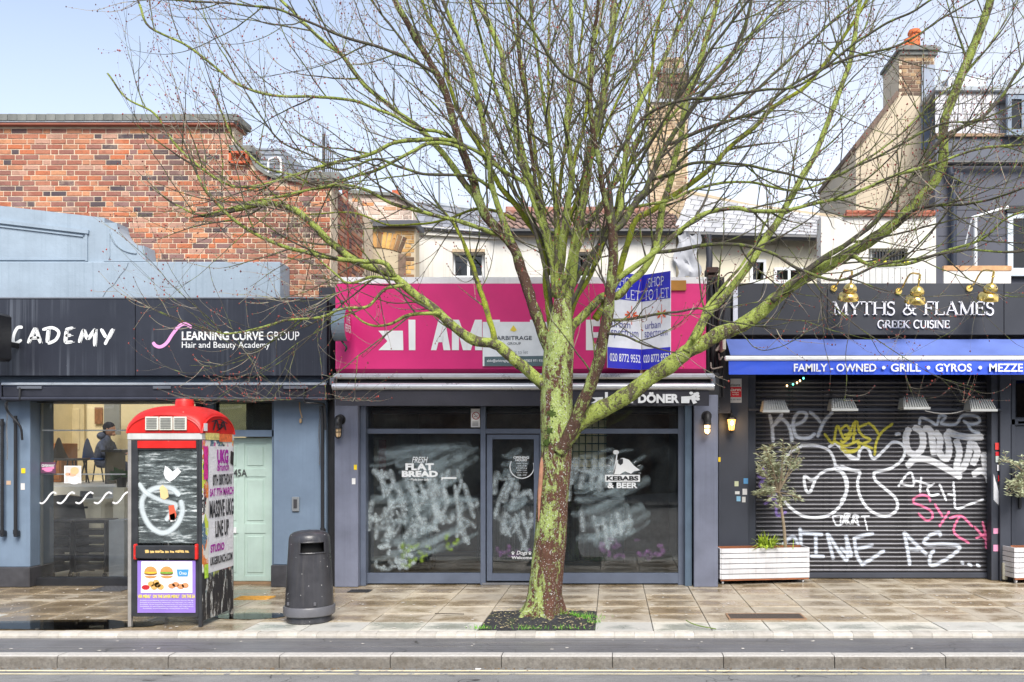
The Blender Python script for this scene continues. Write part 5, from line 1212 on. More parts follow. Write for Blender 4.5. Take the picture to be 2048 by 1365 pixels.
# floodlights
m_fl = M('floodlight_grey', S(176, 178, 176), .5, .2, var=.1, wear=(S(140, 130, 110), .72)); Yl = 11.95
fl_l = ('first grey floodlight over the shutter, above the planter', 'second grey floodlight over the shutter, beside the yellow tag', 'third grey floodlight over the shutter, above the silver graffiti', 'fourth grey floodlight over the shutter, at the door side')
for k, ((px, py), lb_) in enumerate(zip(((1549, 814), (1685, 811), (1828, 808), (1961, 812)), fl_l)):
    x, z = X(px, Yl), Z(py, Yl); o = thing('floodlight', lb_, 'floodlight', (x, Yl, z), group='grey floodlights over the shutter')
    w0, w1, hh = .145, .175, .085
    v = [(x - w0, Yl + .02, z + hh), (x + w0, Yl + .02, z + hh), (x + w0, Yl + .16, z + hh), (x - w0, Yl + .16, z + hh), (x - w1, Yl - .1, z - hh + .03), (x + w1, Yl - .1, z - hh + .03), (x + w1, Yl + .16, z - hh + .02), (x - w1, Yl + .16, z - hh + .02)]
    MB().add(v, [(0, 1, 2, 3), (4, 5, 1, 0), (5, 6, 2, 1), (7, 4, 0, 3), (6, 7, 3, 2), (4, 7, 6, 5)]).build('housing', m_fl, o)
    for i in range(10):
        t_ = -.9 + 1.8 * i / 9; a = Vector((x + w0 * t_, Yl + .012, z + hh + .004)); b = Vector((x + w1 * t_, Yl - .103, z - hh + .04)); mb = MB()
        mb.add([a + Vector((-.004, 0, 0)), a + Vector((.004, 0, 0)), b + Vector((.004, 0, 0)), b + Vector((-.004, 0, 0)), a + Vector((-.004, -.014, .008)), a + Vector((.004, -.014, .008)), b + Vector((.004, -.014, .008)), b + Vector((-.004, -.014, .008))], [(0, 1, 5, 4), (1, 2, 6, 5), (2, 3, 7, 6), (3, 0, 4, 7), (4, 5, 6, 7)]); mb.build('cooling_fin', m_fl, o)
    MB().box(x - w1 - .008, x + w1 + .008, Yl - .125, Yl - .1, z - hh, z - hh + .035, .004).build('lens_frame', m_fl, o)
    MB().box(x - w1 + .02, x + w1 - .02, Yl - .1, Yl + .12, z - hh + .004, z - hh + .016).build('lens', M('lens_grey', (.35, .36, .36), .2), o)
    MB().box(x - .02, x + .02, Yl + .1, YT + .2, z - .01, z + .03, .004).build('bracket', m_fl, o)
MB().box(X(1497, YT), X(2004, YT), YT - .03, YT, Z(822, YT), Z(818, YT)).build('lamp_rail', m_char, label='dark rail carrying the floodlights across the shutter', cat='rail')
MB().tube(catmull([W(1850, 822, 12.1), W(1876, 827, 12.1), W(1905, 827, 12.1), W(1930, 821, 12.1)], 5), .007, 6).build('lamp_cable', M('cable_white', (.6, .58, .54), .6), label='white cable looping between the two floodlights near the door', cat='cable')
# lantern
Yn = YT - .12; x, z = X(1463, Yn), Z(848, Yn); o = thing('lantern', 'lit black wall lantern glowing amber on the charcoal pilaster', 'lantern', (x, YT, z)); m = M('lamp_black', (.022, .021, .021), .45)
MB().lathe([(.035, -.09), (.055, .06)], (x, Yn, z), 6).build('glass', EMIT('lantern_amber', (1., .5, .1), 2.2), o)
MB().ell((x, Yn - .03, z + .01), (.02, .03, .035)).build('bulb', EMIT('lantern_bulb', (1., .85, .6), 8), o)
MB().lathe([(.072, .06), (.06, .085), (.03, .105), (.012, .13), (.012, .15)], (x, Yn, z), 6).build('roof', m, o)
MB().lathe([(.012, -.13), (.03, -.105), (.04, -.09)], (x, Yn, z), 6).build('base', m, o)
for k in range(6):
    a = k * math.pi / 3; MB().tube([(x + .036 * math.cos(a), Yn + .036 * math.sin(a), z - .09), (x + .057 * math.cos(a), Yn + .057 * math.sin(a), z + .06)], .004, 5).build('glazing_bar', m, o)
MB().tube(catmull([(x, Yn, z + .15), (x, Yn + .05, z + .19), (x, YT, z + .1)], 5), .009, 6).build('arm', m, o); MB().box(x - .03, x + .03, YT - .012, YT, z + .05, z + .16, .004).build('wall_plate', m, o)
lp = bpy.data.lights.new('lantern_glow', 'POINT'); lp.energy = 3; lp.color = (1, .6, .25); lp.shadow_soft_size = .05; lo = bpy.data.objects.new('lantern_glow', lp); COL.objects.link(lo); lo.parent = o; lo.location = (0, -.2, 0)
# alarm sign
al = thing('alarm_sign', 'red and white alarm warning sign high on the charcoal pilaster', 'sign', (X(1467, YT), YT, Z(806, YT)))
pa = on_plane(YT, .012); MB().box(X(1451.5, YT), X(1483, YT), YT - .012, YT, Z(806, YT), Z(758, YT)).build('plate', M('plate_grey', S(196, 200, 202), .4, .2), al)
pa1, pa2 = on_plane(YT, .014), on_plane(YT, .017)
poly(al, [(1452, 774.5), (1482.5, 774.5), (1482.5, 795), (1452, 795)], M('alarm_red', S(204, 34, 48), .45), pa1, 'red_panel')
vin('verisure', 1454, 773, 1480, 768, .01, al, 0, M('ink_grey', S(60, 70, 80), .5), pa2); vin('Alarm', 1455, 783, 1481, 776.5, .02, al, 0, m_vinyl, pa2); vin('Images', 1464, 787.5, 1477, 784, .01, al, 0, m_vinyl, pa2); vin('recorded', 1464, 791, 1477, 788, .01, al, 0, m_vinyl, pa2); vin('0333 200 9000', 1455, 801, 1481, 798, .0, al, 0, M('ink_grey', S(60, 70, 80), .5), pa2)
poly(al, [(1453, 787), (1461, 785), (1461, 792), (1453, 791)], m_vinyl, pa2, 'camera_symbol')
# stickers on pilasters
for q, c, l in (((1487, 957, 1496, 968), S(90, 150, 200), 'blue and white sticker on the charcoal pilaster beside the olive tree'), ((1469, 963, 1477, 973), S(200, 206, 170), 'pale green sticker on the charcoal pilaster, leftmost of its cluster'), ((1485, 978, 1494, 990), (.7, .7, .7), 'torn white sticker below the blue one on the charcoal pilaster'), ((1473, 993, 1481, 1003), S(140, 190, 220), 'light blue square sticker low in the pilaster cluster'), ((1484, 994, 1491, 1005), (.66, .66, .64), 'ragged white sticker lowest in the pilaster cluster'), ((1470, 983, 1479, 989), (.72, .72, .7), 'small white strip sticker in the pilaster cluster')):
    sticker(*q, YT, c, l)
sticker(1436.5, 915, 1441, 924, YM - .002, S(240, 200, 30), 'yellow warning tab at the edge of the charcoal pilaster')
for q, c, l in (((1990, 886, 2000, 900), S(220, 60, 56), 'uppermost red and white notice on the door pilaster'), ((1991, 904, 2005, 912), S(206, 30, 44), 'red notice above the grey one on the door pilaster'), ((1991, 912.5, 2005, 925), S(186, 196, 190), 'grey printed notice on the door pilaster'), ((1994, 930, 2004, 942), (.74, .74, .78), 'white and blue sticker on the door pilaster beside the olive leaves'), ((1996, 951, 2008, 963), S(220, 30, 40), 'lowest red sticker on the door pilaster')):
    sticker(*q, YT + .04 if q[0] < 1999 else YT, c, l, .004)
# coloured bulbs
for (px, py), c, l in zip(((1574, 772), (1586, 769), (1594, 766), (1600, 762), (1607, 757)), ((1, .6, .25), (.1, .8, .55), (1, .6, .25), (1, .6, .25), (.1, .8, .55)), ('lowest amber bulb of the string under the blue awning', 'lower green bulb of the string under the blue awning', 'middle amber bulb of the string under the blue awning', 'upper amber bulb of the string under the blue awning', 'topmost green bulb of the string under the blue awning')):
    MB().ell(W(px, py, 12.3), (.012, .012, .016)).build('festoon_bulb', EMIT('festoon_%d' % int(c[0] * 10), c, 3.), label=l, cat='bulb', group='festoon bulbs under the blue awning')
MB().box(X(2003, YT), X(2013, YT), YT - .05, YT, .02, Z(1125, YT), .01).build('junction_box', M('box_cream', S(190, 188, 170), .5), label='cream electrical box at the foot of the door pilaster', cat='junction box')
# ================================================================== houses behind the shops
m_white = M('white_render', S(216, 213, 205), .8, var=.1, scale=1.6, bump=.3, streak=(S(160, 152, 138), .6), wear=(S(186, 178, 164), .7))
m_cream = M('cream_render', S(220, 212, 190), .8, var=.08, scale=1.6, bump=.25, streak=(S(160, 150, 130), .35))
m_slate = M('slate', S(178, 178, 180), .6, var=.16, scale=5, rand=.25, bump=.2)
m_glassd = GLASS('house_pane', (.12, .13, .14))
m_upvc = M('window_white', (.72, .74, .75), .4, var=.05)
def window(par, px0, px1, py0, py1, Y, mull=1, frame=m_upvc, sill=True, fw=.05):
    x0, x1, z0, z1 = X(px0, Y), X(px1, Y), Z(py1, Y), Z(py0, Y); mb = MB()
    mb.box(x0, x0 + fw, Y - .03, Y + .05, z0, z1); mb.box(x1 - fw, x1, Y - .03, Y + .05, z0, z1); mb.box(x0 + fw, x1 - fw, Y - .03, Y + .05, z1 - fw, z1); mb.box(x0 + fw, x1 - fw, Y - .03, Y + .05, z0, z0 + fw)
    for i in range(mull): c = x0 + (x1 - x0) * (i + 1) / (mull + 1); mb.box(c - fw / 2, c + fw / 2, Y - .028, Y + .05, z0 + fw, z1 - fw)
    w = mb.build('window', frame, par)
    n = mull + 1
    for i in range(n):
        a, b = x0 + (x1 - x0) * i / n + fw * .5, x0 + (x1 - x0) * (i + 1) / n - fw * .5
        MB().box(a, b, Y + .005, Y + .015, z0 + fw * .8, z1 - fw * .8).build('pane', m_glassd, w)
    MB().box(x0, x1, Y + .06, Y + .07, z0, z1).build('dark_backing', M('backing_dark', (.04, .042, .045), .9), w)  # dark sheet close behind the panes, in place of the unlit room's shade
    if sill: MB().box(x0 - .05, x1 + .05, Y - .09, Y, z0 - .06, z0 - .002, .006).build('sill', frame, w)
    return w
# yellow brick house
Y1 = 15.0
h1 = thing('yellow_brick_house', 'yellow stock brick house with arched window behind the pink sign', 'house', (X(760, Y1), Y1, 0))
wz = Z(457, Y1)
wl_ = MB().box(X(676, Y1), X(831, Y1), Y1 + .001, Y1 + .3, 2.6, wz).build('brick_wall', M('mortar_grey', S(190, 176, 150), .9), h1)
def in_y(x, z):
    a, b = X(704, Y1), X(796, Y1); c = (a + b) / 2
    if not (X(680, Y1) < x < X(830, Y1)) or z > wz - .05 or z < 3.9: return False
    top = Z(503, Y1) + .1 * (1 - ((x - c) / (b - a) * 2) ** 2) + .28
    return not (a - .02 < x < b + .02 and z < top)
brickwork(wl_, in_y, X(680, Y1), X(831, Y1), 3.9, wz, Y1, m_yel, m_yel_i, 300)
xa, xb = X(704, Y1), X(796, Y1); xc, R_ = (xa + xb) / 2, 1.15; zc = Z(503, Y1) + .06 - R_
for i in range(13):
    a = math.asin((xb - xa) / 2 / R_) * (-1 + 2 * i / 12) * 1.06; p = (xc + (R_ + .14) * math.sin(a), Y1 - .004, zc + (R_ + .14) * math.cos(a))
    key = 'arch'
    if key not in _bm: _bm[key] = mesh_of('brick', MB().box(-.033, .033, -.012, .06, -.14, .14, .004), m_yel)
    piece('brick', _bm[key], wl_, p, (0, a, 0))
window(h1, 713, 796, 505, 556, Y1 + .1, 1, fw=.06)
MB().box(X(704, Y1), X(712.5, Y1), Y1 - .01, Y1 + .25, 3.6, Z(505, Y1)).build('shutter', M('old_timber', S(110, 96, 82), .8, var=.3, scale=12), h1)
MB().box(X(797, Y1), X(812, Y1), Y1 - .02, Y1, 3.6, Z(508, Y1)).build('shutter', M('old_timber2', S(120, 100, 86), .8, var=.4, scale=14), h1)
MB().box(X(694, Y1 - .1), X(834, Y1 - .1), Y1 - .12, Y1 + .5, Z(457, Y1), Z(444, Y1), .01).build('lead_ledge', M('lead_dark', S(84, 86, 92), .6), h1)
PNT = [(0, S(226, 206, 190)), (.3, S(214, 190, 172)), (.5, S(206, 160, 124)), (.62, S(232, 222, 212)), (.8, S(216, 150, 96)), (.92, S(190, 170, 160))]
m_pb, m_pbi = brick_mat('painted_brick', PNT, S(190, 160, 140)), brick_mat('painted_brick_joined', PNT, S(190, 160, 140), True)
up = MB().prism([(X(690, 15.4), Z(448, 15.4)), (X(826, 15.4), Z(448, 15.4)), (X(826, 15.4), Z(412, 15.4)), (X(790, 15.4), Z(392, 15.4)), (X(690, 15.4), Z(386, 15.4))], 15.401, 15.7).build('painted_brick_wall', M('mortar_pale', S(226, 210, 196), .9), h1)
brickwork(up, lambda x, z: X(692, 15.4) < x < X(825, 15.4) and Z(447, 15.4) < z < Z(388, 15.4) - max(0, (x - X(785, 15.4))) * .55, X(692, 15.4), X(826, 15.4), Z(447, 15.4), Z(384, 15.4), 15.4, m_pb, m_pbi, 160)
MB().prism([(X(688, 15.4), Z(388, 15.4)), (X(790, 15.4), Z(394, 15.4)), (X(828, 15.4), Z(414, 15.4)), (X(828, 15.4), Z(408, 15.4)), (X(791, 15.4), Z(388, 15.4)), (X(688, 15.4), Z(381, 15.4))], 15.33, 15.75).build('coping', m_concrete, h1)
MB().box(X(787, 15.6), X(800, 15.6), 15.5, 15.72, Z(400, 15.6), Z(384, 15.6)).build('chimney_stub', m_terra, h1)
rl = thing('spiked_railing', 'dark spiked railings standing above the brick return wall', 'railing', (X(662, 13.4), 13.4, Z(356, 13.4)))
for i in range(9):
    x = X(646 + i * 3.8, 13.4 + i * .12); Yq = 13.4 + i * .12
    MB().tube([(x, Yq, 5.6), (x, Yq, Z(268 + i * 6 - 14, 13.4)), (x, Yq, Z(268 + i * 6 - 22, 13.4))], [.009, .009, .001], 5).build('spike', M('iron_dark', (.05, .048, .046), .6), rl)
MB().box(X(646, 13.4), X(649, 13.4), 13.36, 13.4, 5.5, Z(270, 13.4)).build('post', M('iron_dark', (.05, .048, .046), .6), rl)
MB().tube([(X(646, 13.4), 13.4, Z(345, 13.4)), (X(678, 14.4), 14.4, Z(345, 13.6))], .012, 6).build('rail', M('iron_dark', (.05, .048, .046), .6), rl)
sr = thing('yard_railing', 'low dark railings before the window of the yellow brick house', 'railing', (X(730, 14.2), 14.2, 3.6))
for i in range(14): MB().tube([(X(703 + i * 4.4, 14.2), 14.2, 3.4), (X(703 + i * 4.4, 14.2), 14.2, Z(520 + i * .8, 14.2))], .007, 5).build('bar', M('iron_dark', (.05, .048, .046), .6), sr)
MB().tube([(X(702, 14.2), 14.2, Z(522, 14.2)), (X(764, 14.2), 14.2, Z(533, 14.2))], .011, 6).build('rail', M('iron_dark', (.05, .048, .046), .6), sr)
hut = thing('roof_hut', 'grey metal clad plant box on the roof behind the brick parapet', 'roof hut', (X(525, 16), 16, 5))
MB().box(X(478, 16), X(566, 16), 16, 17.6, 4.5, Z(296, 16), .01).build('cladding', M('metal_grey', S(150, 156, 164), .5, .3, var=.1), hut)
for i in range(6): MB().box(X(478, 16) - .01, X(566, 16) + .01, 15.985, 16, Z(300 + i * 9, 16) - .012, Z(300 + i * 9, 16)).build('seam', M('metal_seam', S(120, 126, 134), .5, .3), hut)
MB().tube(catmull([W(536, 350, 15.9), W(537, 325, 15.9), W(542, 318, 15.9), W(560, 318, 15.9), W(562, 350, 15.9)], 4), .02, 8).build('hoop_rail', m_upvc, hut, smooth=True)

# white rendered house with pantiles
Y2 = 16.0
h2 = thing('white_house', 'white rendered house with brown pantile roof behind the tree', 'house', (X(1090, Y2), Y2, 0))
MB().box(X(828, Y2), X(1352, Y2), Y2 + .3, Y2 + .5, 2.6, Z(461, Y2)).build('wall', m_white, h2)
mb = MB(); xs = [828, 905, 970, 1138, 1186, 1352]; zA, zB = Z(559, Y2), Z(505, Y2)
for a, b in ((828, 905), (970, 1138), (1186, 1352)): mb.box(X(a, Y2), X(b, Y2), Y2, Y2 + .3, 2.6, Z(462, Y2))
for a, b in ((905, 970), (1138, 1186)): mb.box(X(a, Y2), X(b, Y2), Y2, Y2 + .3, zB, Z(462, Y2)); mb.box(X(a, Y2), X(b, Y2), Y2, Y2 + .3, 2.6, zA)
mb.build('rendered_face', m_white, h2)
window(h2, 905.5, 969.5, 506, 558, Y2 + .16, 1); window(h2, 1138.5, 1185.5, 506, 558, Y2 + .16, 0)
MB().box(X(905, Y2), X(970, Y2), Y2 - .03, Y2 + .02, Z(505, Y2), Z(499, Y2)).build('lintel', M('timber_tan', S(190, 170, 140), .7), h2)
MB().box(X(1138, Y2), X(1186, Y2), Y2 - .03, Y2 + .02, Z(505, Y2), Z(499, Y2)).build('lintel', M('timber_tan', S(190, 170, 140), .7), h2)
MB().tube([(X(985, Y2), Y2 - .16, Z(464, Y2 - .16)), (X(1356, Y2), Y2 - .16, Z(464, Y2 - .16))], .06, 8).build('gutter', m_black, h2, smooth=True)
MB().box(X(985, Y2), X(1352, Y2), Y2 - .1, Y2 + .02, Z(475, Y2), Z(467, Y2)).build('fascia_board', M('board_tan', S(200, 180, 150), .7), h2)
e0, e1 = Z(461, Y2 - .1), Z(424, 18.2)
def rp(u, v, up=0):                                    # point on the pantile slope
    y = Y2 - .12 + (18.2 - Y2 + .12) * v; return Vector((X(1000, 17) + (X(1352, 17) - X(1000, 17)) * u, y, e0 + (e1 - e0) * v + up))
MB().add([rp(-.06, 0, -.03), rp(1.02, 0, -.03), rp(1.02, 1, -.03), rp(-.06, 1, -.03)], [(0, 1, 2, 3)]).build('roof_deck', m_dark, h2)
m_pan = M('pantile', S(128, 104, 94), .75, var=.25, scale=9, rand=.35, bump=.3, wear=(S(190, 180, 168), .64))
sl = math.atan2(e1 - e0, 18.2 - Y2 + .12); tw, tl = .172, .4; mb = MB(); v = []
for j in range(2):
    for k in range(9):
        s_ = k / 8; zz = .032 * math.cos(2 * math.pi * (s_ - .3)) ; v.append((tw * (s_ - .5) * 1.06, tl * j, zz + (.03 if j == 0 else .0)))
mb.add(v + [(a, b, c - .014) for a, b, c in v], [(k, k + 1, k + 10, k + 9) for k in range(8)] + [(k + 18, k + 19, k + 1, k) for k in range(8)])
pm = mesh_of('pantile', mb, m_pan, True)
nrow = 6; ncol = 20; rf = MB().add([rp(-.06, 0, -.05), rp(1.02, 0, -.05), rp(1.02, 1, -.05), rp(-.06, 1, -.05)], [(0, 1, 2, 3)]).build('roof', m_dark, h2)
for r in range(nrow):
    for c in range(ncol):
        p = rp((c + .5) / ncol, r / nrow, .0); piece('pantile', pm, rf, p, (sl, 0, R(rnd(-.5, .5))))
rm_ = mesh_of('ridge_tile', MB().tube([(-.2, 0, 0), (.2, 0, 0)], [.11, .1], 10), M('ridge_red', S(150, 108, 94), .8, rand=.25))
for i in range(10): piece('ridge_tile', rm_, rf, rp((i + .5) / 10, 1, .0), (0, 0, 0))
# slate hip at its other end
def quad_slates(par, A, B, C, D, nu, nv, mat, name='slate', th=.02):
    """slates laid in broken bond over a sloping quad A B (eaves) C D (ridge)"""
    A, B, C, D = map(Vector, (A, B, C, D)); P = lambda u, v: (A.lerp(B, u)).lerp(D.lerp(C, u), v); nrm = (B - A).cross(D - A).normalized()
    if nrm.z < 0: nrm = -nrm
    for r in range(nv):
        for c in range(-1, nu):
            u0, u1 = max(0, (c + .5 * (r % 2)) / nu + .002), min(1, (c + 1 + .5 * (r % 2)) / nu - .002)
            if u1 - u0 < .01: continue
            v0, v1 = max(0, r / nv - .02), min(1, (r + 1.15) / nv); k = rnd(0, .004)
            q = [P(u0, v0) + nrm * (th + k), P(u1, v0) + nrm * (th + k), P(u1, v1) + nrm * .004, P(u0, v1) + nrm * .004]; cen = sum(q, Vector()) / 4
            lo = [e - nrm * .012 for e in q]; mb = MB(); mb.add([e - cen for e in q + lo], [(0, 1, 2, 3), (0, 4, 5, 1), (1, 5, 6, 2), (3, 7, 4, 0)])
            me = bpy.data.meshes.new(name); me.from_pydata(mb.v, [], mb.f); me.materials.append(mat); piece(name, me, par, cen)
m_sld = M('slate_dark', S(130, 132, 138), .6, var=.2, scale=5, rand=.3)
A, B, C, D = W(822, 455, 15.9), W(1004, 470, 15.9), W(1004, 428, 17.4), W(838, 408, 17.4)
hp = MB().add([A - Vector((0, 0, .03)), B - Vector((0, 0, .03)), C - Vector((0, 0, .03)), D - Vector((0, 0, .03))], [(0, 1, 2, 3)]).build('slate_roof', m_dark, h2)
quad_slates(hp, A, B, C, D, 12, 4, m_sld)
MB().tube([W(834, 406, 17.4), W(1004, 427, 17.4)], .06, 8).build('ridge_roll', m_lead, h2)
MB().prism([(X(828, Y2), Z(470, Y2)), (X(1000, Y2), Z(480, Y2)), (X(1000, Y2), Z(466, Y2)), (X(828, Y2), Z(452, Y2))], Y2 - .06, Y2 + .1).build('parapet_band', m_white, h2)
ae = thing('aerial', 'thin aerial mast rising from the slate roof behind the tree', 'aerial', (X(878, 17), 17, 6))
MB().tube([W(879, 425, 17), W(878, 330, 17)], .018, 6).build('mast', M('mast_grey', S(120, 124, 130), .5, .5), ae)
for i in range(5): MB().tube([W(866 + i, 338 + i * 7, 17), W(892 - i, 334 + i * 7, 17)], .006, 5).build('element', M('mast_grey', S(120, 124, 130), .5, .5), ae)

# tall chimney stack
Y3 = 18.0
TAN = [(0, S(206, 182, 148)), (.25, S(190, 164, 130)), (.5, S(218, 196, 164)), (.7, S(172, 148, 118)), (.85, S(200, 172, 134))]
m_tan, m_tani = brick_mat('tan_brick', TAN, S(150, 124, 98)), brick_mat('tan_brick_joined', TAN, S(150, 124, 98), True)
c3 = thing('chimney_stack', 'tall tan brick chimney stack with sooty top behind the branches', 'chimney', (X(1336, Y3), Y3, 5.5))
st3 = MB().box(X(1298, Y3), X(1376, Y3), Y3 + .002, Y3 + .9, 5.2, Z(206, Y3)).build('stack', M('mortar_tan', S(206, 190, 164), .9), c3)
brickwork(st3, lambda x, z: X(1298, Y3) - .001 < x < X(1376, Y3) + .001, X(1298, Y3), X(1376, Y3), 5.6, Z(206, Y3), Y3, m_tan, m_tani, 0)
MB().box(X(1292, Y3), X(1380, Y3), Y3 - .05, Y3 + .95, Z(206, Y3), Z(200, Y3)).build('lead_tray', m_lead, c3)
SOOT = [(0, S(112, 92, 74)), (.3, S(88, 72, 60)), (.6, S(128, 106, 84)), (.85, S(66, 56, 50))]
m_soot = brick_mat('soot_brick', SOOT, S(60, 50, 44), True)
cr = MB().box(X(1318, Y3), X(1377, Y3), Y3 + .002, Y3 + .85, Z(200, Y3), Z(148, Y3)).build('sooty_crown', M('mortar_soot', S(96, 82, 68), .9), c3)
brickwork(cr, lambda x, z: X(1318, Y3) - .001 < x < X(1377, Y3) + .001, X(1318, Y3), X(1377, Y3), Z(200, Y3), Z(148, Y3), Y3, m_soot, m_soot, 0)
MB().prism([(X(1316, Y3), Z(148, Y3)), (X(1379, Y3), Z(148, Y3)), (X(1370, Y3), Z(138, Y3)), (X(1330, Y3), Z(138, Y3))], Y3 - .03, Y3 + .88).build('flaunching', m_concrete, c3)
for px in (1338, 1360): MB().lathe([(.12, 0), (.1, .3), (.13, .32), (.12, .38)], (X(px, Y3), Y3 + .4, Z(139, Y3)), 14).build('chimney_pot', M('pot_buff', S(170, 150, 120), .8), c3, smooth=True)

# cream house with grey slates
Y4 = 16.4
h4 = thing('cream_house', 'cream rendered house with pale slate roof behind the restaurant', 'house', (X(1500, Y4), Y4, 0))
MB().box(X(1352, Y4), X(1668, Y4), Y4, Y4 + .3, 2.6, Z(470, Y4)).build('wall', m_cream, h4)
A, B, C, D = W(1346, 464, Y4 - .25), W(1672, 473, Y4 - .25), W(1706, 441, 17.6), W(1378, 388, 18.4)
r4 = MB().add([e - Vector((0, 0, .03)) for e in (A, B, C, D)], [(0, 1, 2, 3)]).build('roof', m_dark, h4)
quad_slates(r4, A, B, C, D, 16, 7, m_slate)
MB().tube([D, W(1438, 401, 18.2), W(1502, 415, 18), W(1607, 429, 17.8), C], .07, 8).build('hip_roll', M('ridge_tan', S(176, 160, 134), .8), h4, smooth=True)
MB().tube([A + Vector((0, -.05, -.06)), B + Vector((0, -.05, -.06))], .06, 8).build('gutter', m_black, h4, smooth=True)
window(h4, 1500, 1532, 520, 566, Y4 - .02, 0); window(h4, 1548, 1608, 536, 566, Y4 - .02, 1)
MB().box(X(1572, Y4), X(1586, Y4), Y4 - .06, Y4, Z(478, Y4), Z(472, Y4)).build('vent', m_upvc, h4)
mb = MB(); nx, ny = 10, 10; v = [(X(1352 + 46 * i / nx + 6 * math.sin(j * .9), 15.9), 15.9 + .06 * noise.noise(Vector((i * .5, j * .5, 2))), Z(468 + 88 * j / ny + 4 * math.sin(i * 1.1), 15.9)) for j in range(ny + 1) for i in range(nx + 1)]
mb.add(v, [(j * (nx + 1) + i, j * (nx + 1) + i + 1, (j + 1) * (nx + 1) + i + 1, (j + 1) * (nx + 1) + i) for j in range(ny) for i in range(nx)]); mb.build('grey_sheet', M('tarpaulin', S(160, 162, 168), .5, var=.2), label='grey plastic sheet hung on the cream house wall', cat='sheet', smooth=True)
MB().tube([W(1417, 470, 15.8), W(1419, 520, 15.8), W(1416, 560, 15.8)], .06, 10).build('flue_pipe', m_dark, label='dark flue pipe up the cream house wall behind the branches', cat='pipe', smooth=True)
# white wall with tile coping
Y5 = 14.6
h5 = thing('white_annexe', 'white rendered annexe with tiled coping and barred window behind the restaurant', 'annexe', (X(1760, Y5), Y5, 0))
mb = MB()
for a, b, c, d in ((1642, 1737, 434, 700), (1815, 1872, 434, 700), (1737, 1815, 434, 497), (1737, 1815, 534, 700)): mb.box(X(a, Y5), X(b, Y5), Y5, Y5 + .3, max(2.6, Z(d, Y5)), Z(c, Y5))
mb.build('wall', m_white, h5)
cp5 = MB().box(X(1686, Y5), X(1862, Y5), Y5 - .06, Y5 + .36, Z(434, Y5), Z(430, Y5)).build('coping', M('creasing_tile', S(150, 92, 74), .8), h5)
tm = mesh_of('coping_tile', MB().tube([(-.085, 0, 0), (.085, 0, 0)], [.055, .05], 8), M('coping_rust', S(150, 84, 62), .8, rand=.4, wear=(S(60, 50, 46), .6)))
for i in range(9): piece('coping_tile', tm, cp5, (X(1692, Y5) + .085 + .165 * i, Y5 + .0, Z(427, Y5)))
w5 = window(h5, 1737.5, 1814.5, 497.5, 533, Y5 + .14, 0, sill=False)
for i in range(12): MB().tube([(X(1741 + i * 6.3, Y5), Y5 + .03, Z(533, Y5)), (X(1741 + i * 6.3, Y5), Y5 + .03, Z(498, Y5))], .007, 5).build('bar', M('iron_dark', (.05, .048, .046), .6), w5)
fl5 = thing('window_box_flowers', 'yellow flowers on the sill of the barred window', 'flowers', (X(1776, Y5), Y5 - .05, Z(533, Y5)))
MB().box(X(1736, Y5), X(1818, Y5), Y5 - .1, Y5 - .002, Z(538, Y5), Z(533, Y5)).build('trough', m_upvc, fl5)
mb = MB(); mbg = MB()
for i in range(60):
    p = W(rnd(1737, 1817), rnd(524, 534), Y5 - rnd(.02, .09)); mb.ell(p, (rnd(.015, .035), .02, rnd(.015, .03)), 6, 4) if i % 3 else mbg.ell(p, (.03, .02, .03), 6, 4)
mb.build('blooms', M('bloom_yellow', S(236, 224, 40), .6), fl5, kind='stuff'); mbg.build('leaves', M('bloom_leaf', S(90, 120, 40), .7), fl5, kind='stuff')
fe = thing('board_fence', 'white vertical board fence below the barred window', 'fence', (X(1740, 14.1), 14.1, 3.8))
for i in range(14): MB().box(X(1690 + i * 12.4, 14.1), X(1701.6 + i * 12.4, 14.1), 14.1, 14.13, 3.6, Z(537, 14.1), .004).build('board', M('fence_white', S(214, 214, 210), .7, var=.1, rand=.12), fe)
# tan gable with pots
Y6 = 17.0
h6 = thing('gable_wall', 'tall tan rendered gable end rising to a chimney with orange pots', 'building', (X(1790, Y6), Y6, 0))
G = lambda l: [(X(a, Y6), Z(b, Y6)) for a, b in l]
m_gab = M('tan_render', S(198, 184, 160), .85, var=.08, scale=1.5, bump=.2, streak=(S(150, 134, 110), .6))
MB().prism(G([(1712, 700), (1712, 296), (1731, 272), (1794, 190), (1868, 190), (1868, 700)]), Y6, Y6 + 3).build('wall', m_gab, h6)
MB().prism(G([(1708, 299), (1708, 290), (1729, 266), (1792, 184), (1797, 189), (1733, 275), (1713, 299)]), Y6 - .06, Y6 + 3.02).build('verge', M('verge_brown', S(110, 92, 80), .8), h6)
sk = MB().box(X(1798, Y6), X(1869, Y6), Y6 + .002, Y6 + 1.0, Z(192, Y6), Z(112, Y6)).build('stack', M('mortar_tan', S(206, 190, 164), .9), h6)
MIX = [(0, S(150, 120, 92)), (.3, S(120, 96, 78)), (.6, S(176, 146, 108)), (.85, S(92, 78, 68))]
m_mix = brick_mat('mixed_brick', MIX, S(90, 76, 64), True)
brickwork(sk, lambda x, z: X(1798, Y6) - .001 < x < X(1869, Y6) + .001, X(1798, Y6), X(1869, Y6), Z(192, Y6), Z(112, Y6), Y6, m_mix, m_mix, 0)
for a, b, c in ((112, 104, .05), (104, 97, .09), (97, 92, .04)): MB().box(X(1803, Y6) - c, X(1869, Y6) + c, Y6 - c, Y6 + 1 + c, Z(a, Y6), Z(b, Y6) - .002, .006).build('cap_course', m_concrete, sk)
MB().box(X(1842, Y6), X(1867, Y6), Y6 - .05, Y6 - .002, Z(300, Y6), Z(132, Y6)).build('lead_strip', M('lead_blue', S(138, 148, 164), .5), h6)
m_pot = M('pot_orange', S(206, 108, 56), .75, var=.15, wear=(S(120, 100, 80), .68))
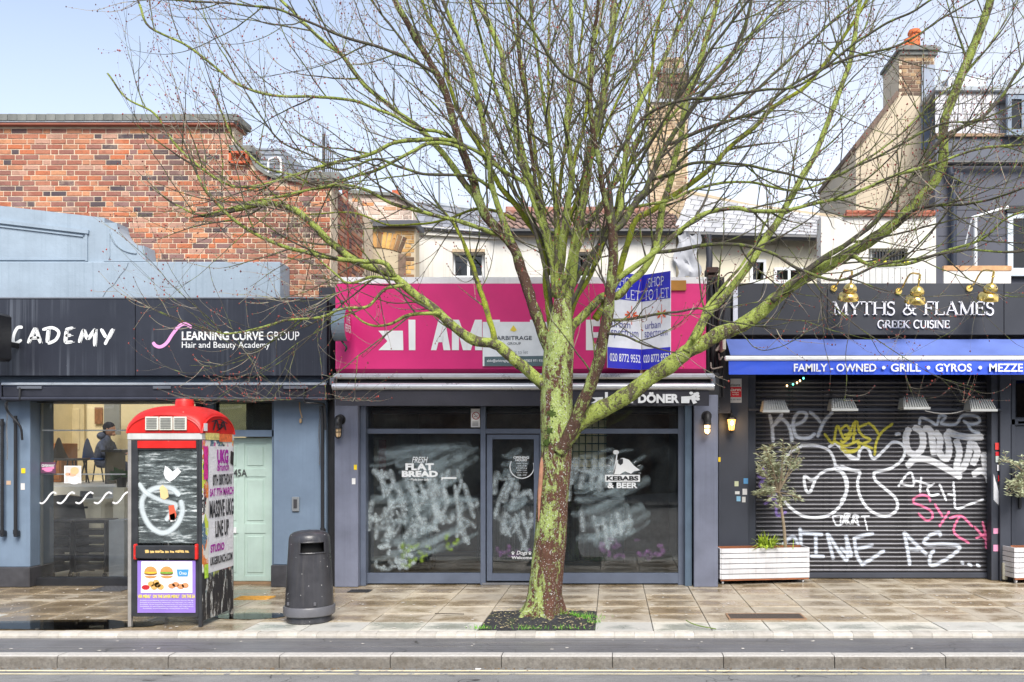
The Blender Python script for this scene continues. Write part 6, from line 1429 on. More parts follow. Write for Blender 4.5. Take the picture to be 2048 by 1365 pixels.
for px, y0, y1, w in ((1815, 104, 74, 9), (1843, 92, 42, 12), (1830, 92, 60, 8)):
    s_ = Y6 / F; h = (y0 - y1) * s_; r = w * s_
    MB().lathe([(r * 1.1, 0), (r, h * .2), (r * .9, h * .8), (r * 1.12, h * .84), (r * 1.12, h * .92), (r * .95, h * .96), (r * .95, h)], (X(px, Y6), Y6 + .4, Z(y0, Y6)), 16).build('chimney_pot', m_pot, h6, smooth=True)
MB().box(X(1868, 16.6), X(1876, 16.6), 16.5, 16.7, 3, Z(300, 16.6)).build('corner_strip', M('strip_green', S(120, 128, 104), .8), h6)
# dark grey house with mansard
Y7 = 15.8
h7 = thing('grey_house', 'dark grey house with slate mansard and dormer at the picture edge', 'house', (X(1960, Y7), Y7, 0))
m_gh = M('grey_house_render', S(84, 86, 96), .75, var=.08, scale=1.4, bump=.1)
MB().box(X(1870, Y7), X(2220, Y7), Y7, Y7 + .3, 2.6, Z(330, Y7)).build('wall', m_gh, h7)
MB().box(X(1869, Y7), X(2220, Y7), Y7 - .05, Y7 + .3, Z(326, Y7), Z(277, Y7)).build('parapet', M('parapet_grey', S(92, 96, 106), .7), h7)
MB().box(X(1868, Y7), X(2220, Y7), Y7 - .1, Y7 + .3, Z(277, Y7), Z(271, Y7)).build('ledge', M('ledge_brown', S(150, 122, 98), .8), h7)
MB().tube([(X(1868, Y7), Y7 - .12, Z(331, Y7)), (X(2220, Y7), Y7 - .12, Z(331, Y7))], .05, 8).build('gutter', m_black, h7, smooth=True)
for z_ in (420, 472): MB().box(X(1876, Y7), X(2014, Y7), Y7 - .006, Y7, Z(z_ + .8, Y7), Z(z_, Y7)).build('panel_joint', m_dark, h7)
MB().tube(catmull([W(1900, 335, Y7 - .14), W(1902, 350, Y7 - .14), W(1907, 372, Y7 - .12), W(1907, 540, Y7 - .12)], 4), .055, 10).build('drain_pipe', M('pipe_dark', S(50, 56, 70), .4), h7, smooth=True)
MB().box(X(1897, Y7), X(1918, Y7), Y7 - .22, Y7 - .04, Z(372, Y7), Z(352, Y7), .02).build('hopper', M('pipe_dark', S(50, 56, 70), .4), h7)
A, B, C, D = W(1870, 271, Y7 + .1), W(2200, 271, Y7 + .1), W(2200, 186, 16.3), W(1870, 186, 16.3)
mr = MB().add([e + Vector((0, .03, 0)) for e in (A, B, C, D)], [(0, 1, 2, 3)]).build('mansard', m_dark, h7)
quad_slates(mr, A, B, C, D, 18, 4, M('mansard_slate', S(176, 176, 180), .6, var=.08, rand=.12))
MB().box(X(1866, 16.3), X(2200, 16.3), 16.2, 18, Z(186, 16.3), Z(177, 16.3), .01).build('lead_edge', m_lead, h7)
MB().box(X(1892, 16.6), X(1968, 16.6), 16.5, 17.4, Z(180, 16.6), Z(158, 16.6), .01).build('roof_box', M('box_zinc', S(190, 196, 200), .45, .3, streak=(S(140, 146, 150), .5)), h7)
window(h7, 2014, 2110, 192, 268, Y7 - .12, 2, M('dormer_frame', S(120, 134, 150), .5), fw=.07); MB().box(X(2008, Y7), X(2120, Y7), Y7 - .09, Y7 + .5, Z(192, Y7), Z(183, Y7)).build('dormer_roof', m_lead, h7)
window(h7, 2014, 2110, 427, 548, Y7 - .02, 1, M('pale_blue_frame', S(200, 210, 216), .5), fw=.1); MB().box(X(2010, Y7), X(2114, Y7), Y7 - .08, Y7, Z(427, Y7), Z(414, Y7)).build('lintel', m_black, h7)
pf = thing('pipe_frame', 'white pipe frame standing against the grey house', 'pipe frame', (X(1950, 15.2), 15.2, 3.6))
MB().tube([W(1951, 545, 15.2), W(1951, 438, 15.2)], .032, 8).build('upright', m_upvc, pf); MB().tube([W(1943, 437, 15.2), W(2016, 415, 15.2)], .032, 8).build('top_rail', m_upvc, pf); MB().tube([W(1943, 440, 15.2), W(1930, 490, 15.3)], .012, 6).build('stay', m_upvc, pf)
rpn = thing('rusty_panel', 'white sheet panel with rusty upper edge above the restaurant fascia', 'panel', (X(1955, 13.6), 13.6, 4.3))
MB().box(X(1888, 13.6), X(2022, 13.6), 13.6, 13.64, 3.9, Z(542, 13.6)).build('sheet', M('sheet_white', S(226, 222, 216), .6, var=.1), rpn)
MB().box(X(1887, 13.6), X(2023, 13.6), 13.59, 13.66, Z(542, 13.6) + .001, Z(532, 13.6)).build('rusty_edge', M('rust_edge', S(206, 160, 116), .8, var=.3, scale=9, wear=(S(226, 220, 210), .6)), rpn)
MB().box(X(1640, 13.2), X(2220, 13.2), 12.5, 13.5, 3.9, 4.05).build('flat_roof', m_dark, label='flat roof of the restaurant behind its grey fascia', cat='roof')
MB().box(X(640, 13.2), X(1640, 13.2), 12.41, 14.8, 3.7, 3.85).build('flat_roof', m_dark, label='flat roof of the pink shop behind its sign', cat='roof')

# ================================================================== across the road, seen only mirrored in the shop windows
op = thing('terrace_opposite', 'dark brick terrace across the road, mirrored in the shop windows', 'building', (0, -13, 0))
t = NT('far_brick'); bt = t.new('TexBrick'); t.to(t.co((1, 1, 1)), bt.inputs['Vector']); bt.inputs['Scale'].default_value = 4.4; bt.inputs['Color1'].default_value = (.1, .06, .045, 1); bt.inputs['Color2'].default_value = (.06, .045, .04, 1); bt.inputs['Mortar'].default_value = (.12, .11, .1, 1); bt.inputs['Mortar Size'].default_value = .02
mp = t.new('Mapping'); mp.inputs['Rotation'].default_value = (R(90), 0, 0); t.to(t.co(), mp.inputs[0]); t.to(mp.outputs[0], bt.inputs['Vector'])
m_far = t.done(t.bsdf(bt.outputs['Color'], .9))
MB().box(-26, 26, -13.4, -13, -.3, 6.6).build('wall', m_far, op)
MB().box(-26.2, 26.2, -13.5, -12.85, 6.6, 6.8).build('parapet', m_concrete, op)
for i in range(-9, 10):
    f_ = MB().box(i * 2.7 - .55, i * 2.7 + .55, -13.0, -12.93, 3.6, 5.4).build('window', m_upvc, op); MB().box(i * 2.7 - .48, i * 2.7 + .48, -12.93, -12.92, 3.68, 5.32).build('pane', m_glassd, f_)
    MB().box(i * 2.7 - 1.1, i * 2.7 + 1.1, -13.0, -12.9, .0, 2.7).build('shopfront', M('far_front', (.03, .035, .04), .4), op)
MB().box(-60, 60, -13, -6.5, -.3, -.04).build('footway', M('far_paving', (.25, .24, .22), .8), kind='structure')
# ================================================================== inside the academy
m_wall_in = M('room_cream', S(226, 210, 166), .85, var=.06)
x0, x1 = X(62, 12), X(420, 12) + .5
MB().box(-10.5, -3.3, 17.0, 17.1, 0, 3.4).build('room_wall', m_wall_in, ac); MB().box(-10.6, -10.5, 11.95, 17, 0, 3.4).build('room_wall', m_wall_in, ac); MB().box(-5.1, -5.0, 12.1, 17, 0, 3.4).build('room_wall', m_wall_in, ac)
MB().box(-10.5, -5.1, 11.95, 17, -.02, .012).build('room_floor', M('lino_beige', S(196, 186, 166), .4), ac)
mb = MB(); mb.box(-10.5, -5.1, 12.7, 12.9, 3.3, 3.4); mb.box(-10.5, -5.1, 16.7, 17, 3.3, 3.4); mb.build('room_ceiling', M('ceiling_white', (.75, .75, .73), .8), ac)   # ceiling left open between, added so daylight brightens the room
MB().box(-10.5, -5.1, 14.2, 17, .012, 1.24, .004).build('raised_floor', M('stage_white', S(226, 224, 214), .7), ac)
Yi = 16.9
dq = MB().box(X(82, Yi), X(168, Yi), Yi, Yi + .05, 1.25, Z(800, Yi)).build('inner_door', M('door_cream', S(196, 180, 138), .7), ac)
for q in ((110, 160, 818, 900), (84, 104, 830, 900)): MB().box(X(q[0], Yi), X(q[1], Yi), Yi - .02, Yi, Z(q[3], Yi), Z(q[2], Yi), .01).build('door_panel', M('door_cream', S(196, 180, 138), .7), dq)
MB().box(X(186, Yi), X(201, Yi), Yi + .05, Yi + .08, Z(848, Yi), Z(815, Yi)).build('picture', M('picture_brown', S(140, 96, 60), .6, var=.4, scale=20), label='small brown framed picture on the academy back wall', cat='picture')
MB().box(X(214, 16.6), X(245, 16.6), 16.5, 16.55, Z(870, 16.6), Z(800, 16.6)).build('grey_cupboard', M('cup_grey', S(150, 150, 140), .6), label='grey cupboard behind the person inside the academy', cat='cupboard')
wc = thing('wooden_cabinet', 'brown wooden cabinet standing inside the academy window', 'cabinet', (X(105, 16), 16, 1.24)); m_wd = M('wood_brown', S(150, 98, 56), .5, var=.2, scale=9)
MB().box(X(81, 16), X(129, 16), 15.9, 16.4, 1.25, Z(887, 16), .01).build('carcass', m_wd, wc)
for a, b in ((83, 104), (106, 127)): MB().box(X(a, 16), X(b, 16), 15.88, 15.9, 1.3, Z(891, 16), .006).build('door', m_wd, wc)
def shell_chair(px, Y, label, col, zf=1.24, face=1, s=1.):
    x = X(px, Y); o = thing('shell_chair', label, 'chair', (x, Y, zf)); m = M('chair_%d' % int(col[2] * 500), col, .5); mm = M('chair_leg', (.04, .04, .045), .4, .4)
    mb = MB(); n = 10
    v = [(x - face * .2 * s + face * .03 * math.cos(k / n * 3.1), Y + (-.22 + .44 * k / n) * s, zf + (.42 + .4 * math.sin(math.pi * k / n) ** .6) * s) for k in range(n + 1)]; w = [(x - face * .14 * s, Y + (-.22 + .44 * k / n) * s, zf + .42 * s) for k in range(n + 1)]
    mb.add(v + w, [(k, k + 1, k + n + 2, k + n + 1) for k in range(n)]); mb.build('backrest', m, o, smooth=True)
    MB().box(x - .2 * s, x + .22 * s, Y - .22 * s, Y + .22 * s, zf + .41 * s, zf + .45 * s, .02).build('seat', m, o)
    for a in (-1, 1):
        for b in (-1, 1): MB().tube([(x + a * .14 * s, Y + b * .16 * s, zf + .41 * s), (x + a * .22 * s, Y + b * .2 * s, zf)], .012, 6).build('leg', mm, o)
shell_chair(140, 15.4, 'charcoal shell chair beside the wooden cabinet inside the academy', (.06, .055, .05))
shell_chair(196, 16.25, 'blue shell chair the person inside the academy sits on', S(40, 70, 120))
tb = thing('small_table', 'small brown table between the two chairs inside the academy', 'table', (X(166, 16), 16, 1.24))
MB().box(X(153, 16), X(178, 16), 15.8, 16.2, 1.66, 1.69).build('top', m_wd, tb)
for a in (155, 176): MB().tube([(X(a, 16), 15.95, 1.24), (X(a, 16), 15.95, 1.66)], .014, 6).build('leg', m_black, tb)
wd = thing('work_desk', 'black desk the person inside the academy leans on', 'desk', (X(236, 15.5), 15.5, 1.24))
MB().box(X(222, 15.5), X(262, 15.5), 15.2, 15.9, 1.8, 1.84).build('top', M('desk_black', (.03, .03, .032), .4), wd); MB().box(X(226, 15.5), X(229, 15.5), 15.25, 15.85, 1.24, 1.8).build('leg', M('desk_black', (.03, .03, .032), .4), wd); MB().box(X(240, 15.5), X(255, 15.5), 15.3, 15.5, 1.841, 1.85).build('paper', m_vinyl, wd)
# person, seated side on
pe = thing('person', 'person in a dark hooded jacket and cap seated inside the academy', 'person', (X(208, 15.5), 15.5, 1.24))
def skin(name, verts, edges, radii, mat, par):
    me = bpy.data.meshes.new(name); me.from_pydata(verts, edges, []); o = link(name, me, par); me.materials.append(mat)
    md = o.modifiers.new('skin', 'SKIN'); sv = me.skin_vertices[0].data
    for k, r in enumerate(radii): sv[k].radius = (r, r)
    sv[0].use_root = True; md.use_smooth_shade = True; s2 = o.modifiers.new('smooth', 'SUBSURF'); s2.levels = 1; s2.render_levels = 1; return o
bx, by, bz = X(203, 16.2), 16.2, 1.6
V = [(bx, by, bz), (bx + .03, by, bz + .2), (bx + .07, by, bz + .38), (bx + .1, by, bz + .46), (bx + .13, by, bz + .53),
     (bx + .08, by - .17, bz + .36), (bx + .16, by - .2, bz + .16), (bx + .34, by - .14, bz + .17), (bx + .42, by - .12, bz + .18), (bx + .08, by + .17, bz + .36), (bx + .16, by + .2, bz + .16), (bx + .34, by + .14, bz + .17), (bx + .42, by + .12, bz + .18),
     (bx + .02, by - .09, bz - .02), (bx + .4, by - .1, bz - .01), (bx + .38, by - .1, bz - .38), (bx + .48, by - .1, bz - .42), (bx + .02, by + .09, bz - .02), (bx + .4, by + .1, bz - .01), (bx + .38, by + .1, bz - .38), (bx + .48, by + .1, bz - .42)]
E = [(0, 1), (1, 2), (2, 3), (3, 4), (2, 5), (5, 6), (6, 7), (7, 8), (2, 9), (9, 10), (10, 11), (11, 12), (0, 13), (13, 14), (14, 15), (15, 16), (0, 17), (17, 18), (18, 19), (19, 20)]
m_jk = M('jacket', S(84, 90, 106), .75, var=.6, scale=14)
skin('body', V, E, [.15, .15, .15, .06, .055, .07, .06, .045, .035, .07, .06, .045, .035, .09, .075, .055, .04, .09, .075, .055, .04], m_jk, pe)
hx, hz = bx + .155, bz + .62; m_sk = M('skin_tone', S(186, 140, 112), .6)
MB().ell((hx, by, hz), (.1, .08, .125), 16, 12).ell((hx + .1, by, hz - .01), (.022, .014, .022), 8, 6).ell((hx + .07, by, hz - .09), (.035, .04, .03), 8, 6).ell((hx - .005, by - .08, hz - .005), (.02, .012, .03), 8, 6).ell((hx - .005, by + .08, hz - .005), (.02, .012, .03), 8, 6).build('head', m_sk, pe, smooth=True)
MB().ell((hx - .018, by, hz + .045), (.108, .088, .1), 16, 10).ell((hx - .06, by, hz - .03), (.06, .075, .07), 12, 8).build('cap', M('cap_dark', (.02, .02, .025), .8), pe, smooth=True)
MB().ell((bx + .02, by, bz + .5), (.09, .12, .08), 12, 8).build('hood', m_jk, pe, smooth=True)
for s_ in (-1, 1):
    mb = MB(); p = Vector((bx + .44, by + s_ * .12, bz + .18)); mb.ell(p, (.05, .035, .018), 8, 6)
    for k in range(4): mb.tube([p + Vector((.04, (-.022 + .015 * k), 0)), p + Vector((.085 + .006 * (k % 2), -.02 + .014 * k, -.006)), p + Vector((.11, -.02 + .013 * k, -.02))], [.009, .008, .006], 6)
    mb.tube([p + Vector((.0, -.03 * s_, 0)), p + Vector((.045, -.05 * s_, -.005)), p + Vector((.07, -.045 * s_, -.012))], [.011, .009, .007], 6); mb.build('hand', m_sk, pe, smooth=True)
# reception, office chair, trolleys
rd = thing('reception_desk', 'long cream reception desk inside the academy', 'desk', (X(140, 13.6), 13.6, 0)); m_rc = M('desk_cream', S(224, 220, 200), .5)
MB().box(X(80, 13.6), X(200, 13.6), 13.5, 14.0, .012, 1.02, .01).build('front', m_rc, rd); MB().box(X(78, 13.6), X(217, 13.6), 13.42, 14.05, 1.02, 1.08, .01).build('counter_top', m_rc, rd); MB().box(X(78, 13.6), X(200, 13.6), 13.49, 13.5, .93, .96).build('shadow_strip', m_black, rd)  # black strip on the front paints in the shade of a gap
MB().box(X(191, 13.6), X(217, 13.6), 13.4, 13.5, .012, 1.02).build('end_panel', m_rc, rd)
MB().box(X(160, 13.7), X(184, 13.7), 13.7, 13.72, 1.08, 1.08 + .11).build('photo_print', M('print_mono', S(110, 110, 116), .5, var=.8, scale=25), label='small monochrome print standing on the cream reception desk', cat='print')
MB().box(X(204, 13.7), X(230, 13.7), 13.9, 13.93, .95, 1.2).build('poster_card', M('poster_white', (.8, .8, .8), .5, bump=0), label='white card poster beside the cream reception desk', cat='poster')
oc = thing('office_chair', 'black leather office chair before the cream reception desk', 'chair', (X(165, 13), 13, 0)); m_le = M('leather_black', (.02, .02, .021), .35)
xo = X(163, 13)
mb = MB(); v = []
for j in range(7):
    for i in range(7):
        a, s_ = -1 + i / 3, j / 6; v.append((xo - .16 + .22 * a + .1 * (1 - s_) * 0 - .1 * s_ + .02, 12.95 + .05 * a * a - .02, .55 + .62 * s_ - .03 * a * a * (s_ > .8)))
mb.add(v + [(a, b + .07, c) for a, b, c in v], [(j * 7 + i, j * 7 + i + 1, (j + 1) * 7 + i + 1, (j + 1) * 7 + i) for j in range(6) for i in range(6)] + [(49 + j * 7 + i, 49 + j * 7 + i + 1, 49 + (j + 1) * 7 + i + 1, 49 + (j + 1) * 7 + i) for j in range(6) for i in range(6)] + [(42 + i, 43 + i, 92 + i, 91 + i) for i in range(6)]); mb.build('backrest', m_le, oc, smooth=True)
MB().box(xo - .3, xo + .22, 12.6, 13.05, .44, .54, .04).build('seat', m_le, oc); MB().tube([(xo, 12.85, .44), (xo, 12.85, .1)], .03, 8).build('column', m_black, oc)
for k in range(5): a = k * 1.2566; MB().tube([(xo, 12.85, .1), (xo + .28 * math.cos(a), 12.85 + .28 * math.sin(a), .06)], .02, 6).build('foot', m_black, oc)
m_tr = M('trolley_black', (.022, .023, .026), .35, var=.2)
for px0, px1, lb_ in ((97, 143, 'black salon drawer trolley inside the academy window, beside the broom'), (147, 212, 'wider black salon drawer trolley inside the academy window, under the office chair')):
    Yt = 12.45; xa, xb = X(px0, Yt), X(px1, Yt); o = thing('salon_trolley', lb_, 'trolley', ((xa + xb) / 2, Yt, 0), group='black salon trolleys'); zt3 = Z(1040, Yt)
    MB().box(xa, xb, Yt - .02, Yt + .34, zt3 - .05, zt3, .015).build('top_tray', m_tr, o)
    for a in (xa + .01, xb - .03): MB().box(a, a + .02, Yt, Yt + .32, .08, zt3 - .05).build('side_frame', m_tr, o)
    for k in range(5): z = .12 + k * .125; MB().box(xa + .035, xb - .035, Yt - .01, Yt + .3, z, z + .075, .012).build('drawer', m_tr, o)
    for a in (xa + .03, xb - .05): MB().tube([(a, Yt + .03, .04), (a + .025, Yt + .03, .04)], .035, 10).build('castor', m_tr, o)
MB().box(X(225, 12.6), X(256, 12.6), 12.5, 12.8, .012, Z(1040, 12.6), .005).build('grey_screen', M('screen_grey', S(160, 168, 176), .5), label='plain pale grey screen panel inside the academy window', cat='screen')
br = thing('broom_caddy', 'broom and blue dustpan leaning inside the corner of the academy window', 'broom', (X(84, 12.2), 12.2, 0))
MB().tube([(X(83, 12.2), 12.2, .1), (X(80, 12.2), 12.15, .75), (X(82, 12.2), 12.15, .82)], .012, 6).build('handle', m_black, br); MB().box(X(78, 12.2), X(98, 12.2), 12.1, 12.3, .06, .2, .03).build('dustpan', M('pan_blue', S(60, 110, 190), .5), br); MB().box(X(82, 12.2), X(90, 12.2), 12.1, 12.3, .2, .42, .03).build('brush_head', m_black, br)
pt = thing('pot_plant', 'leafy green pot plant inside the academy behind the phone box', 'plant', (X(243, 13), 13, 1.0)); mb = MB()
for i in range(26):
    a, e = rnd(0, 6.28), rnd(-.3, 1.2); d = Vector((math.cos(a) * math.cos(e), math.sin(a) * math.cos(e), math.sin(e))); b = W(243, 955, 13); c = b + d * rnd(.08, .2); s_ = d.orthogonal().normalized() * .04; mb.add([b, b.lerp(c, .6) + s_, c, b.lerp(c, .6) - s_], [(0, 1, 2, 3)])
mb.build('leaves', M('plant_leaf', S(60, 104, 44), .5, var=.3), pt); MB().lathe([(.06, 0), (.08, .15)], (X(243, 13), 13, Z(975, 13)), 12).build('pot', m_black, pt)
MB().box(X(234, 13), X(256, 13), 12.9, 13.1, .012, Z(975, 13)).build('plant_stand', m_rc, label='pale stand under the pot plant inside the academy', cat='stand')

# ================================================================== phone box
PX0, PX1, PY0, PY1 = X(255, 9.02), X(403, 9.02), 9.02, 9.79
ph = thing('phone_box', 'red domed phone box plastered with posters on the pavement', 'phone box', ((PX0 + PX1) / 2, (PY0 + PY1) / 2, 0))
m_red = M('phone_red', S(206, 34, 28), .42, var=.18, scale=5, bump=.12, streak=(S(150, 40, 36), .5), wear=(S(206, 130, 120), .735), speck=(S(200, 150, 140), .4)); m_st = M('steel_frame', S(176, 172, 166), .4, .5, var=.15, wear=(S(120, 106, 92), .7)); m_fb = M('frame_black', (.03, .032, .036), .45, var=.3, wear=(S(110, 108, 106), .73))
zb = Z(866, PY0); a_ = (PX1 - PX0) / 2; cx, cy = (PX0 + PX1) / 2, (PY0 + PY1) / 2; fd_ = lambda q: max(0, 1 - min(1, abs(q) / a_) ** 2.3) ** .55
def dome(x, y): return zb + .19 * (fd_(x) + fd_(y)) - .08 * fd_(x) * fd_(y)
n = 28; cs_ = lambda i: cx - a_ * math.cos(math.pi * i / n); mb = MB(); g = [[(cs_(i), cy - cx + cs_(j)) for i in range(n + 1)] for j in range(n + 1)]
mb.add([(x, y, dome(x - cx, y - cy)) for r in g for x, y in r], [(j * (n + 1) + i, j * (n + 1) + i + 1, (j + 1) * (n + 1) + i + 1, (j + 1) * (n + 1) + i) for j in range(n) for i in range(n)])
rd_ = mb.build('roof', m_red, ph, smooth=True)
for ax in range(4):
    mb = MB(); v = []
    for i in range(n + 1):
        s_ = cs_(i) - cx; h = dome(s_, a_) + .001
        x, y = {0: (cx + s_, PY0 - .006), 1: (cx + s_, cy + a_ + .006), 2: (PX1 + .006, cy + s_), 3: (PX0 - .006, cy + s_)}[ax]
        v += [(x, y, zb - .002), (x, y, h - .012)]
    mb.add(v, [(2 * i, 2 * i + 2, 2 * i + 3, 2 * i + 1) for i in range(n)]); mb.build('roof_gable', m_red, rd_)
    mb = MB(); mb.tube([(a, b, c + .006) for (a, b, c) in v[1::2]], .01, 6); mb.build('roof_rim', m_red, rd_, smooth=True)
MB().lathe([(.1, -.03), (.092, .05), (.085, .07), (.03, .075)], (cx + .02, cy, dome(0, 0)), 20).build('roof_cap', m_red, ph, smooth=True)
m_vent = M('vent_white', S(214, 214, 200), .5, var=.06)
for i in range(3):
    a, b = 293 + i * 28, 319.5 + i * 28; pz = on_plane(PY0 - .012, 0)
    vt = MB().box(X(a, PY0), X(b, PY0), PY0 - .03, PY0 - .014, Z(861, PY0), Z(834, PY0), .004).build('vent_grille', m_vent, ph)
    for k in range(7): MB().box(X(a + 3, PY0), X(b - 3, PY0), PY0 - .036, PY0 - .03, Z(857.5 - k * 3.2, PY0), Z(856 - k * 3.2, PY0)).build('louvre', M('louvre_grey', S(120, 120, 116), .5), vt)
MB().box(PX0 - .004, PX1 + .004, PY0 - .004, PY1 + .004, Z(880, PY0), zb - .003, .006).build('head_rail', M('rail_grey', S(206, 206, 202), .45, .2, streak=(S(150, 144, 136), .5)), ph)
zr_ = Z(880, PY0) - .002
for x_, y_ in ((PX0, PY0), (PX1 - .045, PY0), (PX0, PY1 - .045), (PX1 - .045, PY1 - .045)): MB().box(x_ if x_ < cx else x_ + .01, x_ + (.035 if x_ < cx else .045), y_, y_ + .045, 0, zr_, .005).build('corner_post', m_st if x_ < cx or y_ > cy else m_fb, ph)
fx0, fx1 = PX0 + .037, PX1 - .037
mb = MB(); mb.box(fx0, X(275, PY0), PY0 + .006, PY0 + .05, .11, zr_); mb.box(X(393, PY0), fx1, PY0 + .006, PY0 + .05, .11, zr_); mb.box(X(275, PY0), X(393, PY0), PY0 + .007, PY0 + .049, Z(900, PY0), zr_); mb.box(X(275, PY0), X(393, PY0), PY0 + .007, PY0 + .049, .11, Z(1122, PY0))
dfr = mb.build('door_frame', m_fb, ph)
MB().box(X(275, PY0), X(392, PY0), PY0 - .006, PY0 + .005, Z(897, PY0), Z(882, PY0), .003).build('red_strip', m_red, dfr)
t = NT('phone_pane'); tr = t.new('BsdfTransparent'); tr.inputs[0].default_value = (.7, .76, .76, 1); gl_ = t.new('BsdfGlossy'); gl_.inputs['Roughness'].default_value = .05; dfz = t.new('BsdfPrincipled'); dfz.inputs['Roughness'].default_value = .6
co = t.co(); st_ = t.noise(t.co((3.2, 3.2, 26)), 1., 5, .7); bg = t.noise(co, 4., 5, .7)
st2 = t.noise(t.co((9, 9, 40)), 1., 6, .75); fl_ = t.math('ADD', t.math('MULTIPLY', st_, .6), t.math('MULTIPLY', st2, .5))
t.to(t.ramp(fl_, [(.42, (.035, .042, .044)), (.56, (.13, .155, .155)), (.6, (.3, .35, .35)), (.64, (.8, .84, .84))]), dfz.inputs['Base Color'])
m1 = t.new('MixShader'); m1.inputs[0].default_value = .12; t.to(tr.outputs[0], m1.inputs[1]); t.to(gl_.outputs[0], m1.inputs[2])
zz = t.new('SeparateXYZ'); t.to(co, zz.inputs[0]); band = t.math('MULTIPLY', t.rng(zz.outputs[2], .95, 1.2), t.rng(zz.outputs[2], 1.82, 1.6))
m2 = t.new('MixShader'); t.to(t.math('MULTIPLY', t.rng(bg, .3, .6, .3, .85), t.rng(band, 0, 1, .6, 1.)), m2.inputs[0]); t.to(m1.outputs[0], m2.inputs[1]); t.to(dfz.outputs[0], m2.inputs[2]); m_phg = t.done(m2.outputs[0])
pn = MB().box(X(275, PY0), X(393, PY0), PY0 + .02, PY0 + .028, Z(1087, PY0), Z(900, PY0)).build('pane', m_phg, dfr)
MB().box(PX0 + .05, PX1 - .05, PY1 - .03, PY1 - .02, .2, zr_).build('rear_pane', GLASS('rear_pane', (.3, .33, .33), .5, (.35, .38, .38)), ph)
MB().box(PX0 + .003, PX0 + .01, PY0 + .05, PY1 - .05, .2, zr_).build('side_pane', GLASS('rear_pane', (.3, .33, .33), .5), ph)
tp = MB().box(cx - .2, cx + .12, PY1 - .2, PY1 - .04, .9, 1.6, .02).build('telephone', M('phone_unit', (.08, .085, .09), .4), ph); MB().tube([(cx - .13, PY1 - .24, 1.2), (cx - .13, PY1 - .24, 1.42)], .025, 8).build('handset', m_black, tp)
pf_ = on_plane(PY0 + .02, .004)
mb = MB(); ribbon(mb, [(362, 1000), (365, 1025), (352, 1052), (328, 1066), (303, 1055), (287, 1028), (285, 1000), (300, 982), (322, 975), (345, 978), (360, 992)], 14, pf_); ribbon(mb, [(278, 966), (292, 985), (320, 1000), (352, 1010), (340, 1030), (332, 1042)], 12, lambda a, b, c=0: on_plane(PY0 + .02, .006)(a, b)); mb.build('painted_ring', PAINT('ring_white', S(212, 222, 224), .8, .3), pn)
mb = MB(); mb.add([pf_(a, b, .003) for a, b in ((328, 948), (331, 932), (340, 938), (346, 944), (356, 936), (363, 944), (350, 958), (340, 964), (332, 958))], [tuple(range(9))]); mb.build('torn_paper', m_vinyl, pn)
for l, c in (([(320, 976), (326, 970), (336, 980), (338, 994), (330, 1000), (322, 996)], S(226, 196, 140)), ([(338, 1012), (348, 1010), (354, 1030), (350, 1042), (340, 1040)], S(214, 90, 60)), ([(340, 1030), (350, 1026), (352, 1042), (342, 1044)], (.8, .8, .78))):
    mb = MB(); mb.add([pf_(a, b, .005) for a, b in l], [tuple(range(len(l)))]); mb.build('torn_paper', M('scrap_%d' % int(c[0] * 100), c, .7), pn)
hb = MB().box(X(273, PY0), X(395, PY0), PY0 - .03, PY0 + .005, Z(1117, PY0), Z(1091, PY0), .008).build('push_bar', m_fb, dfr)
for a in (269, 391): MB().box(X(a, PY0), X(a + 6, PY0), PY0 - .035, PY0 + .02, Z(1120, PY0), Z(1088, PY0), .012).build('bar_end', m_red, hb)
mb = MB(); pbq = on_plane(PY0 - .03, .003)
for i in range(9): x_ = 290 + i * 10; mb.add([pbq(x_, 1101 + rnd(-1, 1)), pbq(x_ + rnd(6, 12), 1101 + rnd(-1, 2)), pbq(x_ + 9, 1106), pbq(x_ + 1, 1106 + rnd(-1, 1))], [(0, 1, 2, 3)])
mb.build('sticker_scraps', M('scraps_yellow', S(214, 180, 110), .7, var=.5, scale=60), hb, kind='stuff')
# food poster on the lower panel
lp_ = MB().box(X(275, PY0), X(391, PY0), PY0 - .002, PY0 + .02, Z(1226, PY0), Z(1122, PY0)).build('advert_panel', M('advert_violet', S(146, 120, 200), .35, var=.06, bump=0), ph)
q1 = on_plane(PY0 - .002, .003); L1 = lambda k: on_plane(PY0 - .002, .003 + .0012 * k)
mb = MB(); mb.add([q1(a, b) for a, b in ((283, 1123), (385, 1123), (385, 1186), (282, 1186))], [(0, 1, 2, 3)]); mb.build('white_card', M('card_white', (.82, .82, .84), .4, bump=0), lp_)
def fd(col, cx_, cy_, rx, ry, a0=0, a1=360, k=1, nm='print'): mb = MB(); disc(mb, L1(k), cx_, cy_, rx, ry, 16, a0, a1); mb.build(nm, M('food_%d_%d' % (int(col[0] * 99), int(col[1] * 99)), col, .45, var=.2, scale=60, bump=0), lp_)
for bx_, lett in ((302, 0), (334, 1)):
    fd(S(206, 146, 84), bx_, 1152, 12, 5, 180, 360, 2); fd(S(120, 72, 44), bx_, 1147.5, 13, 3, k=3); fd(S(236, 190, 60) if not lett else S(120, 170, 60), bx_, 1145.5, 13.5, 2.4, k=4); fd(S(212, 150, 84), bx_, 1144, 12.5, 11, 0, 180, 5)
fd((.85, .85, .86), 366, 1137, 12, 5, k=2); mb = MB(); mb.add([L1(3)(a, b) for a, b in ((354, 1139), (378, 1139), (376, 1153), (356, 1153))], [(0, 1, 2, 3)]); mb.build('print', M('cup_blue', S(70, 150, 206), .45, bump=0), lp_); vin('Oreo', 359, 1150, 374, 1143, .01, lp_, 0, m_vinyl, L1(4))
fd(S(186, 40, 44), 292, 1175, 8, 5, k=3); fd((.8, .78, .76), 292, 1176, 9.5, 6, k=2)
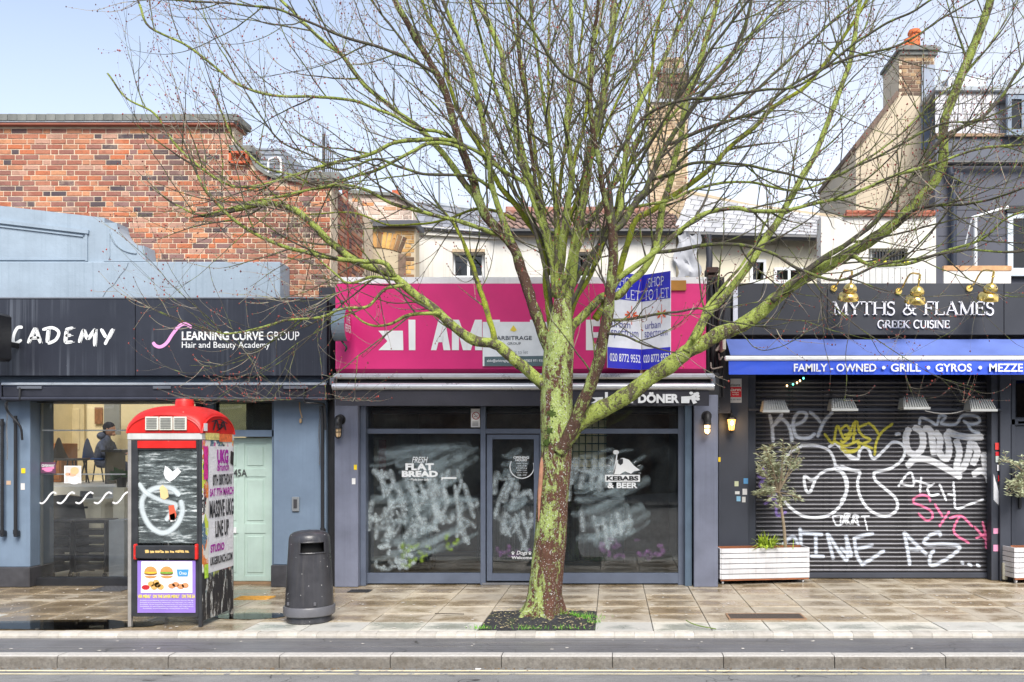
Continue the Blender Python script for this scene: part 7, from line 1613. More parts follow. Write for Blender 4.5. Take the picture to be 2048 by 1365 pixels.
for a, b in ((303, 1168), (309, 1174), (316, 1170), (322, 1174), (313, 1165)): fd(S(222, 170, 96), a, b, 6.5, 5.5, k=4)
for a, b in ((344, 1172), (352, 1169), (362, 1173), (371, 1171)): fd(S(206, 142, 96), a, b, 7, 5, k=4)
m_yt = M('advert_yellow', S(244, 226, 80), .5, bump=0)
for s_, a, b in (('VER MENU*', 276, 303), ('ON THE SAVER MENU*', 306, 360), ('ON THE SA', 364, 390.5)): vin(s_, a, 1196.5, b, 1189.5, .03, lp_, 0, m_yt, L1(1))
for i, s_ in enumerate(('Cheeseburger', 'Mayo Chicken', 'Mini McFlurry')): vin(s_, 290 + i * 32, 1127.5, 313 + i * 32, 1125, 0, lp_, 0, M('ink_violet', S(120, 110, 190), .5), L1(2))
for i in range(5): mb = MB(); put_text(mb, 'Available at participating restaurants serving hours vary see the app for terms'[:70 - i * 6], L1(1), 280 + (i > 3) * 6, 1202.6 + i * 4, 387 - (i > 3) * 10, 1200 + i * 4); mb.build('small_print', m_vinyl, lp_)
MB().box(fx0, fx1, PY0 + .02, PY0 + .05, .11, .16).build('kick_rail', m_fb, ph)
# poster-covered side
def side(u, z, c=0): return (PX1 + .006 + c, PY0 + .03 + (PY1 - PY0 - .06) * u, z)
t = NT('torn_posters'); co = t.co((1, 5, 3.2)); v1 = t.new('TexVoronoi'); v1.inputs['Scale'].default_value = 1.7; v1.inputs['Randomness'].default_value = 1; wv = t.new('VectorMath', operation='ADD'); nz = t.new('TexNoise'); nz.inputs['Scale'].default_value = 3.; t.to(co, nz.inputs['Vector']); t.to(co, wv.inputs[0]); t.to(nz.outputs['Color'], wv.inputs[1]); t.to(wv.outputs[0], v1.inputs['Vector'])
sp_ = t.new('SeparateColor'); t.to(v1.outputs['Color'], sp_.inputs[0]); c = t.ramp(sp_.outputs[0], [(0, S(206, 90, 150)), (.15, S(236, 236, 232)), (.35, S(226, 130, 60)), (.5, S(206, 220, 70)), (.6, S(80, 110, 130)), (.72, S(230, 226, 214)), (.85, S(150, 60, 50)), (.93, S(40, 44, 48))], 'CONSTANT')
fine = t.noise(t.co(), 40, 4, .8); c = t.mix(t.rng(fine, .55, .6, 0, .8), c, (.75, .74, .7))
sepz = t.new('SeparateXYZ'); t.to(t.co(), sepz.inputs[0]); peel = t.noise(t.co((22, 22, 4)), 1., 5, .7); low = t.ramp(peel, [(.3, (.02, .02, .024)), (.5, S(60, 56, 52)), (.56, S(200, 200, 196)), (.62, S(50, 110, 120)), (.66, (.03, .03, .03)), (.8, S(190, 186, 176))], 'CONSTANT')
c = t.mix(t.rng(t.math('ADD', sepz.outputs[2], t.math('MULTIPLY', t.noise(t.co(), 6, 3), .2)), .66, .62), c, low)
m_torn = t.done(t.bsdf(c, .6, 0, t.bump(t.math('ADD', fine, v1.outputs['Distance']), .5, .01)))
sd = MB().box(PX1 - .01, PX1 + .004, PY0 + .02, PY1 - .02, .06, zr_ - .002).build('postered_side', m_torn, ph)
t = NT('creased_paper'); cr_ = t.noise(t.co((1, 3, 3)), 3., 5, .75, 1.4); m_pap = t.done(t.bsdf(S(228, 228, 230), .5, 0, t.bump(cr_, .9, .02)))
def zz_(y, u): Yq = PY0 + .03 + (PY1 - PY0 - .06) * u; return Z(y, Yq)
mb = MB(); nu, nv = 10, 26; zA, zB = zz_(1146, .2), zz_(893, .2)
mb.add([side(.15 + .85 * i / nu, zA + (zB - zA) * j / nv, .003 + .004 * noise.noise(Vector((i * .6, j * .5, 1)))) for j in range(nv + 1) for i in range(nu + 1)], [(j * (nu + 1) + i, j * (nu + 1) + i + 1, (j + 1) * (nu + 1) + i + 1, (j + 1) * (nu + 1) + i) for j in range(nv) for i in range(nu)])
bp = mb.build('white_bill', m_pap, sd, smooth=True)
m_pur, m_ink = M('ink_purple', S(170, 30, 160), .5, bump=0), M('ink_black', (.03, .03, .035), .5, bump=0)
def bill(s, u0, u1, v0, v1, mat, bold=.03, sh=0.): mb = MB(); put_text(mb, s, lambda a, b, c=0: side(a, zA + (zB - zA) * b, .0095), u0, v0, u1, v1, bold, shear=sh); mb.build('lettering', mat, bp)
bill('UKG', .42, .8, .86, .975, m_pur, .05); bill('Brunch', .42, .82, .8, .865, m_pur, .02, .2); bill('8TH BIRTHDAY', .28, .95, .685, .775, m_ink, .03); bill('SAT 7TH MARCH', .18, .99, .6, .665, m_pur, .03)
bill('MASSIVE UKG', .17, .99, .43, .57, m_ink, .03); bill('LINE UP', .36, .82, .27, .4, m_ink, .03); bill('STUDIO', .2, .66, .155, .22, m_pur, .04); bill('UKGBRUNCH.COM', .19, .95, .055, .12, m_ink, .03)
mb = MB(); mb.add([side(a, zA + (zB - zA) * b, .012) for a, b in ((.86, .86), (.97, .84), (.99, .95), (.88, .965))], [(0, 1, 2, 3)]); mb.build('small_sticker', M('stk_black', S(50, 44, 40), .5, var=.5, scale=40), sd)
for q, c in (((.0, .13, 893, 960), S(206, 50, 140)), ((.0, .12, 915, 945), S(190, 216, 60)), ((.02, .14, 1130, 1158), S(180, 220, 70)), ((.05, .5, 866, 880), S(214, 200, 120)), ((.5, .95, 868, 884), S(226, 110, 60))):
    mb = MB(); mb.add([side(q[0], zz_(q[3], q[0]), .004 + q[3] * 1e-6), side(q[1], zz_(q[3], q[0]), .004 + q[3] * 1e-6), side(q[1], zz_(q[2], q[0]), .004 + q[3] * 1e-6), side(q[0], zz_(q[2], q[0]), .004 + q[3] * 1e-6)], [(0, 1, 2, 3)]); mb.build('poster_scrap', M('bill_%d' % int(c[0] * 1000), c, .6, var=.4, scale=30), sd)
mb = MB(); gp_ = lambda a, b, c=0: (PX1 + .016, cy - a_ + 2 * a_ * a, zb + .2 * b)
for s_ in ([(.3, .15), (.4, .7), (.5, .2), (.6, .65), (.7, .2)], [(.25, .6), (.5, .75), (.75, .55)], [(.4, .1), (.6, .4), (.45, .5)]): ribbon(mb, s_, .05, gp_)
mb.build('marker_tag', M('marker_black', (.03, .02, .025), .5), ph)
MB().box(PX1 + .014, PX1 + .016, PY0 + .02, PY0 + .1, zb + .02, zb + .1).build('white_sticker', m_vinyl, ph)

# ================================================================== litter bin
bxc, byc = X(619, 9.36), 9.36
bn = thing('litter_bin', 'black round litter bin with slot opening on the pavement', 'bin', (bxc, byc, 0))
m_bin = M('bin_plastic', S(56, 56, 60), .34, var=.3, scale=4, bump=.2, streak=(S(96, 94, 92), .6), speck=(S(190, 190, 188), .42), wear=(S(110, 108, 108), .74)); m_band = M('bin_band', S(96, 96, 100), .4, var=.15)
prof = [(.252, .14), (.238, .4), (.222, .7), (.214, .84)]; prof += [(.214 - .0, .86), (.21, .9), (.196, .935), (.16, .96), (.1, .975), (.02, .98)]
n = 56; a0, a1 = R(-97), R(-27); z0, z1 = .75, .866
def brad(z):
    for (r0, h0), (r1, h1) in zip(prof[:-1], prof[1:]):
        if h0 <= z <= h1: return r0 + (r1 - r0) * (z - h0) / max(h1 - h0, 1e-6)
    return .05
hs = sorted(set([.14, .2, .3, .4, .5, .6, .7, z0, .8, .84, .86, z1, .9, .92, .935, .95, .96, .97, .975, .98])); mb = MB(); v = []
angs = sorted(set([2 * math.pi * k / n for k in range(n)] + [a0 % (2 * math.pi), a1 % (2 * math.pi)])); m_ = len(angs)
for h in hs:
    for a in angs: v.append((bxc + brad(h) * math.cos(a), byc + brad(h) * math.sin(a), h))
f = []
for j in range(len(hs) - 1):
    for k in range(m_):
        am = (angs[k] + (angs[(k + 1) % m_] if k < m_ - 1 else angs[0] + 2 * math.pi)) / 2; hm = (hs[j] + hs[j + 1]) / 2
        if (a0 % (2 * math.pi)) < am < (a1 % (2 * math.pi)) and z0 < hm < z1: continue
        f.append((j * m_ + k, j * m_ + (k + 1) % m_, (j + 1) * m_ + (k + 1) % m_, (j + 1) * m_ + k))
mb.add(v, f).build('body', m_bin, bn, smooth=True, recalc=False)
MB().lathe([(.16, .2), (.15, .9)], (bxc, byc, 0), 32).build('liner', M('bin_inside', (.006, .006, .006), .9), bn, smooth=True)
mb = MB(); p = []
for k in range(13): a = a0 + (a1 - a0) * k / 12; p.append((a, z0))
for k in range(13): a = a1 + (a0 - a1) * k / 12; p.append((a, z1))
p.append(p[0]); mb.tube([(bxc + (brad(h) + .004) * math.cos(a), byc + (brad(h) + .004) * math.sin(a), h) for a, h in p], .009, 6); mb.build('slot_rim', m_bin, bn, smooth=True)
MB().lathe([(.255, .075), (.266, .085), (.268, .16), (.26, .175), (.25, .178)], (bxc, byc, 0), 48).build('base_band', m_band, bn, smooth=True)
MB().lathe([(.225, .0), (.235, .01), (.23, .05), (.222, .076)], (bxc, byc, 0), 40).build('foot', m_bin, bn, smooth=True)
for a in (-128, -58): MB().box(bxc + .25 * math.cos(R(a)) - .012, bxc + .25 * math.cos(R(a)) + .012, byc + .252 * math.sin(R(a)) - .012, byc + .24 * math.sin(R(a)), .2, .235, .003).build('catch', m_band, bn)

# ================================================================== planters
m_pw = M('planter_white', S(214, 214, 216), .65, var=.12, scale=5, bump=.3, bscale=30, rand=.1, streak=(S(150, 140, 126), .5), wear=(S(140, 128, 114), .655)); m_rim = M('planter_rim', S(150, 92, 60), .8, var=.3)
def planter(A, B, depth, h, label, skew=0.):
    A, B = Vector(A), Vector(B); u = (B - A).normalized(); w = Vector((-u.y, u.x, 0)); L = (B - A).length
    o = thing('planter', label, 'planter', tuple(A.lerp(B, .5))); z0 = .075
    def bar(nm, p, q, th, za, zb_, mat, par=o):
        d = (q - p).normalized(); nn = Vector((-d.y, d.x, 0)) * th; mb = MB(); c = .004
        v = [p, q, q + nn, p + nn]; mb.add([(e.x, e.y, za) for e in v] + [(e.x, e.y, zb_) for e in v], [(0, 1, 2, 3), (4, 7, 6, 5), (0, 4, 5, 1), (1, 5, 6, 2), (2, 6, 7, 3), (3, 7, 4, 0)]); return mb.build(nm, mat, par)
    n = 6; sl_ = (h - z0) / n
    for k in range(n):
        za, zb_ = z0 + sl_ * k + .004, z0 + sl_ * (k + 1) - .006
        bar('slat', A + u * .022 + w * rnd(-.002, .002), B, .02, za, zb_, m_pw); bar('slat', A + w * (depth + .001), A + w * .002 , .02, za + .002, zb_ + .002, m_pw); bar('slat', B - u * .0 + w * .022, B + w * depth, .02, za, zb_, m_pw); bar('slat', B + w * depth, A + w * depth + u * .02, .02, za, zb_, m_pw)
    bar('liner', A + u * .03 + w * .03, B - u * .03 + w * .03, depth - .06, z0 - .01, h - .05, M('planter_dark', (.03, .026, .022), .9))
    bar('bottom_rail', A + u * .01, B - u * .01, .03, z0 - .02, z0 - .001, m_rim); bar('rim', A + w * (depth - .03) + u * .02, B + w * (depth - .03) - u * .02, .02, h - .04, h - .005, m_rim)
    for p in (A + u * .05 + w * .05, B - u * .08 + w * .05):
        cst = MB().tube([(p.x - .012, p.y, .03), (p.x + .012, p.y, .03)], .03, 14).build('castor', M('castor_grey', S(190, 192, 194), .4, .3), o); MB().box(p.x - .018, p.x + .018, p.y - .01, p.y + .02, .035, .06).build('castor_fork', M('castor_steel', S(160, 162, 166), .4, .6), cst)
    return o
zp = .5
planter((X(1440, 11.82), 11.82, 0), (X(1619, 12.0), 12.0, 0), .32, zp, 'long white slatted planter on castors before the charcoal pilaster')
planter((X(2029, 11.93), 11.93, 0), (X(2130, 12.05), 12.05, 0), .3, zp, 'white slatted planter cut by the picture edge beside the restaurant door')
m_olive = M('olive_leaf', S(178, 184, 150), .5, var=.35, scale=16); m_otw = M('olive_bark', S(150, 134, 112), .8, var=.2, bump=.5)
def leafset(mb, base, d, n, spread, lmin, lmax, w):
    for i in range(n):
        p = base + d * rnd(0, 1); a = rnd(0, 6.28); e = Vector((math.cos(a), math.sin(a), rnd(-.3, .9))).normalized(); L = rnd(lmin, lmax); s_ = e.orthogonal().normalized(); s_ = (Matrix.Rotation(rnd(0, 6.28), 3, e) @ s_) * w
        m0 = p + e * L * .45 + Vector((0, 0, rnd(0, .006))); mb.add([p, m0 + s_, p + e * L, m0 - s_], [(0, 1, 2, 3)])
def olive(px0, py0, top, ext, label, Y, n=34, seed=3):
    random.seed(seed); o = thing('olive_tree', label, 'olive tree', tuple(W(px0, py0, Y)))
    b, t_ = W(px0, py0 + 25, Y), W(*top, Y); tr_ = catmull([b, b.lerp(t_, .5) + Vector((.02, 0, 0)), t_], 6); MB().tube(tr_, [.026 - .008 * k / 12 for k in range(13)], 8).build('trunk', m_otw, o, smooth=True)
    mb = MB(); ml = MB(); x0, x1, y0, y1 = ext
    for i in range(n):
        e = W(rnd(x0, x1), rnd(y0, y1), Y + rnd(-.28, .22)); mid = t_.lerp(e, .5) + Vector((rnd(-.05, .05), rnd(-.05, .05), rnd(-.03, .09))); c = catmull([t_, mid, e], 5); mb.tube(c, [.011 - .008 * k / (len(c) - 1) for k in range(len(c))], 5)
        for k in range(5, len(c) - 1): leafset(ml, c[k], c[k + 1] - c[k], 4, 1, .05, .085, .009)
        for q in range(3):
            s0 = c[int(rnd(6, len(c) - .01))]; e2 = s0 + Vector((rnd(-.12, .12), rnd(-.1, .1), rnd(-.1, .13))); mb.tube([s0, s0.lerp(e2, .5) + Vector((0, 0, .012)), e2], [.004, .003, .002], 4); leafset(ml, s0, e2 - s0, 10, 1, .055, .1, .01)
    mb.build('branches', m_otw, o); ml.build('foliage', m_olive, o, recalc=False)
olive(1572, 1093, (1557, 985), (1506, 1606, 888, 1005), 'small grey green olive tree growing in the long white planter', 11.98, 30, 3)
olive(2062, 1085, (2058, 960), (2000, 2095, 912, 1000), 'grey green olive tree leaning in at the picture edge beside the door', 12.0, 26, 5)
random.seed(11)
yp = thing('spiky_plant', 'low spiky yellow green plant in the long white planter', 'plant', tuple(W(1533, 1095, 11.95)))
ml = MB()
for i in range(95):
    b = W(rnd(1520, 1546), rnd(1094, 1098), 11.95 + rnd(-.06, .06)); a, e = rnd(0, 6.28), rnd(.1, 1.25); d = Vector((math.cos(a) * math.cos(e), math.sin(a) * math.cos(e) * .6, math.sin(e))); L = rnd(.16, .32); s_ = d.cross(Vector((0, 0, 1))).normalized() * rnd(.011, .018); m0 = b + d * L * .5 + Vector((0, 0, .012)); t_ = b + d * L - Vector((0, 0, .06 * math.cos(e)))
    ml.add([b - s_ * .5, b + s_ * .5, m0 + s_, t_, m0 - s_], [(0, 1, 2, 4), (4, 2, 3)])
ml.build('foliage', M('spiky_leaf', S(174, 196, 70), .45, var=.4, scale=25), yp, recalc=False)
MB().tube([W(1586, 1098, 11.96), W(1587, 1078, 11.96)], [.007, .003], 5).build('green_shoot', M('shoot_green', S(170, 200, 60), .5), label='single green shoot at the end of the long white planter', cat='plant')
# ================================================================== the street tree
random.seed(21)
def bark(name, brown, green, pale, lo, hi, vs=(1, 1, .32), crust=.62, patch=False):
    t = NT(name); co = t.co(); oi = t.new('ObjectInfo').outputs['Random']; st = t.co(vs)
    off = t.new('VectorMath', operation='ADD'); t.to(st, off.inputs[0]); cb = t.new('CombineXYZ'); t.to(t.math('MULTIPLY', oi, 31.), cb.inputs[1]); t.to(cb.outputs[0], off.inputs[1])
    n0 = t.noise(off.outputs[0], 8.5, 7, .72, .5); n1 = t.noise(co, 34, 6, .75); n2 = t.noise(co, 75, 3, .7); nb = t.noise(st, 38, 5, .7)
    c = t.mix(t.rng(nb, .3, .7), tuple(k * .45 for k in brown), brown)
    g = t.mix(t.rng(n1, .5, .66), green, tuple(k * .3 for k in green)); g = t.mix(t.rng(n2, .55, .7, 0, .7), g, pale)
    m = t.math('ADD', n0, t.math('MULTIPLY', t.math('SUBTRACT', n1, .5), .55))
    if patch:                                          # the side where the crust has peeled off the brown bark
        s3 = t.new('SeparateXYZ'); t.to(co, s3.inputs[0]); k3 = t.math('MULTIPLY', t.rng(s3.outputs[0], -.88, -.66), t.math('MULTIPLY', t.rng(s3.outputs[2], 2.0, 1.6), t.rng(s3.outputs[2], .0, .15)))
        m = t.math('SUBTRACT', m, t.math('MULTIPLY', k3, .085))
    f = t.rng(m, lo, hi)
    c = t.mix(f, c, g); sp = t.rng(t.noise(co, 60, 2, .5), crust, crust + .05); c = t.mix(t.math('MULTIPLY', sp, .8), c, (.62, .64, .58))
    h = t.math('ADD', t.math('MULTIPLY', nb, 1.2), t.math('ADD', t.math('MULTIPLY', f, .5), n2))
    return t.done(t.bsdf(c, .88, 0, t.bump(h, .8, .02), .25))
m_tk = bark('trunk_bark', S(112, 78, 64), S(164, 180, 104), S(200, 210, 158), .46, .495, (1, 1, .3), .62, True)
m_bg = bark('limb_lichen', S(108, 98, 82), S(158, 172, 84), S(192, 202, 136), .425, .485, (1, 1, .6), .66)
m_by = bark('limb_yellow', S(112, 108, 82), S(152, 162, 50), S(176, 184, 104), .37, .5, (1, 1, .6), .74)
m_bb = bark('limb_brown', S(98, 74, 62), S(150, 164, 92), S(188, 196, 150), .52, .57, (1, 1, .5), .66)
m_gr = bark('branch_grey', S(104, 98, 88), S(136, 150, 72), S(160, 166, 116), .5, .6, (1, 1, .8), .8)
t = NT('twig_bark'); n_ = t.noise(t.co(), 9, 4, .6); c = t.ramp(n_, [(.35, S(112, 104, 94)), (.5, S(150, 140, 124)), (.62, S(134, 136, 100)), (.75, S(100, 88, 80))]); m_tw = t.done(t.bsdf(c, .8))
t = NT('bud_red'); r_ = t.new('NewGeometry').outputs['Random Per Island']; m_bud = t.done(t.bsdf(t.ramp(r_, [(0, S(78, 38, 36)), (.6, S(120, 50, 44)), (1, S(176, 72, 58))]), .6))
tree = thing('street_tree', 'bare mossy street tree with red buds standing in the pavement', 'tree', (-.765, 9.56, 0))
YT0 = 9.56
# trunk, traced as centre and half width at each height
tk = [(1083, 1240, 47), (1084, 1225, 42), (1088, 1205, 37), (1091, 1180, 34.5), (1096, 1130, 33.5), (1101, 1083, 33), (1104, 1030, 32), (1106, 987, 31.5), (1110, 940, 31.5), (1113, 890, 32), (1113, 842, 33), (1113, 793, 32.5), (1115, 745, 31), (1118, 697, 30), (1122, 650, 25), (1126, 600, 17)]
ctr = [W(a, b, YT0) for a, b, _ in tk]; rad = [c * YT0 / F for _, _, c in tk]
cc = catmull(ctr, 14); rr = []
for i in range(len(ctr) - 1):
    for k in range(14): rr.append((rad[i] + (rad[i + 1] - rad[i]) * k / 14) * .97)
rr.append(rad[-1]); n = 110; mb = MB(); v = []
for i, (p, r) in enumerate(zip(cc, rr)):
    for k in range(n):
        a = 2 * math.pi * k / n; d = Vector((math.cos(a), math.sin(a), 0)); fl = max(0, .25 - p.z) / .25
        q = 1 + .05 * noise.noise(Vector((d.x * 1.4, d.y * 1.4, p.z * .9))) + .035 * noise.noise(Vector((d.x * 5, d.y * 5, p.z * 1.6))) + .03 * abs(noise.noise(Vector((d.x * 11, d.y * 11, p.z * 2.2)))) + .02 * noise.noise(Vector((d.x * 24, d.y * 24, p.z * 5))) + fl * .34 * max(0, math.sin(a * 5 + 1.1)) 
        v.append(p + d * r * q)
mb.add(v, [(i * n + k, i * n + (k + 1) % n, (i + 1) * n + (k + 1) % n, (i + 1) * n + k) for i in range(len(cc) - 1) for k in range(n)])
trunk = mb.build('trunk', m_tk, tree, smooth=True, ang=180)
mb = MB(); wv_ = [(1086, 915), (1085, 940), (1083, 970), (1081, 1000), (1080, 1040)]; ws = [2.5, 5, 5.5, 5, 2]
for (a, b), w in zip(wv_, ws): pass
P_ = [W(a, b, YT0) + Vector((0, -.165, 0)) for a, b in wv_]; mb.tube(catmull(P_, 4), [w * 9.4 / F * .8 for w in (1, 3, 4.4, 5, 5.3, 5.5, 5.5, 5.4, 5.3, 5, 5, 4.6, 4, 3.4, 2.6, 1.8, 1)], 8); mb.build('bark_wound', M('raw_wood', S(160, 114, 90), .8, var=.3, scale=14, bump=.5), trunk, smooth=True)
mb = MB()
for (a, b, r) in ((1106, 829, .05), (1100, 862, .035), (1096, 886, .05)):
    for i in range(110):
        an, q = rnd(0, 6.28), abs(random.gauss(0, .6)); p = W(a + r * 150 * q * math.cos(an), b + r * 150 * q * math.sin(an), YT0) ; dx = (p.x - X(1113, YT0)) / .18; p.y -= .178 * math.sqrt(max(.05, 1 - dx * dx)); mb.ell(p, (rnd(.005, .012), .009, rnd(.005, .012)), 5, 3)
mb.build('moss', M('cushion_moss', S(60, 78, 24), .95, var=.4, scale=30), trunk, kind='stuff')

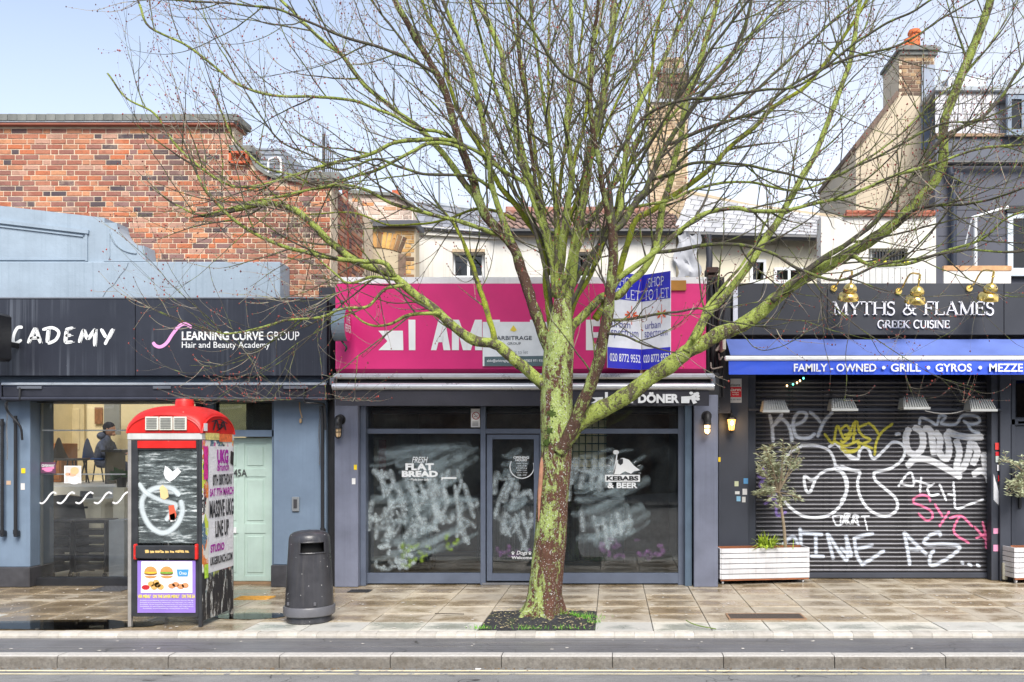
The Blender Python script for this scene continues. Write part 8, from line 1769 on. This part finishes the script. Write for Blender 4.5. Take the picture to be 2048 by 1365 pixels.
# limbs, traced; each with its own depth going away from the street (+) or towards it (-)
LIMBS = [
 # name, material, r0, r1 (px at the trunk's distance), dY start, dY end, points
 ('limb', m_bg, 16, 6, -.02, -.5, [(1108, 790), (1085, 767), (1060, 745), (1038, 727), (1003, 697), (985, 688), (945, 681), (910, 657), (874, 624), (839, 596), (804, 566), (780, 549), (725, 529), (693, 512), (652, 477), (622, 444), (593, 421), (543, 406), (505, 412), (470, 420)]),
 ('limb', m_bg, 6.5, 2.5, -.4, -.9, [(790, 555), (769, 526), (725, 522), (681, 520), (593, 500), (534, 480), (493, 459), (464, 436), (441, 415), (414, 386), (395, 350)]),
 ('limb', m_by, 9, 3, -.12, .3, [(985, 690), (987, 671), (973, 622), (963, 587), (952, 552), (934, 500), (910, 453), (890, 425)]),
 ('limb', m_bg, 5, 2, -.25, -.1, [(880, 628), (865, 627), (816, 631), (781, 648), (750, 652), (722, 642), (690, 612)]),
 ('limb', m_bg, 4.5, 1.8, -.35, -1.0, [(812, 572), (790, 574), (769, 580), (734, 613), (687, 617), (640, 636), (575, 639), (538, 650), (462, 668), (430, 664)]),
 ('limb', m_bg, 4.5, 1.8, -.4, -.7, [(796, 560), (781, 559), (745, 554), (699, 566), (675, 552), (640, 520)]),
 ('limb', m_bg, 22, 9, .0, -.3, [(1128, 880), (1162, 842), (1214, 814), (1261, 786), (1308, 751), (1355, 720), (1376, 702), (1401, 690), (1437, 667), (1481, 651), (1521, 624), (1555, 596), (1589, 568), (1620, 552), (1650, 535), (1702, 506), (1732, 488), (1767, 463), (1796, 442), (1825, 412), (1850, 385), (1884, 339), (1888, 258), (1900, 211), (1926, 147), (1956, 71), (1978, 10), (1990, -60)]),
 ('limb', m_bg, 12, 5, -.1, .5, [(1372, 705), (1390, 671), (1408, 640), (1425, 617), (1449, 591), (1475, 560), (1502, 524), (1530, 479), (1554, 447), (1579, 401), (1607, 349), (1632, 306), (1656, 243), (1677, 190), (1700, 121), (1712, 55), (1722, -20), (1730, -90)]),
 ('limb', m_gr, 7.5, 3, -.22, -.7, [(1545, 603), (1590, 560), (1650, 515), (1689, 492), (1718, 471), (1747, 447), (1770, 422), (1802, 383), (1841, 330), (1888, 275), (1926, 254), (1969, 232), (2003, 194), (2048, 126), (2090, 60)]),
 ('limb', m_bg, 6, 2.5, -.2, .6, [(1385, 680), (1401, 645), (1416, 610), (1445, 575), (1480, 535), (1510, 490), (1535, 440)]),
 ('limb', m_bb, 17, 11, -.12, -.42, [(1118, 905), (1135, 880), (1151, 842), (1165, 805), (1181, 770), (1195, 730), (1202, 704), (1209, 667), (1216, 634), (1219, 587), (1223, 555), (1227, 506), (1226, 471), (1224, 453)]),
 ('limb', m_bb, 8, 3.5, -.42, -1.2, [(1226, 470), (1217, 435), (1212, 414), (1199, 330), (1185, 256), (1181, 190), (1183, 140), (1185, 92), (1196, 0), (1202, -70)]),
 ('limb', m_gr, 4.5, 2, -.95, -1.6, [(1181, 178), (1160, 165), (1130, 150), (1100, 115), (1080, 80), (1050, 40), (1015, 0), (990, -40)]),
 ('limb', m_gr, 8, 3.5, -.42, -.8, [(1226, 465), (1248, 442), (1273, 400), (1287, 385), (1305, 348), (1324, 304), (1357, 256), (1404, 190), (1441, 147), (1478, 81), (1500, 18), (1515, -60)]),
 ('limb', m_bg, 8.5, 4, -.4, .2, [(1226, 460), (1238, 428), (1246, 370), (1254, 293), (1272, 220), (1313, 147), (1349, 73), (1386, 0), (1410, -70)]),
 ('limb', m_bg, 7.5, 2.5, -.3, -1.0, [(1220, 590), (1238, 557), (1280, 527), (1308, 506), (1361, 460), (1396, 435), (1431, 421), (1480, 418), (1502, 422), (1572, 421), (1625, 408), (1700, 391), (1771, 359), (1864, 330), (1950, 300), (2050, 290)]),
 ('limb', m_bb, 15, 7, .0, .1, [(1108, 720), (1090, 680), (1075, 635), (1060, 592), (1044, 545), (1027, 498), (998, 461), (972, 432), (955, 395), (946, 363), (935, 325), (924, 295), (914, 262), (905, 234), (888, 180), (873, 147), (848, 106), (822, 59), (795, 10), (770, -50)]),
 ('limb', m_bg, 9.5, 3.5, .1, .5, [(960, 412), (948, 390), (929, 369), (905, 332), (884, 305), (845, 263), (818, 240), (786, 216), (731, 172), (687, 114), (650, 85), (621, 59), (566, 4), (530, -40)]),
 ('limb', m_bg, 8.5, 4, .0, -.4, [(1024, 490), (1011, 453), (995, 411), (982, 363), (976, 305), (963, 240), (957, 205), (943, 139), (921, 84), (888, 7), (870, -50)]),
 ('limb', m_bg, 13, 6, .15, .5, [(1120, 660), (1118, 590), (1108, 516), (1092, 464), (1082, 424), (1071, 379), (1055, 345), (1040, 292), (1027, 227), (1009, 154), (1001, 102), (972, 37), (954, 0), (940, -60)]),
 ('limb', m_bb, 5, 3, .05, -.5, [(1076, 400), (1070, 365), (1067, 330), (1058, 270), (1056, 220), (1042, 157), (1037, 80), (1034, 0), (1034, -60)]),
 ('limb', m_by, 10, 4, .3, .9, [(1110, 690), (1098, 620), (1092, 560), (1092, 503), (1071, 464), (1050, 437), (1024, 400), (998, 369), (961, 298), (940, 266), (916, 221), (895, 160), (880, 90), (850, 20), (830, -50)]),
 ('limb', m_bg, 11, 4.5, .2, .1, [(1124, 680), (1120, 590), (1122, 498), (1130, 450), (1137, 403), (1144, 341), (1133, 256), (1138, 200), (1141, 147), (1143, 70), (1141, 0), (1140, -70)]),
 ('limb', m_by, 6, 3, .15, .6, [(1142, 350), (1155, 300), (1166, 264), (1175, 200), (1180, 120), (1200, 40), (1215, -40)]),
 ('limb', m_bg, 13, 7, .1, .6, [(1126, 700), (1135, 610), (1146, 540), (1152, 476), (1162, 430), (1170, 385), (1181, 311), (1203, 220), (1212, 160), (1218, 110), (1229, 0), (1236, -70)]),
 ('limb', m_bg, 12, 6, .0, .2, [(1125, 745), (1135, 690), (1144, 657), (1165, 635), (1181, 617), (1205, 594), (1237, 590), (1261, 565), (1284, 545), (1303, 515), (1317, 462), (1326, 409), (1340, 365), (1349, 325), (1361, 278), (1375, 190), (1393, 154), (1408, 92), (1430, 22), (1448, -50)]),
 ('limb', m_by, 9, 4, .1, .8, [(1190, 640), (1220, 590), (1238, 541), (1255, 488), (1270, 444), (1308, 418), (1343, 392), (1379, 369), (1417, 339), (1466, 289), (1502, 261), (1554, 211), (1607, 176), (1643, 135), (1680, 84), (1731, 7), (1760, -50)]),
 ('limb', m_by, 8, 3, .3, 1.2, [(1130, 660), (1150, 600), (1175, 560), (1200, 500), (1225, 440), (1240, 380), (1262, 320), (1290, 250), (1300, 180), (1310, 80), (1330, -20)]),
 ('limb', m_bg, 5.5, 2, -.1, -.9, [(924, 292), (908, 282), (850, 279), (792, 284), (752, 303), (713, 316), (660, 329), (600, 348), (566, 359), (511, 374), (456, 370), (383, 322), (346, 286), (310, 227), (255, 198), (215, 147)]),
 ('limb', m_bg, 5, 2, -.1, -.6, [(930, 300), (905, 290), (858, 287), (824, 303), (792, 321), (752, 342), (700, 356), (658, 371), (585, 388), (511, 403), (453, 418), (400, 430), (350, 410)]),
 ('limb', m_bg, 6, 2.2, .05, -.3, [(1000, 470), (971, 461), (924, 445), (884, 435), (831, 421), (787, 408), (752, 390), (726, 379), (694, 371), (640, 372), (580, 350), (520, 330), (470, 280), (440, 220)]),
 ('limb', m_gr, 4.5, 1.8, .0, -.8, [(985, 380), (974, 371), (945, 355), (897, 350), (845, 348), (805, 337), (765, 321), (739, 321), (713, 332), (670, 340), (620, 310), (560, 280), (520, 230)]),
 ('limb', m_by, 4.5, 1.8, .2, .9, [(1030, 440), (1000, 425), (960, 418), (930, 425), (890, 440), (840, 448), (780, 450), (720, 430), (680, 425), (620, 430)]),
 ('limb', m_bg, 5.5, 2.5, .15, -.4, [(1080, 420), (1053, 371), (1016, 348), (963, 308), (929, 290), (880, 265), (830, 255), (770, 225), (700, 200), (630, 195), (540, 190), (470, 165), (380, 95), (300, 55), (280, 10)]),
 ('limb', m_gr, 4.5, 2, -.1, -1.2, [(870, 145), (820, 120), (760, 95), (690, 75), (620, 45), (560, 20), (480, 10), (350, 0)]),
 ('limb', m_gr, 5, 2, .0, -.5, [(1340, 290), (1396, 264), (1466, 239), (1519, 222), (1570, 180), (1640, 140), (1720, 110), (1800, 90), (1880, 40), (1950, 0)]),
 ('limb', m_gr, 4.5, 1.8, .1, -.9, [(1300, 360), (1347, 345), (1375, 330), (1417, 325), (1487, 330), (1560, 345), (1640, 360), (1720, 330), (1800, 290), (1880, 250), (1960, 240), (2050, 200)]),
 ('limb', m_gr, 5, 2, -.1, -1.4, [(1310, 505), (1360, 500), (1410, 490), (1480, 490), (1540, 505), (1600, 540), (1680, 560), (1760, 530), (1850, 515), (1930, 500), (2010, 505), (2060, 500)]),
 ('limb', m_bg, 5, 2, -.2, -1.2, [(1700, 507), (1740, 530), (1800, 530), (1850, 518), (1900, 500), (1960, 480), (2010, 440), (2060, 420)]),
 ('limb', m_gr, 4.5, 2, -.3, -1.5, [(1800, 440), (1830, 420), (1880, 412), (1930, 410), (1980, 400), (2050, 375)]),
 ('limb', m_bg, 4, 1.8, -.1, .4, [(1240, 420), (1290, 410), (1340, 400), (1420, 370), (1500, 365), (1580, 380), (1650, 365), (1730, 320), (1800, 270), (1870, 200), (1930, 150), (2000, 60)]),
 ('limb', m_gr, 4.5, 2, -.5, -1.8, [(1205, 360), (1235, 310), (1260, 270), (1300, 225), (1370, 200), (1440, 195), (1520, 180), (1600, 170), (1680, 110), (1750, 60), (1830, 20), (1900, -30)]),
 ('limb', m_gr, 4, 1.8, -.2, -1.0, [(1215, 640), (1250, 640), (1310, 630), (1350, 625), (1400, 618), (1440, 640), (1500, 650)]),
 ('limb', m_gr, 3.5, 1.6, -.3, -1.3, [(1215, 668), (1250, 672), (1290, 690), (1335, 702)]),
]
for k, (e, d1, r0, m_, st_) in enumerate(((845, .9, 5.5, m_gr, 0), (915, -1.0, 6, m_bg, 1), (990, 1.5, 6.5, m_by, 2), (1062, -1.3, 5.5, m_bg, 0), (1098, 1.2, 6.5, m_by, 1), (1168, 1.7, 7, m_by, 2), (1262, -1.0, 5.5, m_bg, 0), (1285, 1.6, 7, m_bg, 1), (1350, 1.1, 6, m_by, 2), (1470, 1.3, 6.5, m_bg, 1), (1545, -1.1, 5.5, m_gr, 0), (1620, .9, 6, m_bg, 2), (1790, .5, 5.5, m_gr, 1), (700, .7, 5, m_gr, 2))):   # the many upright stems of the fan
    s_ = (1116 + (e - 1122) * .03, 640 - st_ * 45); LIMBS.append(('limb', m_, r0, 2.6, .1 + st_ * .1 * (1 if d1 > 0 else -1), d1, [s_] + [(s_[0] + (e - s_[0]) * (t_ ** 1.25) + 9 * math.sin(k * 2 + t_ * 5), s_[1] + (-60 - s_[1]) * t_) for t_ in (.12, .26, .4, .55, .7, .85, 1.)]))
def limb_curve(pts, d0, d1, r0, r1):
    m = len(pts); L = [0]
    for a, b in zip(pts[:-1], pts[1:]): L.append(L[-1] + math.hypot(b[0] - a[0], b[1] - a[1]))
    P = [W(a, b, YT0 + d0 + (d1 - d0) * (l / L[-1]) ** 1.1) for (a, b), l in zip(pts, L)]
    c = catmull(P, 11 if r0 > 6 else 6); k = len(c); return c, [(r0 + (r1 - r0) * (i / (k - 1)) ** .8) * YT0 / F for i in range(k)]
sec = MB(); tws = MB(); buds = MB(); allb = []
def clampY(p):
    if p.z < 4.4 and p.y > 11.2: p.y = 11.2 - (p.y - 11.2) * .3
    if p.y > 12.6 and p.z < 6.8: p.y = 12.6
    if p.z < 2.35: p.z = 2.35 + (2.35 - p.z) * .3
    return p
OCT = [(1, 0, 0), (-1, 0, 0), (0, 1, 0), (0, -1, 0), (0, 0, 1), (0, 0, -1)]; OF = [(0, 2, 4), (2, 1, 4), (1, 3, 4), (3, 0, 4), (2, 0, 5), (1, 2, 5), (3, 1, 5), (0, 3, 5)]
def bud(p, s): buds.add([(p.x + a * s, p.y + b * s, p.z + c * s * 1.35) for a, b, c in OCT], OF)
def grow(p, d, L, bend, wob, seg):
    pts = [p.copy()]; q = p.copy(); d = d.normalized(); st = L / seg
    for i in range(seg):
        d = (d + Vector((rnd(-wob, wob), rnd(-wob, wob), rnd(-wob, wob))) + Vector((0, 0, bend))).normalized(); q = clampY(q + d * st); pts.append(q.copy())
    return pts
def side_dir(t, ang):
    o = t.orthogonal().normalized(); o = Matrix.Rotation(rnd(0, 2 * math.pi), 3, t) @ o; return (t * math.cos(ang) + o * math.sin(ang)).normalized()
def inview(p, m=60):
    px, py = CX + p.x / p.y * F, CY - (p.z - H) / p.y * F; return (226 + .12 * max(0, 600 - py) * (py > 330)) - 2 * m + 120 < px < 2048 + m and -m < py < 1365 + m
for nm, mat, r0, r1, d0, d1, pts in LIMBS:
    c, r = limb_curve(pts, d0, d1, r0 * .82, r1 * .82)
    r = [k * (1 + .07 * noise.noise(p * 6)) for p, k in zip(c, r)]
    c = [p + Vector((noise.noise(p * 4), 0, noise.noise(p * 4 + Vector((9, 0, 0))))) * .012 for p in c]
    ns = 18 if r0 > 8 else 9; lm = MB().tube(c, r, ns)
    for i, p in enumerate(c):                          # swellings, flutes and old knots
        for k in range(ns):
            q = Vector(lm.v[i * ns + k]); e = q - p; lm.v[i * ns + k] = tuple(p + e * (1 + .13 * noise.noise(q * 7) + .08 * noise.noise(q * 19) + .5 * max(0, noise.noise(q * 4.2 + Vector((3, 8, 1))) - .42)))
    lm.build(nm, mat, tree, smooth=True, ang=180)
    tot = sum((b - a).length for a, b in zip(c[:-1], c[1:])); allb.append((c, r, tot, r0))
EXT = []
for c, r, tot, r0 in list(allb):                       # side branches between the traced limbs and the fine growth
    if r0 < 4.4: continue
    acc = 0; nxt = tot * (.34 if r0 > 9 else .25) + rnd(0, .2)
    for i in range(len(c) - 1):
        acc += (c[i + 1] - c[i]).length
        if acc < nxt: continue
        nxt = acc + rnd(.6, 1.1)
        if not inview(c[i], 150): continue
        t = (c[i + 1] - c[i]).normalized(); d = side_dir(t, R(rnd(22, 48))); L = rnd(.8, 1.9); L = min(L, .8) if CX + c[i].x / c[i].y * F < 480 else L; seg = int(L / .08); q = grow(c[i], d, L, rnd(-.005, .05), .085, seg); rb = min(r[i] * .6, rnd(.009, .016)); rq = [rb * (1 - .75 * k / seg) for k in range(seg + 1)]
        if CX + q[-1].x / q[-1].y * F < 240: continue
        sec.tube(q, rq, 6, cap=False); EXT.append((q, rq, L, 4))
allb += EXT
SEC = []
for c, r, tot, r0 in allb:
    acc = 0; nxt = tot * (.3 if r0 > 9 else .15) + rnd(0, .2)
    for i in range(len(c) - 1):
        acc += (c[i + 1] - c[i]).length
        if acc < nxt: continue
        nxt = acc + rnd(.2, .42) * (1.25 if r0 > 9 else 1)
        if not inview(c[i], 250): continue
        t = (c[i + 1] - c[i]).normalized(); d = side_dir(t, R(rnd(28, 62))); d.y *= .8
        L = rnd(.4, 1.35) * (1.15 if r0 < 9 else 1) * (.65 + .6 * (acc / tot)); rr0 = min(r[i] * .55, rnd(.005, .0125))
        SEC.append((c[i], d, L, rr0))
    # leader at the tip
    if inview(c[-1]): SEC += [(c[-1], (c[-1] - c[-2]) + side_dir((c[-1] - c[-2]).normalized(), .5) * .01 * k, rnd(.3, .7), r[-1] * .8) for k in range(2)]
for p, d, L, rr0 in SEC:
    seg = max(6, int(L / .07)); pts = grow(p, d, L, rnd(.0, .085), .11, seg)
    if CX + pts[-1].x / pts[-1].y * F < 214 or CX + p.x / p.y * F < 226: continue
    sec.tube(pts, [rr0 * (1 - .78 * k / seg) + .0008 for k in range(seg + 1)], 5, cap=False)
    for k in range(2, seg + 1):
        for _ in range(1 if random.random() < .95 else 2):
            if random.random() < .68 or not inview(pts[k]): continue
            t = (pts[k] - pts[k - 1]).normalized(); dd = side_dir(t, R(rnd(22, 65))) if k < seg else t; L2 = rnd(.16, .55)
            s2 = max(4, int(L2 / .05)); q = grow(pts[k], dd, L2, rnd(-.01, .2), .13, s2); ra = min(.0042, rr0 * .65)
            tws.tube(q, [ra * (1 - .6 * j / s2) for j in range(s2 + 1)], 3, cap=False)
            for j in range(1, s2 + 1):
                if random.random() < .42: bud(q[j] + Vector((rnd(-.006, .006), rnd(-.006, .006), rnd(-.006, .006))), rnd(.004, .0075))
            bud(q[-1], rnd(.006, .01))
            if random.random() < .3:
                b = q[s2 // 2]; q2 = grow(b, side_dir((q[-1] - q[0]).normalized(), .8), L2 * .5, .08, .2, 4); tws.tube(q2, [ra * .7, ra * .6, ra * .5, ra * .45, ra * .4], 3, cap=False); bud(q2[-1], .008); bud(q2[2], .006)
sec.build('branches', m_gr, tree, kind='stuff', recalc=False, smooth=False)
tws.build('twigs', m_tw, tree, kind='stuff', recalc=False); buds.build('buds', m_bud, tree, kind='stuff', recalc=False)
print('TREE', len(SEC), len(sec.f), len(tws.f), len(buds.f))
